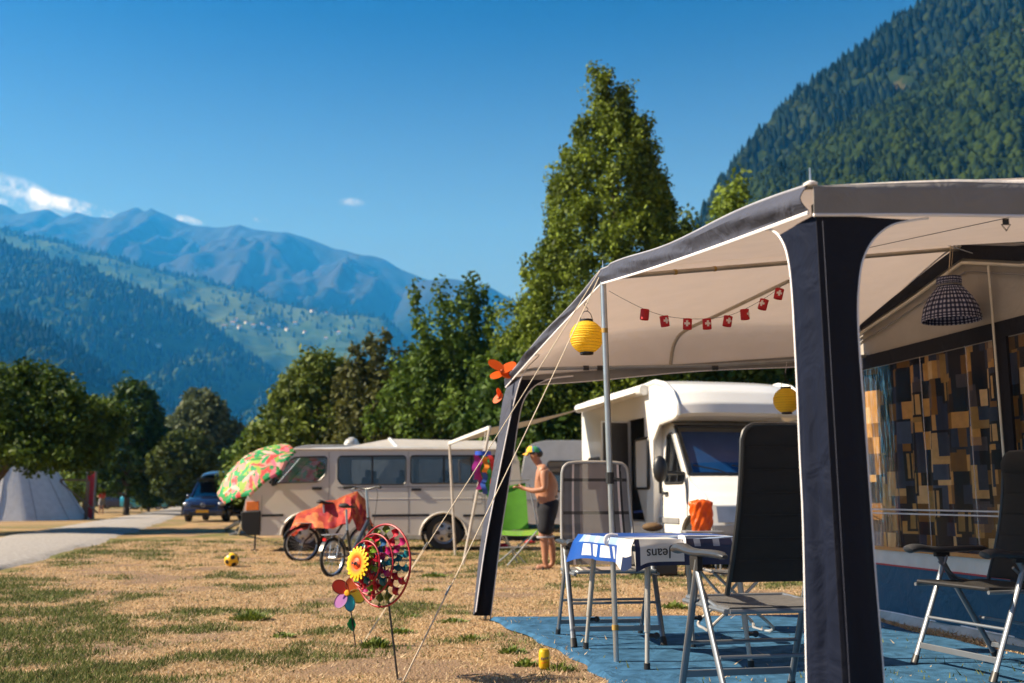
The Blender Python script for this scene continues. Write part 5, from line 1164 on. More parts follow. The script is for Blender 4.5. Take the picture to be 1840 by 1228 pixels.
# ================================================================ VEHICLES
RUB = M('black_rubber', (.014, .014, .015), .75, var=.2)
GLS = glass('car_glass', (.62, .66, .70), .02, .13); GLD = glass('dark_car_glass', (.10, .12, .14), .03, .4)
TRIM = M('black_trim', (.014, .015, .018), .4); CHROME = M('wheel_alloy', (.48, .48, .50), .3, metal=.8)
def wheel(parent, c, r, w, axis, rim_mat=None, off=(0, 0, 0), rimr=.62, spokes=5, back=False):
    ax = V3(axis).normalized(); q = ax.to_track_quat('Z', 'Y').to_matrix().to_4x4(); T = Matrix.Translation(V3(c)) @ q
    mb = MB(); mb.lathe([(r * rimr, -w * .45), (r * .93, -w / 2), (r, -w * .38), (r, w * .38), (r * .93, w / 2), (r * rimr, w * .45), (r * rimr, -w * .45)], 28, T, False); t = build(mb, 'wheel', RUB, parent, True, off=off)
    mb = MB(); mb.lathe([(r * rimr, -w * .4), (r * rimr * .98, w * .46), (r * rimr * .9, w * .40), (r * rimr * .82, w * .12), (r * .20, w * .2), (r * .18, w * .34), (.001, w * .34)], 28, T, False); mb.lathe([(.001, -w * .3), (r * rimr, -w * .3)], 20, T, False)
    o = build(mb, 'rim', rim_mat or CHROME, t, True, off=off); mb = MB()
    for k in range(spokes):
        a = 2 * math.pi * k / spokes; p0 = T @ Vector((math.cos(a) * r * .12, math.sin(a) * r * .12, w * .36)); p1 = T @ Vector((math.cos(a) * r * rimr * .86, math.sin(a) * r * rimr * .86, w * .30)); mb.bar(p0, p1, r * .15, r * .06)
    build(mb, 'spoke', rim_mat or CHROME, t, off=off, bevel=.004)
    mb = MB()
    for k in range(spokes):
        a = 2 * math.pi * (k + .5) / spokes; mb.disc(T @ Vector((math.cos(a) * r * rimr * .6, math.sin(a) * r * rimr * .6, w * .235)), (q @ Vector((r * .10, 0, 0))), (q @ Vector((0, r * .10, 0))), 10, .003)
    build(mb, 'vent_hole', TRIM, t, off=off); return t

# --- the beige van, side on, nose to the left
VY = 19.35
def vp(px, py): p = D(px, py, VY); return (p.x, p.z)
PAINT = M('beige_metallic_paint', (.57, .535, .49), .35, metal=0., coat=.5, var=.03, vs=2)
vx0 = vp(437, 900)[0]; VAN = W('van', 'beige passenger van parked side on behind the bicycles', 'van', ((vp(437, 900)[0] + vp(930, 900)[0]) / 2, VY + .85, 0))
zs = vp(600, 962)[1]
prof = [vp(466, 963), vp(438, 950), vp(437, 918), vp(441, 900), vp(452, 882), vp(482, 850), vp(512, 816), vp(520, 811), vp(560, 806.5), vp(640, 804.5), vp(780, 804.5), vp(900, 806.5), vp(925, 812), vp(933, 830), vp(938, 900), vp(940, 955), vp(936, 963)]
def arch(cx, r, n=12):
    return [(cx + r * math.cos(math.pi * (1 - k / n)), zs + r * .95 * math.sin(math.pi * k / n)) for k in range(n + 1)]
wr_ = vp(797, 960)[0]; wf_ = vp(547, 960)[0]; RA = .43
lower = [(x, z) for x, z in reversed(arch(wr_, RA))] ; outer = [p for p in prof] + lower + [(x, z) for x, z in reversed(arch(wf_, RA))]
w1 = rpoly([vp(481, 869), vp(521, 826), vp(528, 822), vp(586, 820.5), vp(585, 852), vp(571, 866)], .06)
w2 = rpoly([vp(606, 820), vp(729, 819), vp(729, 871), vp(613, 871), vp(606, 862)], .08); w3 = rpoly([vp(737, 819), vp(900, 819), vp(900, 868), vp(737, 869)], .06)
HW = .84
def side(sgn):
    y0 = VAN.base.y - sgn * HW
    return lambda x, z, w: Vector((x, y0 + sgn * (.055 * max(0, z - .3)) + w, z))
for sgn in (1, -1): VAN.p(panel(outer, [w1, w2, w3], .03, side(sgn), .004), 'side_panel', PAINT, smooth=True)
f_ = side(1)
for wdw in (w1, w2, w3):
    for sgn in (1, -1):
        fs = side(sgn); mb = MB(); mb.prism([fs(x, z, 0) for x, z in wdw], (0, .006, 0)); g = VAN.p(mb, 'window', GLS if sgn == 1 else GLS, label=None)
        mb = MB(); mb.tube([fs(x, z, -.014 * sgn) for x, z in wdw], .022, 6, closed=True, flat=.7); VAN.p(mb, 'window_seal', TRIM, g, smooth=True)
for (px, a, b) in ((668, 819, 871), (797, 819, 868), (847, 819, 868)):
    mb = MB(); mb.bar(f_(*vp(px, a), -.012), f_(*vp(px, b), -.012), .035, .015); VAN.p(mb, 'window_bar', TRIM)
# skin from nose over the roof to the tail
top = prof[1:16]; mb = MB()
def crown(u, v):
    k = v * (len(top) - 1); i = min(int(k), len(top) - 2); t = k - i; x = top[i][0] * (1 - t) + top[i + 1][0] * t; z = top[i][1] * (1 - t) + top[i + 1][1] * t
    yy = (HW - .055 * max(0, z - .3) + .012) * (2 * u - 1); e = 1 - abs(2 * u - 1) ** 4; nz_ = .045 * e if z > 1.85 else 0; nx_ = -.07 * e if x < vx0 + 1.0 and z < 1.9 else 0
    return Vector((x + nx_, VAN.base.y - yy * -1 * -1, z + nz_ + .002))
mb.sheet(lambda u, v: crown(u, (.0 + 3.0 * v) / 14), 16, 6); mb.sheet(lambda u, v: crown(u, (6 + 8 * v) / 14), 16, 24); VAN.p(mb, 'roof', PAINT, smooth=True)
mb = MB(); mb.sheet(lambda u, v: crown(.04 + .92 * u, (3.25 + 2.55 * v) / 14), 12, 4); VAN.p(mb, 'windscreen', GLS, smooth=True)
WHT = M('white_trim_and_glare', (.80, .79, .76), .35, coat=.4)
for s in (0.0, 1.0): mb = MB(); mb.tube([crown(s, v / 14) + Vector((-.012, 0, .005)) for v in np.linspace(2.6, 6.2, 12)], .035, 8, flat=.8); VAN.p(mb, 'windscreen_pillar', WHT, smooth=True)  # pillars of the beige body coloured white to carry the sun's glare
mb = MB(); mb.tube([f_(*vp(px, 807.5), -.03) for px in (515, 560, 640, 760, 900)], .022, 8); VAN.p(mb, 'rain_gutter', M('gutter_beige', (.50, .45, .40), .35, coat=.3), smooth=True)
for (a, b) in ((470, 509), (668, 771), (832, 936)):
    mb = MB(); mb.bar(f_(*vp(a, 927), -.004), f_(*vp(b, 926), -.004), .046, .046); VAN.p(mb, 'side_moulding', TRIM)
for (poly) in ([vp(590, 812), vp(591, 870), vp(588, 925), vp(588, 958)], [vp(733, 812), vp(734, 958)], [vp(870, 880), vp(872, 955)], [vp(470, 890), vp(469, 955)]):
    mb = MB(); mb.tube([f_(x, z, -.0175) for x, z in poly], .005, 4); VAN.p(mb, 'door_gap', TRIM)
mb = MB(); mb.tube([f_(*vp(px, py), -.019) for px, py in ((600, 897), (935, 895))], .005, 4); VAN.p(mb, 'body_crease', PAINT)
mb = MB(); a = f_(*vp(569, 878), -.035); mb.box(a, (.19, .03, .055)); VAN.p(mb, 'door_handle', TRIM, bevel=.01)
mb = MB(); a = f_(*vp(748, 880), -.035); mb.box(a, (.19, .03, .05)); VAN.p(mb, 'door_handle', TRIM, bevel=.01)
mb = MB(); mb.tube([f_(x, z, -.018) for x, z in rrect(*vp(850, 905), *vp(866, 888), .03)], .004, 4, closed=True); VAN.p(mb, 'fuel_flap', TRIM)
mb = MB(); mb.bar(f_(*vp(606, 876), -.02), f_(*vp(935, 874), -.02), .012, .01); VAN.p(mb, 'sliding_rail', TRIM)
mb = MB(); mb.tube([crown(.3, 3.2 / 14) + Vector((-.02, 0, .01)), crown(.18, 4.6 / 14) + Vector((-.03, 0, .02))], .010, 5); VAN.p(mb, 'wiper', TRIM)
# bumper, indicator, lamps
mb = MB(); P = [vp(433, 920), vp(468, 918), vp(468, 962), vp(445, 962), vp(434, 950)]; mb.prism([Vector((x, VAN.base.y - HW - .035, z)) for x, z in P], (0, 2 * HW + .07, 0)); VAN.p(mb, 'front_bumper', M('bumper_plastic', (.008, .008, .009), .6), bevel=.02)
mb = MB(); P = [vp(444, 902), vp(466, 901), vp(466, 917), vp(443, 918)]; mb.prism([Vector((x - .012, VAN.base.y - HW - .015, z)) for x, z in P], (0, .35, 0)); VAN.p(mb, 'indicator_lamp', M('amber_lens', (.85, .20, .01), .15, coat=1), bevel=.008)
mb = MB(); mb.prism([Vector((vx0 - .06, VAN.base.y - HW + .37 + dy_, z_)) for dy_, z_ in ((0, .80), (.30, .80), (.30, .98), (0, .98))], (.1, 0, 0)); VAN.p(mb, 'headlamp', CHROME)
mb = MB(); P = [vp(441, 896), vp(443, 900), vp(443, 893)]; a = f_(*vp(492, 866), -.12); mb.box(a, (.05, .16, .17)); mb.bar(a, f_(*vp(496, 872), 0), .03, .03); VAN.p(mb, 'wing_mirror', TRIM, bevel=.02)
for cx in (wr_, wf_):
    for sgn in (1, -1): wheel(VAN.e, (cx, VAN.base.y - sgn * (HW - .13), .345), .345, .21, (0, -sgn, 0), off=VAN.base)
    mb = MB(); mb.tube([f_(x, z, -.02) for x, z in arch(cx, RA + .02)], .022, 6, flat=.8); VAN.p(mb, 'arch_lip', PAINT, smooth=True)
    mb = MB(); mb.lathe([(.44, -.3), (.44, .3)], 20, Matrix.Translation((cx, VAN.base.y - HW + .35, .36)) @ Matrix.Rotation(R(90), 4, 'X'), False); VAN.p(mb, 'wheel_well', TRIM)
mb = MB(); mb.box((VAN.base.x, VAN.base.y, zs + .04), (4.6, 1.5, .06)); VAN.p(mb, 'floor_pan', TRIM)
mb = MB(); mb.box((vp(936, 900)[0], VAN.base.y, .95), (.05, 1.5, .9)); VAN.p(mb, 'tail_panel', PAINT)
SEATV = M('van_seat_cloth', (.07, .075, .09), .9)
for px in (560, 650, 712, 790, 860):
    for dy_ in (-.42, .42):
        x = vp(px, 850)[0]; mb = MB(); mb.box((x, VAN.base.y + dy_, 1.0), (.16, .46, .80), Matrix.Rotation(.15, 3, 'Y')); mb.box((x + .06, VAN.base.y + dy_, 1.47), (.09, .26, .16)); VAN.p(mb, 'seat', SEATV, bevel=.03)
mb = MB(); a = Vector((vp(520, 860)[0], VAN.base.y - .42, 1.18)); mb.tube(ring_pts(a, .19, Vector((.45, 0, .89)), Vector((0, 1, 0)), 20), .014, 6, closed=True); VAN.p(mb, 'steering_wheel', TRIM)
mb = MB(); a = G(455, 990); a = Vector((vp(455, 990)[0], VAN.base.y - HW + .1, 0)); mb.tube([a, a + Vector((0, 0, .30))], .018, 6); mb.box(a + Vector((0, 0, .012)), (.12, .12, .02)); VAN.p(mb, 'levelling_jack', TRIM)

# --- motorhome, nose toward the lens
fM = Vector((.235, -.972, 0)).normalized(); rM = Vector((.972, .235, 0)).normalized()
M0 = D(1178, 1010, 15.9); M0.z = 0; MO = W('motorhome', 'white motorhome with its entrance door open, nose toward the camera', 'motorhome', M0 + rM * 1.1)
def mo(r, f, z): return M0 + rM * r + fM * f + Vector((0, 0, z))
def msd(px, py, off=0.):    # pixel on the side wall -> (f, z)
    p = PL(px, py, M0, -rM); return ((p - M0).dot(fM), p.z)
MW = M('motorhome_gelcoat', (.74, .73, .71), .3, coat=.5, var=.04, vs=1.5); MG = M('grey_skirt', (.22, .22, .23), .5)
fz = msd(1178, 700)[1]; fr = msd(1047, 735)[0]
print('motorhome roof z', fz, 'rear f', fr, 'door', msd(1135, 745), msd(1172, 925))
ZR = 2.80
outl = [(fr, .42), (fr, ZR - .1), (fr + .1, ZR), (-.3, ZR + .0), (.15, ZR + .02), (.55, ZR - .06), (.86, ZR - .22), (1.02, ZR - .42), (1.04, ZR - .56), (.9, ZR - .60), (.35, ZR - .64), (.05, ZR - .9), (.0, .42)]
dA = msd(1131, 760)[0]; dB = msd(1160, 760)[0]
door = [(dA, .55), (dB + .0, .55), (dB, 2.30), (dA, 2.30)]
wa = msd(1165, 765); wb = msd(1200, 860); wn = rrect(-.75, 1.15, -.12, 1.95, .06)
W2 = 2.15
MO.p(panel(outl, [door, wn], .03, lambda x, z, w: mo(0 + w, x, z), .006), 'side_wall', MW, smooth=True)
MO.p(panel(outl, [], .03, lambda x, z, w: mo(W2 + w, x, z), .006), 'side_wall', MW, smooth=True)
tp = outl[1:11]
def mroof(u, v):
    k = v * (len(tp) - 1); i = min(int(k), len(tp) - 2); t = k - i; f = tp[i][0] * (1 - t) + tp[i + 1][0] * t; z = tp[i][1] * (1 - t) + tp[i + 1][1] * t
    return mo(W2 * u, f + (.12 * (1 - abs(2 * u - 1) ** 3) if v > .45 else 0), z + .03 * (1 - abs(2 * u - 1) ** 4))
mb = MB(); mb.sheet(mroof, 16, 54); MO.p(mb, 'roof', MW, smooth=True)
for s in (0, 1): mb = MB(); mb.tube([mroof(s, v) for v in np.linspace(.0, 1, 50)], .045, 8); MO.p(mb, 'roof_edge', WHT, smooth=True)
mb = MB(); mb.prism([mo(.02, .0, .42), mo(W2 - .02, .0, .42), mo(W2 - .02, .0, 2.2), mo(.02, 0, 2.2)], fM * .02); MO.p(mb, 'front_bulkhead', MW)
mb = MB(); mb.prism([mo(0, fr, .42), mo(W2, fr, .42), mo(W2, fr, ZR - .05), mo(0, fr, ZR - .05)], fM * .02); MO.p(mb, 'rear_wall', MW)
mb = MB(); mb.prism([mo(.02, fr, .42), mo(W2, fr, .42), mo(W2, 0, .42), mo(.02, 0, .42)], (0, 0, .03)); MO.p(mb, 'floor', MG)
mb = MB(); mb.prism([mo(-.012, fr, .30), mo(-.012, 0, .30), mo(-.012, 0, .62), mo(-.012, fr, .62)], rM * .02); MO.p(mb, 'skirt', M('white_skirt_panel', (.6, .6, .6), .4), label='lower skirt panel')
# entrance: dark interior, door leaf swung out, step
mb = MB(); mb.box(mo(1.0, (dA + dB) / 2, 1.4), (.03, .03, 1.7)); MO.p(mb, 'interior_partition', M('interior_brown', (.05, .035, .025), .7))
lf_ = M('door_inner_panel', (.05, .045, .04), .5); mb = MB(); h0 = mo(-.02, dA, .6); dv = (-rM * .97 + fM * .10).normalized(); wd_ = .52
mb.prism([h0, h0 + dv * wd_, h0 + dv * wd_ + Vector((0, 0, 1.68)), h0 + Vector((0, 0, 1.68))], fM * .035); MO.p(mb, 'door', MW, bevel=.01, label='opened entrance door')
mb = MB(); mb.prism([h0 + fM * .037 + dv * .03 + Vector((0, 0, .03)), h0 + fM * .037 + dv * (wd_ - .03) + Vector((0, 0, .03)), h0 + fM * .037 + dv * (wd_ - .03) + Vector((0, 0, 1.65)), h0 + fM * .037 + dv * .03 + Vector((0, 0, 1.65))], fM * .01); MO.p(mb, 'door_lining', lf_)
for rect in (wn,):
    mb = MB(); mb.prism([mo(-.02, x, z) for x, z in rect], rM * .012); g = MO.p(mb, 'window', GLD); mb = MB(); mb.tube([mo(-.025, x, z) for x, z in rect], .022, 6, closed=True); MO.p(mb, 'window_frame', TRIM, g, smooth=True)
for (f0_, f1_, z0_, z1_) in ((dA - .62, dA - .28, 1.95, 2.2), (dA - .62, dA - .28, 1.35, 1.85)):
    mb = MB(); mb.prism([mo(-.022, f0_, z0_), mo(-.022, f1_, z0_), mo(-.022, f1_, z1_), mo(-.022, f0_, z1_)], rM * .02); MO.p(mb, 'vent_panel', M('brown_vent', (.16, .13, .11), .6))
    for k in range(5): z_ = z0_ + (z1_ - z0_) * (k + .5) / 5; mb = MB(); mb.bar(mo(-.03, f0_ + .02, z_), mo(-.03, f1_ - .02, z_), .01, .012); MO.p(mb, 'vent_slat', MG)
rw = rrect(fr + .35, 1.15, fr + 1.1, 1.75, .08); mb = MB(); mb.prism([mo(-.022, x, z) for x, z in rw], rM * .015); MO.p(mb, 'window', GLD)
# cab
cw0, cw1 = .10, W2 - .10; cp = [(0, .40), (0, 2.12), (.28, 2.20), (.45, 2.12), (1.12, 1.32), (1.25, 1.22), (1.72, 1.05), (1.88, .90), (1.93, .55), (1.90, .32), (1.62, .30)] + [(1.22 + .40 * math.cos(math.pi * k / 10), .36 + .40 * math.sin(math.pi * k / 10)) for k in range(11)] + [(.80, .30), (.0, .30)]
sw = rpoly([(.22, 1.22), (.22, 1.98), (.40, 2.00), (.98, 1.30), (.95, 1.22)], .06)
for r_, s_ in ((cw0, -1), (cw1, 1)):
    MO.p(panel(cp, [sw], .03, lambda x, z, w: mo(r_ + w - s_ * .09 * max(0, z - 1.1), x, z), .005), 'cab_side', MW, smooth=True)
    mb = MB(); mb.prism([mo(r_ - s_ * .09 * max(0, z - 1.1), x, z) for x, z in sw], rM * .008); g = MO.p(mb, 'cab_window', GLS)
    mb = MB(); mb.tube([mo(r_ + s_ * .016 - s_ * .09 * max(0, z - 1.1), x, z) for x, z in sw], .022, 6, closed=True); MO.p(mb, 'window_seal', TRIM, g, smooth=True)
    mb = MB(); mb.bar(mo(r_ + s_ * .02 - s_ * .02, .72, 1.24), mo(r_ + s_ * .02 - s_ * .045, .72, 1.62), .03, .02); MO.p(mb, 'window_bar', TRIM)
    mb = MB(); mb.tube([mo(r_ + s_ * .018, f, z) for f, z in ((.16, 1.15), (.14, .5), (.2, .38), (.75, .36))], .006, 4); mb.tube([mo(r_ + s_ * .018, f, z) for f, z in ((1.05, 1.25), (1.12, 1.05), (1.1, .85))], .006, 4); MO.p(mb, 'door_gap', TRIM)
    mb = MB(); mb.box(mo(r_ + s_ * .035, .30, 1.07), (.05, .16, .05), Matrix.Rotation(math.atan2(fM.y, fM.x) + R(90), 3, 'Z')); MO.p(mb, 'door_handle', TRIM, bevel=.01)
    mb = MB(); mb.prism([mo(r_ + s_ * .02, x, z) for x, z in ((.05, .62), (.80, .62), (.80, .70), (.05, .70))], rM * .02 * s_); MO.p(mb, 'side_moulding', MG)
    # mirror
    mc = mo(r_ + s_ * .40, 1.02, 1.42); mb = MB(); mb.ball(mc, 1, (.11, .07, .20), 14, 10); MO.p(mb, 'mirror_housing', TRIM, smooth=True, label='big black wing mirror')
    mb = MB(); mb.bar(mc + Vector((0, 0, -.05)), mo(r_, .98, 1.36), .07, .05); mb.bar(mc + Vector((0, 0, -.16)), mc + Vector((0, 0, -.36)), .05, .04); MO.p(mb, 'mirror_arm', TRIM, bevel=.015)
    wheel(MO.e, mo(r_ - s_ * .1, 1.22, .335), .335, .2, rM * s_, off=MO.base)
    wheel(MO.e, mo(r_ - s_ * .1, -2.6, .335), .335, .2, rM * s_, off=MO.base)
def cabskin(pts, bulge): return lambda u, v: (lambda q: mo(cw0 + .09 * max(0, q.y - 1.1) + (cw1 - cw0 - .18 * max(0, q.y - 1.1)) * u, q.x + bulge * (1 - abs(2 * u - 1) ** 2.5), q.y))(interp([(a, b, 0) for a, b in pts], v))
mb = MB(); mb.sheet(cabskin([(.0, 2.13), (.28, 2.20), (.45, 2.12)], .05), 12, 4); MO.p(mb, 'cab_roof', MW, smooth=True)
mb = MB(); mb.sheet(cabskin([(.47, 2.10), (1.10, 1.34)], .10), 14, 6); MO.p(mb, 'windscreen', GLS, smooth=True)
mb = MB(); mb.sheet(lambda u, v: cabskin([(.42, 2.07), (1.03, 1.36)], .09)(.06 + .88 * u, .08 + .9 * v) - fM * .06, 14, 6, thick=.01); MO.p(mb, 'sky_reflection', M('blue_sky_reflection', (.02, .12, .36), .35), smooth=True)  # blue sheet behind the glass carries the reflected sky in its colour
mb = MB(); sk = cabskin([(.47, 2.10), (1.10, 1.34)], .105); mb.tube([sk(u, 0) for u in np.linspace(0, 1, 14)], .03, 6); mb.tube([sk(u, 1) for u in np.linspace(0, 1, 14)], .03, 6); mb.tube([sk(.0, v) for v in (0, .5, 1)], .03, 6); mb.tube([sk(1, v) for v in (0, .5, 1)], .03, 6); MO.p(mb, 'windscreen_seal', TRIM, smooth=True)
for a, b_ in ((.30, .05), (.62, .36)):
    mb = MB(); wk = lambda u, v: cabskin([(.47, 2.10), (1.12, 1.33)], .13)(u, v)
    mb.tube([wk(a, .98), wk(a - .06, .90), wk(b_, .80)], .010, 5); MO.p(mb, 'wiper', TRIM)
for k in (-1.1, -2.3):
    mb = MB(); mb.tube([mo(-.017, k, .66), mo(-.017, k, ZR - .16)], .004, 4); MO.p(mb, 'panel_joint', MG)
mb = MB(); mb.tube([mo(-.017, .02, .64), mo(-.017, fr, .64)], .006, 4); MO.p(mb, 'panel_joint', MG)
mb = MB(); mb.sheet(cabskin([(1.12, 1.32), (1.25, 1.22), (1.72, 1.05), (1.88, .90)], .12), 14, 9); MO.p(mb, 'bonnet', MW, smooth=True)
mb = MB(); mb.sheet(cabskin([(1.88, .90), (1.93, .62)], .12), 14, 4); MO.p(mb, 'nose_panel', MW, smooth=True)
mb = MB(); mb.sheet(cabskin([(1.94, .62), (1.96, .45), (1.90, .30)], .12), 14, 4, thick=.03); MO.p(mb, 'front_bumper', MG, smooth=True)
gr = cabskin([(1.90, .88), (1.945, .66)], .125); mb = MB(); mb.sheet(lambda u, v: gr(.25 + .5 * u, v), 8, 3, thick=.012); MO.p(mb, 'grille', TRIM)
for a in (.03, .78): mb = MB(); mb.sheet(lambda u, v: gr(a + .19 * u, v), 6, 3, thick=.014); MO.p(mb, 'headlamp', CHROME, smooth=True)
hs_ = cabskin([(.0, 1.02), (.0, 1.02)], 0)
mb = MB(); mb.prism([mo(-.016, x, z) for x, z in ((-.9, .75), (-.2, .78), (-.2, .82), (-.9, .79))], rM * .004); MO.p(mb, 'blue_stripe', M('blue_stripe', (.03, .06, .22), .4))
# awning roll and canopy held out to the left
mb = MB(); mb.tube([mo(-.09, -.1, ZR - .08), mo(-.09, fr + .02, ZR - .08)], .085, 12); MO.p(mb, 'awning_case', WHT, smooth=True)
CA = W('canopy', 'beige canopy stretched from the motorhome to two thin poles', 'canopy', G(818, 998))
q1 = D(803, 797, 17.0); q2 = D(882, 768, 14.9); k1 = G(818, 999); k2 = G(872, 1020)
q1 = Vector((k1.x - .12, k1.y, D(803, 797, k1.y).z)); q2 = Vector((D(880, 769, 15.4).x, 15.4, D(880, 769, 15.4).z))
m1 = mo(-.16, fr + .1, ZR - .12); m2 = mo(-.16, -.3, ZR - .10)
mb = MB(); mb.sheet(lambda u, v: q1.lerp(q2, u).lerp(m1.lerp(m2, u), v) - Vector((0, 0, .05 * math.sin(math.pi * v))), 12, 16, thick=.004); CA.p(mb, 'cloth', fabric('canopy_cloth', (.55, .50, .45), .8, trans=.3), smooth=True)
mb = MB(); mb.bar(q1, q2, .05, .06); CA.p(mb, 'lead_rail', WHT, bevel=.01)
POLE2 = M('pale_pole', (.50, .45, .40), .5)
for a, b in ((q1, k1), (q2, Vector((k2.x - .35, 15.4, 0)))): mb = MB(); mb.tube([a, b], .022, 8); CA.p(mb, 'pole', POLE2, smooth=True)

# --- caravans behind
CW_ = M('caravan_white', (.60, .60, .59), .4, var=.06, coat=.3)
def caravan(x, y, L_, h, label, rz=0., win=((.15, .45), (.55, .85)), d=2.1):
    t = thing('caravan', label, 'caravan', (x, y, 0), rz); pr = rpoly([(-L_ / 2, .4), (-L_ / 2 - .05, h * .55), (-L_ / 2 + .12, h - .12), (-L_ / 2 + .5, h), (L_ / 2 - .7, h), (L_ / 2 - .25, h - .18), (L_ / 2, h * .55), (L_ / 2 - .05, .4)], .25)
    holes = [rrect(-L_ / 2 + a * L_, 1.15, -L_ / 2 + b * L_, 1.85, .08) for a, b in win]
    for yy in (0, d): build(panel(pr, holes if yy == 0 else [], .03, lambda u, v, w: Vector((u, yy + w, v)), .004), 'side_wall', CW_, t, True)
    mb = MB(); n = len(pr)
    for i in range(n):
        a, b = pr[i], pr[(i + 1) % n]; mb.add([(a[0], 0, a[1]), (b[0], 0, b[1]), (b[0], d, b[1]), (a[0], d, a[1])], [(0, 1, 2, 3)])
    build(mb, 'shell', CW_, t, True)
    for hl in holes:
        mb = MB(); mb.prism([(u, -.01, v) for u, v in hl], (0, .012, 0)); g = build(mb, 'window', GLD, t); mb = MB(); mb.tube([(u, -.02, v) for u, v in hl], .02, 6, closed=True); build(mb, 'window_frame', TRIM, g)
    mb = MB(); mb.bar((-L_ / 2 + .1, -.02, .95), (L_ / 2 - .1, -.02, .95), .05, .02); build(mb, 'stripe', M('grey_stripe', (.2, .22, .28), .5), t)
    wheel(t, (.1, .12, .33), .33, .18, (0, -1, 0)); return t
Y = 23.5; x0 = D(945, 800, Y).x
caravan(x0 + 1.9, Y, 4.0, D(1000, 792, Y).z, 'white caravan with dark windows behind the man')
Y = 24.5; caravan(D(715, 800, Y).x, Y, 5.6, D(715, 800, Y).z, 'pale caravan mostly hidden behind the van', d=2.2)
# grey caravan awning roof with a peak seen over the van
Y = 23.8; TR = W('caravan_awning', 'grey pointed tent roof showing above the van roof', 'tent', D(760, 990, Y) - Vector((0, 0, D(760, 990, Y).z)))
pk = D(700, 789, Y + 1.2); l_ = D(610, 806, Y); r_ = D(890, 793, Y + 1.0); b_ = D(715, 806, Y - .3); rr_ = D(895, 806, Y - .3)
mb = MB(); mb.add([l_, b_, pk], [(0, 1, 2)]); mb.add([b_, rr_, r_, pk], [(0, 1, 2, 3)]); TR.p(mb, 'roof_cloth', fabric('grey_tent_roof', (.36, .34, .32), .8))
mb = MB(); mb.prism([Vector((l_.x, Y, 0.05)), Vector((rr_.x, Y - .3, .05)), rr_, Vector((b_.x, b_.y, b_.z)), l_], (0, .02, 0)); TR.p(mb, 'wall_cloth', MATS['grey_tent_roof'])
mb = MB(); mb.tube([pk, b_], .04, 6); TR.p(mb, 'peak_seam', WHT)
Y = 24.9; c = D(632, 797, Y); AC = W('roof_air_conditioner', 'white rounded air conditioner box on a caravan roof', 'air conditioner', c)
mb = MB(); mb.ball(c + Vector((0, 0, -.05)), 1, (.19, .3, .20), 14, 10); AC.p(mb, 'cover', CW_, smooth=True)
for k in range(4): mb = MB(); mb.bar(c + Vector((-.10, -.29, -.06 + .05 * k)), c + Vector((.10, -.29, -.06 + .05 * k)), .012, .02); AC.p(mb, 'vent_slat', MG)

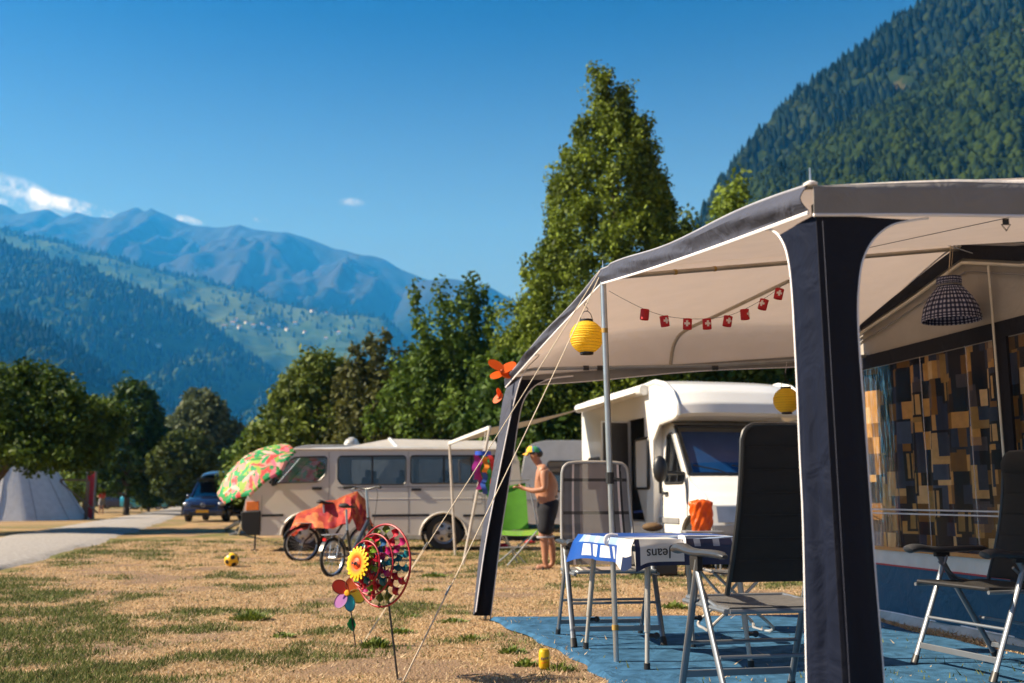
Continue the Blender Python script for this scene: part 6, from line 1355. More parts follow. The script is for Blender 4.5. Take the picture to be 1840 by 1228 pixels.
# --- cars
def car(label, x, y, rz, paint, kindc='estate', L_=4.3, Wd=1.76, H=1.72, plate=None, badge=False, roofbox=False):
    t = thing('parked_car', label, 'car', (x, y, 0), rz); hw = Wd / 2
    P = M(paint[0], paint[1], .25, metal=.3, coat=1, var=.02)
    # cross sections from nose (y=-L/2) to tail, (y, z_sill, z_belt, z_top, half width belt, half width top)
    S = [(-L_ / 2, .38, .70, .74, .70, .60), (-L_ / 2 + .10, .24, .80, .86, .92, .80), (-L_ / 2 + .55, .22, .93, 1.00, 1.0, .86), (-L_ / 2 + 1.00, .22, .98, 1.06, 1.0, .88), (-L_ / 2 + 1.75, .22, 1.04, H - .06, 1.0, .80), (-L_ / 2 + 2.2, .22, 1.05, H, 1.0, .80), (L_ / 2 - .75, .22, 1.06, H - .03, 1.0, .80), (L_ / 2 - .25, .24, 1.04, H - .16, .98, .78), (L_ / 2, .34, .95, 1.10, .90, .78)]
    ring = []
    for (yy, z0, zb_, zt_, wb, wt) in S:
        ring.append([(-hw * wb * .94, yy, z0), (-hw * wb, yy, (z0 + zb_) / 2), (-hw * wb * .97, yy, zb_), (-hw * wt, yy, zt_ - .05), (-hw * wt * .8, yy, zt_), (0, yy, zt_ + .02), (hw * wt * .8, yy, zt_), (hw * wt, yy, zt_ - .05), (hw * wb * .97, yy, zb_), (hw * wb, yy, (z0 + zb_) / 2), (hw * wb * .94, yy, z0)])
    mb = MB(); m = 11; vs3 = [p for r_ in ring for p in r_]; fs = []
    glassf = []
    for i in range(len(S) - 1):
        for k in range(m - 1):
            f = (i * m + k, i * m + k + 1, (i + 1) * m + k + 1, (i + 1) * m + k)
            (glassf if (3 <= i <= 6 and k in (2, 7)) or (i == 3 and k in (3, 4, 5, 6)) or (i == 7 and k in (3, 4, 5, 6)) else fs).append(f)
    fs.append(tuple(range(m))); fs.append(tuple((len(S) - 1) * m + k for k in range(m))[::-1])
    mb.add(vs3, fs); build(mb, 'body', P, t, True); mb = MB(); mb.add(vs3, glassf); build(mb, 'glazing', GLD, t, True)
    z_w = S[3]; mb = MB()
    for s in (-1, 1):
        mb.bar((s * hw * .86, S[3][0], 1.06), (s * hw * .79, S[4][0], H - .07), .07, .05)
    build(mb, 'pillar', P, t)
    for s in (-1, 1):
        for yy in (-L_ / 2 + .82, L_ / 2 - .80): wheel(t, (s * (hw - .11), yy, .31), .31, .2, (s, 0, 0))
        mb = MB(); mb.ball((s * hw * .78, -L_ / 2 + .12, .74), 1, (.17, .09, .09), 12, 8); build(mb, 'headlight', CHROME, t, True)
        mb = MB(); mb.ball((s * (hw + .10), -L_ / 2 + 1.45, 1.08), 1, (.11, .06, .08), 10, 8); build(mb, 'wing_mirror', P, t, True)
    mb = MB(); mb.box((0, -L_ / 2 + .0, .40), (Wd * .92, .16, .26)); build(mb, 'front_bumper', P, t, bevel=.05)
    mb = MB(); mb.box((0, -L_ / 2 - .075, .33), (Wd * .62, .03, .12)); build(mb, 'grille', TRIM, t, bevel=.01)
    mb = MB(); mb.box((0, -L_ / 2 - .01, .66), (Wd * .56, .05, .10)); build(mb, 'grille', TRIM, t, bevel=.01)
    if plate: mb = MB(); mb.box((0, -L_ / 2 - .10, .45), (.52, .012, .115)); build(mb, 'number_plate', M('yellow_plate', (.80, .42, .02), .4), t)
    if badge:
        mb = MB(); c = Vector((0, -L_ / 2 - .045, .70)); mb.tube(ring_pts(c, .085, Vector((1, 0, 0)), Vector((0, 0, 1)), 20), .009, 6, closed=True)
        for pts in (((-.05, .07), (0, .005), (.05, .07)), ((-.075, .03), (-.035, -.07), (0, -.0), (.035, -.07), (.075, .03))): mb.tube([c + Vector((a, 0, b)) for a, b in pts], .008, 5)
        build(mb, 'badge', CHROME, t)
    if roofbox:
        for yy in (-.55, .55): mb = MB(); mb.bar((-hw * .8, yy, H + .05), (hw * .8, yy, H + .05), .03, .03); build(mb, 'roof_bar', TRIM, t)
    return t
Y = 42.2; cx = D(361, 938, Y).x
c1 = car('dark blue people carrier with a yellow number plate beside the track', cx, Y + 2.1, .04, ('dark_blue_paint', (.010, .018, .06)), plate=True, badge=True, roofbox=True, L_=4.4, Wd=1.82, H=1.74)
rb = W('roof_box', 'dark rounded roof box on top of the dark blue car', 'roof box', (cx, Y + 2.2, 1.8))
mb = MB(); mb.sheet(lambda u, v: rb.base + Vector((math.cos(math.pi * (1 - u)) * (.66) * (math.sin(math.pi * (.06 + .88 * v)) ** .25), -1.0 + 2.0 * v, .02 + .36 * math.sin(math.pi * u) ** .6 * math.sin(math.pi * (.08 + .84 * v)) ** .5)), 20, 16); rb.p(mb, 'shell', M('dark_gloss', (.03, .032, .04), .2, coat=.8), smooth=True)
mb = MB(); mb.box(rb.base + Vector((0, 0, .015)), (1.34, 2.0, .03)); rb.p(mb, 'base_tray', TRIM)
car('black car half hidden behind the flowered parasol', D(432, 930, 46).x, 47.5, .0, ('black_paint', (.012, .014, .018)), L_=4.2)
car('teal hatchback parked side on at the far end of the track', D(264, 918, 88).x, 88, R(88), ('teal_paint', (.02, .25, .34)), L_=4.2, H=1.55)
car('dark blue car far away behind the red signs left of the teal one', D(214, 918, 92).x, 92, R(95), ('navy_car_paint', (.02, .03, .09)), L_=4.2, H=1.5)
# ================================================================ OTHER THINGS
# red sign boards with grey posts
def sign(px, pyb, pyt, wpx, label, Y):
    b = D(px, 900, Y); x = b.x; h = D(px, pyt, Y).z; w = wpx / FPX * Y; s = W('red_sign', label, 'sign', (x, Y, 0)); m = M('red_board', (.60, .015, .02), .5)
    mb = MB(); mb.box((x, Y, h / 2), (w * .74, .10, h - .02)); s.p(mb, 'board', m)
    for k in (-1, 1): mb = MB(); mb.box((x + k * w * .43, Y, h / 2), (w * .12, .16, h)); s.p(mb, 'post', M('grey_sign_post', (.13, .12, .13), .5), bevel=.01)
sign(162, 932, 848, 17, 'tall dark red sign board beside the white tent', 49); sign(308, 908, 872, 9, 'second dark red sign board at the far end of the track', 110)
# white tipi tent
Y = 44; tb_ = D(150, 931, Y + 3); ap = D(26, 716, Y + 3); TP = W('tipi_tent', 'white canvas tipi tent under the big tree at the left edge', 'tent', ((D(-150, 931, Y).x + tb_.x) / 2, Y + 2.5, 0))
cx_ = ap.x; rad = tb_.x - cx_
mb = MB()
def tp_(u, v):
    a = 2 * math.pi * u; k = (1 - v) ** 1.0; rr = rad * k + .05; rr *= 1 - .05 * math.sin(math.pi * v) - .02 * abs(math.sin(a * 7)) * k
    return Vector((cx_ + rr * math.cos(a), Y + 3 + rr * math.sin(a) * .9, ap.z * v))
mb.sheet(tp_, 84, 14); TP.p(mb, 'canvas', fabric('tent_canvas', (.68, .68, .70), .85, trans=.15), smooth=True)
mb = MB(); 
for k in range(14): mb.tube([tp_(k / 14 + .018, v) + Vector((0, 0, .01)) for v in (0, .3, .6, .9)], .02, 4)
TP.p(mb, 'seam', M('tent_seam', (.35, .36, .40), .8)); mb = MB(); mb.tube([(cx_, Y + 3, ap.z - .3), (cx_, Y + 3, ap.z + .4)], .05, 6); TP.p(mb, 'pole', BARK)
# wooden rail frame
FR_ = W('wooden_rail', 'weathered wooden post and rail between the tent and the red sign', 'fence', D(106, 932, 47) - Vector((0, 0, D(106, 932, 47).z)))
WD = M('weathered_wood', (.16, .11, .07), .9, var=.3)
x1, x2 = D(106, 900, 47).x, D(156, 900, 47).x; zt_ = D(106, 864, 47).z
for x in (x1, x2): mb = MB(); mb.box((x, 47, zt_ / 2), (.13, .13, zt_)); FR_.p(mb, 'post', WD)
mb = MB(); mb.bar((x1, 47, zt_ + .03), (x2, 47, zt_ + .03), .09, .09); FR_.p(mb, 'rail', WD); mb = MB(); mb.bar((x1 + .1, 46.9, zt_ - .1), (x2 + .6, 46.9, .3), .06, .06); FR_.p(mb, 'rail', WD)

# parasol in front of the van
uc = D(452, 838, 18.0); uax = Vector((-.46, -.47, .75)).normalized(); PR = W('parasol', 'tilted green and pink flowered parasol in front of the van nose', 'parasol', G(428, 962))
UX = Vector((0, 0, 1)).cross(uax).normalized(); UY = uax.cross(UX); RU = .82; n8 = 8; pr_ = random.Random(8)
spots = [(pr_.random(), pr_.random() ** .6, pr_.random() * 3.14, pr_.choice([(.01, .32, .10), (.02, .42, .14), (.03, .28, .05), (.85, .22, .30), (.80, .08, .08), (.85, .55, .50), (.35, .55, .08)])) for _ in range(330)]
def ucol(u, v):
    x, y = math.cos(2 * math.pi * u) * v, math.sin(2 * math.pi * u) * v; c = (.82, .35, .30)
    for (a, q, ang, cc) in spots:
        sx_, sy_ = math.cos(2 * math.pi * a) * q, math.sin(2 * math.pi * a) * q; dx, dy = x - sx_, y - sy_
        p_, r_ = dx * math.cos(ang) + dy * math.sin(ang), -dx * math.sin(ang) + dy * math.cos(ang)
        if (p_ / .17) ** 2 + (r_ / .045) ** 2 < 1: c = cc
    return c
def canopy_pt(u, v):
    a = 2 * math.pi * u; sc = math.cos(math.pi / n8) / math.cos(((a % (2 * math.pi / n8)) - math.pi / n8)); r = RU * v * (sc * .8 + .2); h = .30 * (1 - v ** 1.8) - .02 * math.cos(a * n8) * v ** 2
    if v > .985: h -= .03
    return uc + UX * (math.cos(a) * r) + UY * (math.sin(a) * r) + uax * (h - .12)
mb = MB(); mb.sheet(canopy_pt, 168, 48, col=ucol); PR.p(mb, 'canopy', M('flower_print_cloth', (1, 1, 1), .7, attr=True, var=.05, trans=.35), smooth=True)
for k in range(n8): mb = MB(); mb.tube([canopy_pt(k / n8, v) - uax * .012 for v in np.linspace(.02, 1, 8)], .006, 5); PR.p(mb, 'rib', STEEL)
g0 = G(428, 962); mb = MB(); mb.tube([g0, uc - Vector((0, 0, .35)) + Vector((.0, .05, 0))], .022, 8); mb.tube([uc - Vector((0, 0, .35)) + Vector((0, .05, 0)), uc + uax * .2], .018, 8); PR.p(mb, 'pole', M('parasol_pole', (.45, .45, .45), .4), smooth=True)
mb = MB(); mb.lathe([(.24, 0), (.24, .05), (.08, .09), (.035, .22)], 18, Matrix.Translation(g0)); PR.p(mb, 'base', M('parasol_base', (.07, .07, .075), .6), smooth=True)
mb = MB(); mb.bar(G(405, 955) + Vector((0, 0, .05)), uc.lerp(g0, .72) + Vector((0, 0, 0)), .10, .07); PR.p(mb, 'stay', TRIM)

# bicycles
def bicycle(label, loc, rz, wr, colf, seat_z, bar_z, wb, small=False):
    t = thing('bicycle', label, 'bicycle', loc, rz); FM = M('frame_' + colf, {'black': (.02, .02, .022), 'dark': (.03, .03, .035)}[colf], .35, coat=.5); AL = M('bike_alloy', (.50, .52, .55), .28, metal=.8)
    rear, front = Vector((-wb / 2, 0, wr)), Vector((wb / 2, 0, wr)); bb = Vector((-.06, 0, wr * 1.05)); st = Vector((-.18, 0, seat_z - .14)); hd = Vector((wb / 2 - .14, 0, bar_z - (.42 if small else .18))); hb = hd + Vector((.04, 0, -.20))
    for c in (rear, front):
        mb = MB(); mb.tube([c + Vector((math.cos(a) * wr, 0, math.sin(a) * wr)) for a in np.linspace(0, 2 * math.pi, 37)[:-1]], .022, 8, closed=True); w = build(mb, 'wheel', RUB, t, True)
        mb = MB(); mb.tube([c + Vector((math.cos(a) * wr * .90, 0, math.sin(a) * wr * .90)) for a in np.linspace(0, 2 * math.pi, 37)[:-1]], .014, 6, closed=True); build(mb, 'rim', AL, w, True)
        mb = MB()
        for k in range(20): a = 2 * math.pi * k / 20; mb.tube([c + Vector((math.cos(a + .3) * .02, .02 if k % 2 else -.02, math.sin(a + .3) * .02)), c + Vector((math.cos(a) * wr * .9, 0, math.sin(a) * wr * .9))], .0022, 3)
        build(mb, 'spoke', AL, w)
        mb = MB(); mb.tube([c + Vector((0, -.055, 0)), c + Vector((0, .055, 0))], .022, 8); build(mb, 'hub', AL, w, True)
        mb = MB(); mb.sheet(lambda u, v: c + Vector((math.cos(.3 + 2.5 * u) * (wr + .04), (v - .5) * .055, math.sin(.3 + 2.5 * u) * (wr + .04))), 14, 2, thick=.003); build(mb, 'mudguard', FM, t, True)
    mb = MB(); mb.tube([hd, bb], .026 if small else .019, 8); mb.tube([bb, Vector((-.16, 0, seat_z - .30))], .019, 8)
    if not small: mb.tube([hd + Vector((0, 0, -.03)), Vector((-.15, 0, seat_z - .3))], .017, 8)
    for s in (-1, 1): mb.tube([bb, rear + Vector((0, s * .05, 0))], .011, 6); mb.tube([Vector((-.16, 0, seat_z - .32)), rear + Vector((0, s * .05, 0))], .009, 6)
    build(mb, 'frame', FM, t, True)
    mb = MB()
    for s in (-1, 1): mb.tube([hb, hb + Vector((.03, s * .05, -.06)), front + Vector((0, s * .05, 0))], .012, 6)
    mb.tube([hd + Vector((-.01, 0, .04)), hb], .022, 8); build(mb, 'fork', FM, t, True)
    mb = MB(); top = Vector((hd.x - .06, 0, bar_z)); mb.tube([hd, top], .018, 8); build(mb, 'stem', M('blue_grey_tube', (.30, .42, .55), .3, metal=.4), t, True)
    mb = MB(); mb.tube(smooth_path([top + Vector((-.10, -.30, .02)), top + Vector((-.03, -.2, .03)), top, top + Vector((-.03, .2, .03)), top + Vector((-.10, .30, .02))], 4), .013, 8); hbx = build(mb, 'handlebar', TRIM, t, True)
    for s in (-1, 1):
        mb = MB(); mb.tube([top + Vector((-.05, s * .20, .03)), top + Vector((-.11, s * .31, .02))], .018, 8); build(mb, 'grip', RUB, hbx, True); mb = MB(); mb.tube([top + Vector((.0, s * .19, .02)), top + Vector((.02, s * .27, .0))], .007, 5); build(mb, 'brake_lever', AL, hbx)
    mb = MB(); mb.tube([Vector((-.155, 0, seat_z - .32)), Vector((-.19, 0, seat_z - .03))], .015, 8); build(mb, 'seat_post', MATS['blue_grey_tube'], t, True)
    mb = MB(); P = [(-.30, 0, seat_z + .01), (-.24, 0, seat_z + .02), (-.16, 0, seat_z + .005), (-.05, 0, seat_z), (-.01, 0, seat_z - .01)]; mb.tube(smooth_path(P, 3), [float(q) for q in np.interp(np.linspace(0, 1, 13), [0, .2, .5, .8, 1], [.03, .085, .05, .025, .012])], 10, flat=.42); build(mb, 'saddle', RUB, t, True)
    mb = MB(); T = Matrix.Translation(bb + Vector((0, -.05, 0))) @ Matrix.Rotation(R(90), 4, 'X'); mb.lathe([(.03, -.004), (.09, -.004), (.09, .004), (.03, .004)], 24, T, False); mb.bar(bb + Vector((0, -.07, 0)), bb + Vector((.10, -.07, -.13)), .022, .012); mb.bar(bb + Vector((0, .07, 0)), bb + Vector((-.10, .07, .13)), .022, .012); build(mb, 'crank', AL, t, True)
    for s, q in ((-1, Vector((.10, -.10, -.13))), (1, Vector((-.10, .10, .13)))): mb = MB(); mb.box(bb + q, (.09, .08, .022)); build(mb, 'pedal', TRIM, t, bevel=.004)
    mb = MB(); mb.box((-.46, 0, wr * 2 + .06), (.32, .13, .012)); mb.bar((-.40, .06, wr * 2 + .05), rear + Vector((0, .06, 0)), .01, .01); mb.bar((-.40, -.06, wr * 2 + .05), rear + Vector((0, -.06, 0)), .01, .01); build(mb, 'luggage_rack', AL, t)
    mb = MB(); mb.tube([bb + Vector((-.05, -.03, -.02)), Vector((-.16, -.24, .0))], .009, 6); build(mb, 'kickstand', AL, t)
    mb = MB(); mb.tube(smooth_path([top + Vector((.02, -.15, .0)), top + Vector((.12, -.1, -.08)), hd + Vector((.10, -.03, .02)), hb + Vector((.04, 0, 0))], 5), .0035, 4); build(mb, 'brake_cable', TRIM, t)
    mb = MB(); mb.box((-.63, 0, wr * 2 - .0), (.02, .05, .035)); build(mb, 'rear_reflector', M('red_reflector', (.6, .02, .02), .2), t)
    return t
g0 = G(597, 1036); g1 = Vector((g0.x + .42, g0.y + .80, 0)); mid = (g0 + g1) / 2
bicycle('silver and black folding bicycle standing nearest, behind the wind wheels', (mid.x, mid.y, 0), math.atan2(g1.y - g0.y, g1.x - g0.x), .235, 'dark', .88, 1.12, (g1 - g0).length, True)
h0 = G(541, 1009); hd_ = Vector((.93, .36, 0)).normalized(); mid = h0 + hd_ * .52
bicycle('black bicycle under the orange patterned cover beside the van', (mid.x, mid.y, 0), math.atan2(hd_.y, hd_.x), .27, 'black', .92, 1.14, 1.04)
# patterned cover thrown over it
hY = mid.y - .12
top_line = [(513, 962), (522, 945), (530, 922), (552, 915), (575, 903), (596, 897), (612, 893), (628, 884), (640, 883), (652, 893), (662, 912), (664, 940)]
bot_line = [(520, 965), (532, 950), (552, 952), (570, 945), (590, 950), (606, 945), (622, 940), (634, 925), (642, 948), (650, 955), (660, 950), (666, 942)]
CV = W('bicycle_cover', 'red and orange patterned cloth cover over the black bicycle', 'cover', (mid.x, mid.y, .5))
def cvp(u, v):
    a = interp([D(x, y, hY) for x, y in top_line], u); b = interp([D(x, y, hY) for x, y in bot_line], u); sidev = 1
    k = abs(v - .5) * 2; yy = (v - .5) * 2; w = .12 + .16 * k + .05 * math.sin(u * 23 + v * 4) * k + .03 * math.sin(u * 51) * k
    p = a.lerp(b, k ** 1.15); return p + Vector((0, .12 + (w * yy if k > .02 else 0), -.01 + .012 * math.sin(u * 40 + v * 9)))
cr = random.Random(3); vt = [(cr.random(), cr.random(), cr.choice([(.46, .045, .03), (.50, .07, .03), (.60, .18, .06), (.36, .02, .03), (.48, .05, .06), (.56, .11, .04)])) for _ in range(260)]
def ccol(u, v):
    return min(vt, key=lambda q: ((q[0] - u) * 2.6) ** 2 + (q[1] - v) ** 2)[2]
mb = MB(); mb.sheet(cvp, 90, 46, col=ccol); CV.p(mb, 'cloth', M('batik_cloth', (1, 1, 1), .85, attr=True, var=.25, vs=14, trans=.15), smooth=True)

# green camping chair beside the man
GC = W('green_camp_chair', 'green folding camping chair standing in front of the man', 'chair', G(935, 1015)); GN = M('lime_cloth', (.10, .34, .02), .7, trans=.35, var=.1); gy = GC.base.y
def gp3(px, py, dy=0.): return D(px, py, gy + dy)
bk = [gp3(872, 880, .2), gp3(944, 868, .2), gp3(950, 950, 0), gp3(895, 955, 0)]
mb = MB(); mb.sheet(lambda u, v: bk[3].lerp(bk[2], u).lerp(bk[0].lerp(bk[1], u), v) + Vector((0, .03 * math.sin(math.pi * u), 0)), 10, 10, thick=.004); GC.p(mb, 'backrest', GN, smooth=True)
st_ = [gp3(890, 948, .1), gp3(965, 950, .1), gp3(968, 962, -.35), gp3(897, 962, -.35)]
for k in range(5):
    a0, a1_ = k / 5 + .01, (k + .55) / 5; mb = MB(); mb.sheet(lambda u, v: st_[0].lerp(st_[1], u).lerp(st_[3].lerp(st_[2], u), a0 + (a1_ - a0) * v) - Vector((0, 0, .02 * math.sin(math.pi * u))), 8, 2, thick=.004); GC.p(mb, 'seat_strip', M('lime_strip', (.25, .62, .03), .6, trans=.3), smooth=True)
for (a, b) in (((893, 955, -.3), (945, 1025, -.1)), ((965, 955, -.3), (912, 1028, -.35)), ((905, 955, .1), (930, 1018, .1)), ((970, 950, .1), (892, 1020, .1)), ((950, 870, .2), (968, 955, .05))):
    mb = MB(); A1 = gp3(*a); B1 = gp3(*b); B1.z = max(.01, B1.z) if B1.z > .25 else .01; mb.tube([A1, B1], .013, 8); GC.p(mb, 'leg', STEELD, smooth=True)
for q_ in ((gp3(893, 985, -.3), gp3(950, 983, -.3)), (gp3(868, 868, .2), gp3(952, 862, .2))): mb = MB(); mb.tube(q_, .012, 6); GC.p(mb, 'crossbar', STEELD, smooth=True)
# colourful hanging windsock
WSK = W('windsock', 'colourful streamer windsock hanging from the canopy pole left of the awning leg', 'windsock', D(868, 812, 14.9))
Yw = 14.9
mb = MB(); c = D(868, 815, Yw); mb.lathe([(.12, -.03), (.12, .03)], 20, Matrix.Translation(c), False); WSK.p(mb, 'hoop', M('blue_nylon', (.01, .06, .45), .5), smooth=True)
for i, (px, y0_, y1_, colr) in enumerate(((855, 818, 862, (.42, .02, .30)), (861, 822, 880, (.50, .03, .25)), (867, 820, 885, (.03, .30, .05)), (873, 822, 852, (.85, .30, .02)), (877, 822, 890, (.05, .35, .08)), (883, 818, 870, (.75, .05, .05)), (870, 850, 888, (.05, .12, .5)))):
    a, b = D(px, y0_, Yw), D(px, y1_, Yw); mb = MB(); mb.sheet(lambda u, v: a.lerp(b, v) + Vector(((u - .5) * .075 + .02 * math.sin(v * 9 + i), .03 * math.sin(v * 7 + i * 2) + .05 * (i % 3 - 1), 0)), 3, 14, thick=.002); WSK.p(mb, 'streamer', M('streamer_%d' % i, colr, .6, trans=.3), smooth=True)
mb = MB(); mb.tube([c + Vector((0, 0, .03)), D(872, 776, Yw)], .003, 4); WSK.p(mb, 'cord', F_WHITE)
# pink clogs, dark cooler and orange bag beside the motorhome
def clog(px, py, col, label):
    b = G(px, py); w = W('clog', label, 'shoe', b, 'plastic clogs on the ground by the green chair'); mb = MB(); mb.ball(b + Vector((0, 0, .045)), 1, (.13, .055, .05), 12, 8); w.p(mb, 'upper', M('clog_' + col, {'pink': (.65, .03, .12), 'red': (.5, .03, .04)}[col], .5), smooth=True); mb = MB(); mb.ball(b + Vector((.06, 0, .075)), 1, (.055, .038, .03), 10, 6); w.p(mb, 'opening', TRIM, smooth=True); mb = MB(); mb.box(b + Vector((0, 0, .012)), (.25, .10, .024)); w.p(mb, 'sole', RUB, bevel=.01)
clog(903, 985, 'pink', 'pink plastic clog left under the green chair'); clog(952, 978, 'red', 'red plastic clog right under the green chair')
c = D(1170, 960, 13.4); CO = W('dark_crate', 'dark box with a brown cushion on it by the motorhome door', 'box', Vector((c.x, 13.4, 0)))
b = CO.base; mb = MB(); mb.box(b + Vector((0, 0, .26)), (.62, .40, .50)); CO.p(mb, 'box_body', TRIM, bevel=.03); mb = MB(); mb.box(b + Vector((0, 0, .525)), (.64, .42, .03)); CO.p(mb, 'lid', M('box_lid', (.04, .04, .05), .5), bevel=.01)
CU = W('cushion', 'rolled brown cushion lying on the dark box', 'cushion', b + Vector((0, 0, .6))); mb = MB(); mb.ball(b + Vector((.02, 0, .62)), 1, (.14, .10, .06), 16, 10); CU.p(mb, 'cover', M('brown_cushion', (.12, .07, .03), .85, var=.3), smooth=True)
c = D(1261, 952, 13.3); b = Vector((c.x, 13.3, 0)); SL = W('side_table', 'small folding side table carrying the orange bag', 'table', b)
mb = MB(); mb.box(b + Vector((0, 0, c.z - .03)), (.5, .4, .03)); SL.p(mb, 'table_top', MG, bevel=.006)
for sx_ in (-1, 1):
    for sy_ in (-1, 1): mb = MB(); mb.tube([b + Vector((sx_ * .2, sy_ * .15, 0)), b + Vector((sx_ * .2, sy_ * .15, c.z - .04))], .012, 6); SL.p(mb, 'leg', STEELD)
OB = W('orange_bag', 'crumpled orange plastic bag standing on the small side table', 'bag', c - Vector((0, 0, .015)))
def bag(u, v):
    a = 2 * math.pi * u; z = .40 * v; r = .125 + .03 * v + .012 * math.sin(a * 5 + v * 7) + .010 * math.sin(a * 9 - v * 13); r *= (1 - .75 * max(0, (v - .88) / .12) ** 2) * (.9 + .1 * min(1, v * 6))
    return OB.base + Vector((math.cos(a) * r, math.sin(a) * r * .7, z + .012 * math.sin(a * 3)))
mb = MB(); mb.sheet(bag, 60, 24); OB.p(mb, 'bag_skin', M('orange_plastic', (.72, .12, .01), .3, trans=.3, var=.15, vs=12, bump=.5, bs=20), smooth=True)

# ================================================================ PEOPLE
def skin_mesh(name, verts, edges, radii, mat, parent, root=0, sub=2, smooth_=True):
    me = bpy.data.meshes.new(name); me.from_pydata([tuple(v) for v in verts], edges, []); ob = bpy.data.objects.new(name, me); COL.objects.link(ob)
    m = ob.modifiers.new('skin', 'SKIN'); m.use_smooth_shade = True
    for i, r_ in enumerate(radii):
        sv = me.skin_vertices[0].data[i]; sv.radius = r_ if isinstance(r_, tuple) else (r_, r_); sv.use_root = (i == root)
    s = ob.modifiers.new('sub', 'SUBSURF'); s.levels = sub; s.render_levels = sub; me.materials.append(mat)
    dg = bpy.context.evaluated_depsgraph_get(); ev = ob.evaluated_get(dg); me2 = bpy.data.meshes.new_from_object(ev); ob.modifiers.clear(); ob.data = me2
    if not me2.materials: me2.materials.append(mat)
    me2.polygons.foreach_set('use_smooth', [True] * len(me2.polygons)); ob.parent = parent; return ob
SKIN = M('tanned_skin', (.37, .175, .105), .5, var=.08, vs=9, spec=.4)
def man():
    b = G(983, 1024); t = thing('person', 'bare backed man in a yellow and blue cap and dark knee shorts facing left', 'person', (b.x, b.y, 0), 0)
    def lean(p):
        p = Vector(p); q = max(0, p.z - 1.0); p.x -= .17 * q ** 1.2; p.z -= .03 * q; return p
    def bld(mb, *a, **k): mb.v = [lean(v) for v in mb.v]; return build(mb, *a, **k)
    # local frame: faces -X; near side (toward lens) is -Y
    V, E, Rr = [], [], []
    def ad(p, r, par=None):
        V.append(Vector(p)); Rr.append(r); i = len(V) - 1
        if par is not None: E.append((par, i))
        return i
    pel = ad((.02, 0, .93), (.165, .175)); wst = ad((-.005, 0, 1.06), (.175, .180), pel); chs = ad((.03, 0, 1.22), (.175, .195), wst); shl = ad((.04, 0, 1.38), (.140, .18), chs); nk = ad((-.02, 0, 1.475), .058, shl); nk2 = ad((-.05, 0, 1.53), .055, nk)
    hd = ad((-.075, 0, 1.60), (.085, .075), nk2); ht = ad((-.07, 0, 1.69), (.090, .078), hd)
    for s in (-1, 1):
        hip = ad((.015, s * .09, .86), .092, pel); kn = ad((-.02 + s * .04, s * .10, .50), .070, hip); cf = ad((.02 + s * .05, s * .10, .34), .064, kn); an = ad((.03 + s * .06, s * .10, .10), .042, cf); he = ad((.03 + s * .03, s * .10, .045), .038, an); to = ad((-.13 + s * .03, s * .11, .03), (.045, .024), he)
        sh = ad((.01, s * .205, 1.39), .072, shl); el = ad((-.02 + (.0 if s < 0 else -.03), s * .25, 1.12), .050, sh); fa = ad((-.18, s * .20, 1.10), .040, el); wr = ad((-.30, s * .13, 1.135), .027, fa); pm = ad((-.36, s * .11, 1.15), (.034, .022), wr)
        for k, (dy, L1) in enumerate(((.030, .07), (.012, .08), (-.006, .075), (-.024, .06))):
            a = ad((-.40, s * .11 + dy, 1.16), .0105, pm); c = ad((-.40 - L1 * .5, s * .11 + dy, 1.165), .0095, a); ad((-.40 - L1 * .8, s * .105 + dy, 1.145), .008, c)
        th = ad((-.345, s * .075, 1.175), .012, pm); ad((-.375, s * .06, 1.20), .010, th)
    skin_mesh('body', [lean(v) for v in V], E, Rr, SKIN, t, 0, 2)
    # head details
    mb = MB(); mb.tube([(-.155, 0, 1.655), (-.178, 0, 1.625), (-.165, 0, 1.615)], [.010, .016, .010], 8); bld(mb, 'nose', SKIN, t, True)
    mb = MB()
    for s in (-1, 1): mb.ball((-.055, s * .082, 1.635), 1, (.022, .010, .032), 8, 6)
    bld(mb, 'ear', SKIN, t, True)
    mb = MB()
    for s in (-1, 1): mb.ball((-.152, s * .03, 1.655), 1, (.008, .013, .008), 8, 6)
    bld(mb, 'eye', TRIM, t); mb = MB(); mb.tube([(-.157, -.022, 1.588), (-.162, 0, 1.586), (-.157, .022, 1.588)], .005, 5); bld(mb, 'mouth', M('lip', (.32, .10, .08), .5), t)
    mb = MB(); mb.ball((-.045, 0, 1.655), 1, (.098, .090, .072), 14, 10); bld(mb, 'hair', M('dark_hair', (.03, .022, .018), .7, var=.3, vs=60), t, True)
    mb = MB(); mb.sheet(lambda u, v: (-.07 + math.cos(2 * math.pi * u) * .112 * math.sin(math.pi / 2 * (1 - v)) ** .8, math.sin(2 * math.pi * u) * .098 * math.sin(math.pi / 2 * (1 - v)) ** .8, 1.665 + .098 * math.sin(math.pi / 2 * v)), 24, 8, col=lambda u, v: ((.75, .42, .02) if .30 < u < .70 else (.03, .16, .36) if int(u * 8) % 2 else (.06, .30, .10)) if v < .75 else (.03, .05, .2))
    cap = bld(mb, 'cap', M('cap_cloth', (1, 1, 1), .8, attr=True), t, True)
    mb = MB(); mb.sheet(lambda u, v: (-.165 - .085 * math.sin(math.pi * (.12 + .76 * u)) * v, (u - .5) * .15, 1.672 - .035 * v - .02 * abs(2 * u - 1) ** 2), 10, 5, thick=.006); bld(mb, 'cap_peak', M('yellow_peak', (.62, .34, .02), .7), cap, True)
    # knee shorts
    mb = MB(); SH = M('dark_shorts', (.007, .008, .014), .9, var=.2)
    V2, E2, R2 = [], [], []
    V2 += [Vector((.02, 0, 1.0)), Vector((.02, 0, .93)), Vector((.015, 0, .86))]; E2 += [(0, 1), (1, 2)]; R2 += [(.170, .178), (.172, .185), (.15, .17)]
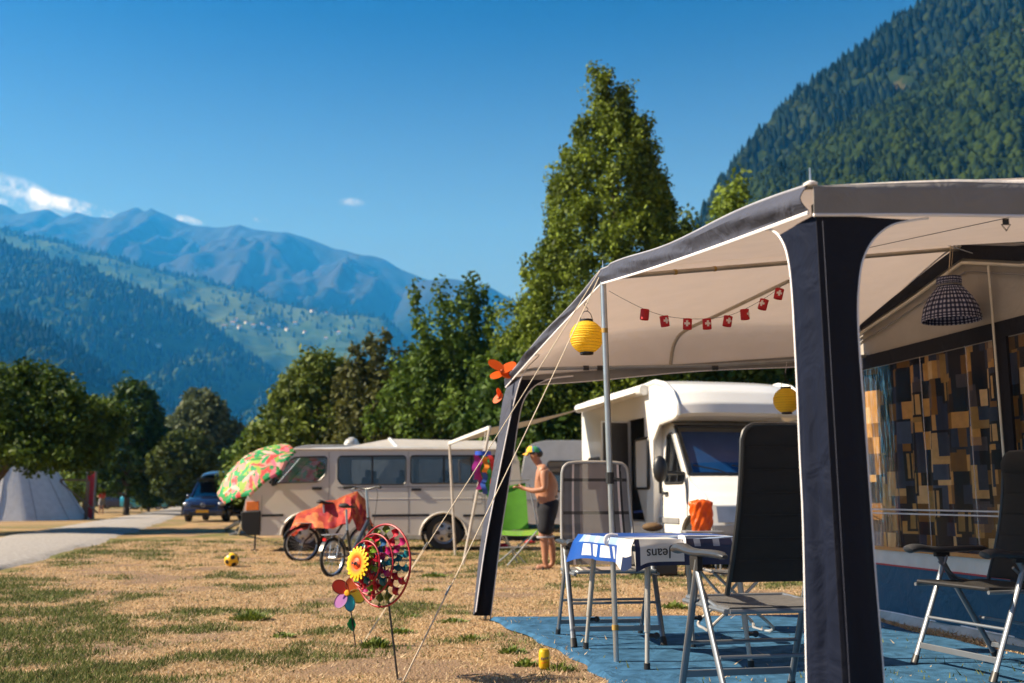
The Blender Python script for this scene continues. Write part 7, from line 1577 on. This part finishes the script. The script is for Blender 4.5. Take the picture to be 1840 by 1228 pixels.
    for s in (-1, 1):
        k = len(V2); V2 += [Vector((.0, s * .10, .74)), Vector((-.01 + s * .01, s * .105, .60)), Vector((-.015 + s * .02, s * .105, .47))]; E2 += [(2, k), (k, k + 1), (k + 1, k + 2)]; R2 += [.130, .120, .112]
    skin_mesh('shorts', [lean(v) for v in V2], E2, R2, SH, t, 0, 2)
    mb = MB()
    for s in (-1, 1): mb.lathe([(.108, -.014), (.114, 0), (.108, .014)], 18, Matrix.Translation((-.018 + s * .02, s * .105, .455)), False)
    bld(mb, 'hem', M('shorts_hem', (.30, .30, .34), .8), t, True)
    mb = MB(); mb.lathe([(.150, -.02), (.154, 0), (.148, .02)], 24, Matrix.Translation((.01, 0, 1.02)) @ Matrix.Diagonal((1, 1.02, 1, 1)), False); bld(mb, 'belt', M('belt', (.05, .03, .03), .5), t, True)
    for s in (-1, 1):
        mb = MB(); mb.tube([(.07 + s * .03, s * .10, .012), (-.05 + s * .03, s * .105, .012), (-.19 + s * .03, s * .11, .012)], [.035, .05, .04], 10, flat=.25); o = bld(mb, 'flip_flop', TRIM, t, True)
        mb = MB(); mb.tube(smooth_path([(-.02 + s * .03, s * .10 - .045, .02), (-.05 + s * .03, s * .105, .066), (-.02 + s * .03, s * .10 + .045, .02)], 4), .008, 5); bld(mb, 'strap', TRIM, o)
man()
def far_person(px, pyf, Y, shirt, label):
    b = D(px, 900, Y); t = thing('person', label, 'person', (b.x, Y, 0), .3); V, E, Rr = [], [], []
    def ad(p, r, par=None):
        V.append(Vector(p)); Rr.append(r); i = len(V) - 1
        if par is not None: E.append((par, i))
        return i
    pel = ad((0, 0, .92), (.12, .14)); ch = ad((0, 0, 1.2), (.12, .16), pel); sh = ad((0, 0, 1.38), (.09, .14), ch); nk = ad((0, 0, 1.48), .05, sh); h = ad((0, -.02, 1.60), .085, nk); ad((0, -.02, 1.68), .08, h)
    for s in (-1, 1):
        k = ad((s * .09, -.12, .52), .055, ad((s * .09, 0, .84), .085, pel)); a = ad((s * .09, 0, .08), .035, k); ad((s * .09, -.14, .03), .035, a)
        e = ad((s * .24, -.05, 1.12), .04, ad((s * .18, 0, 1.38), .055, sh)); w = ad((s * .20, -.22, 1.05), .028, e); p = ad((s * .19, -.28, 1.05), .03, w)
        for k2 in range(5): ad((s * .19 + (k2 - 2) * .016, -.35 + .01 * abs(k2 - 2), 1.05), .009, p)
    skin_mesh('body', V, E, Rr, SKIN, t, 0, 1)
    mb = MB(); mb.lathe([(.15, .95), (.16, 1.1), (.175, 1.3), (.19, 1.38), (.09, 1.46)], 16, Matrix.Diagonal((1, .82, 1, 1)), False); 
    for s in (-1, 1): mb.tube([(s * .16, 0, 1.38), (s * .24, -.04, 1.18)], [.075, .065], 10)
    build(mb, 'shirt', M('shirt_' + shirt, (.50, .03, .02) if shirt == 'red' else (.3, .3, .35), .8), t, True)
    mb = MB(); mb.lathe([(.16, .98), (.165, .85), (.15, .78)], 16, Matrix.Diagonal((1, .85, 1, 1)), False)
    for s in (-1, 1): mb.tube([(s * .09, 0, .86), (s * .09, -.11, .54)], [.10, .085], 10)
    build(mb, 'shorts', M('grey_shorts', (.25, .24, .24), .8), t, True); mb = MB(); mb.ball((0, .01, 1.67), 1, (.09, .095, .075), 12, 8); build(mb, 'hair', MATS['dark_hair'], t, True)
far_person(183, 925, 62, 'red', 'far person in a red shirt and pale shorts behind the red sign')
make_haze()
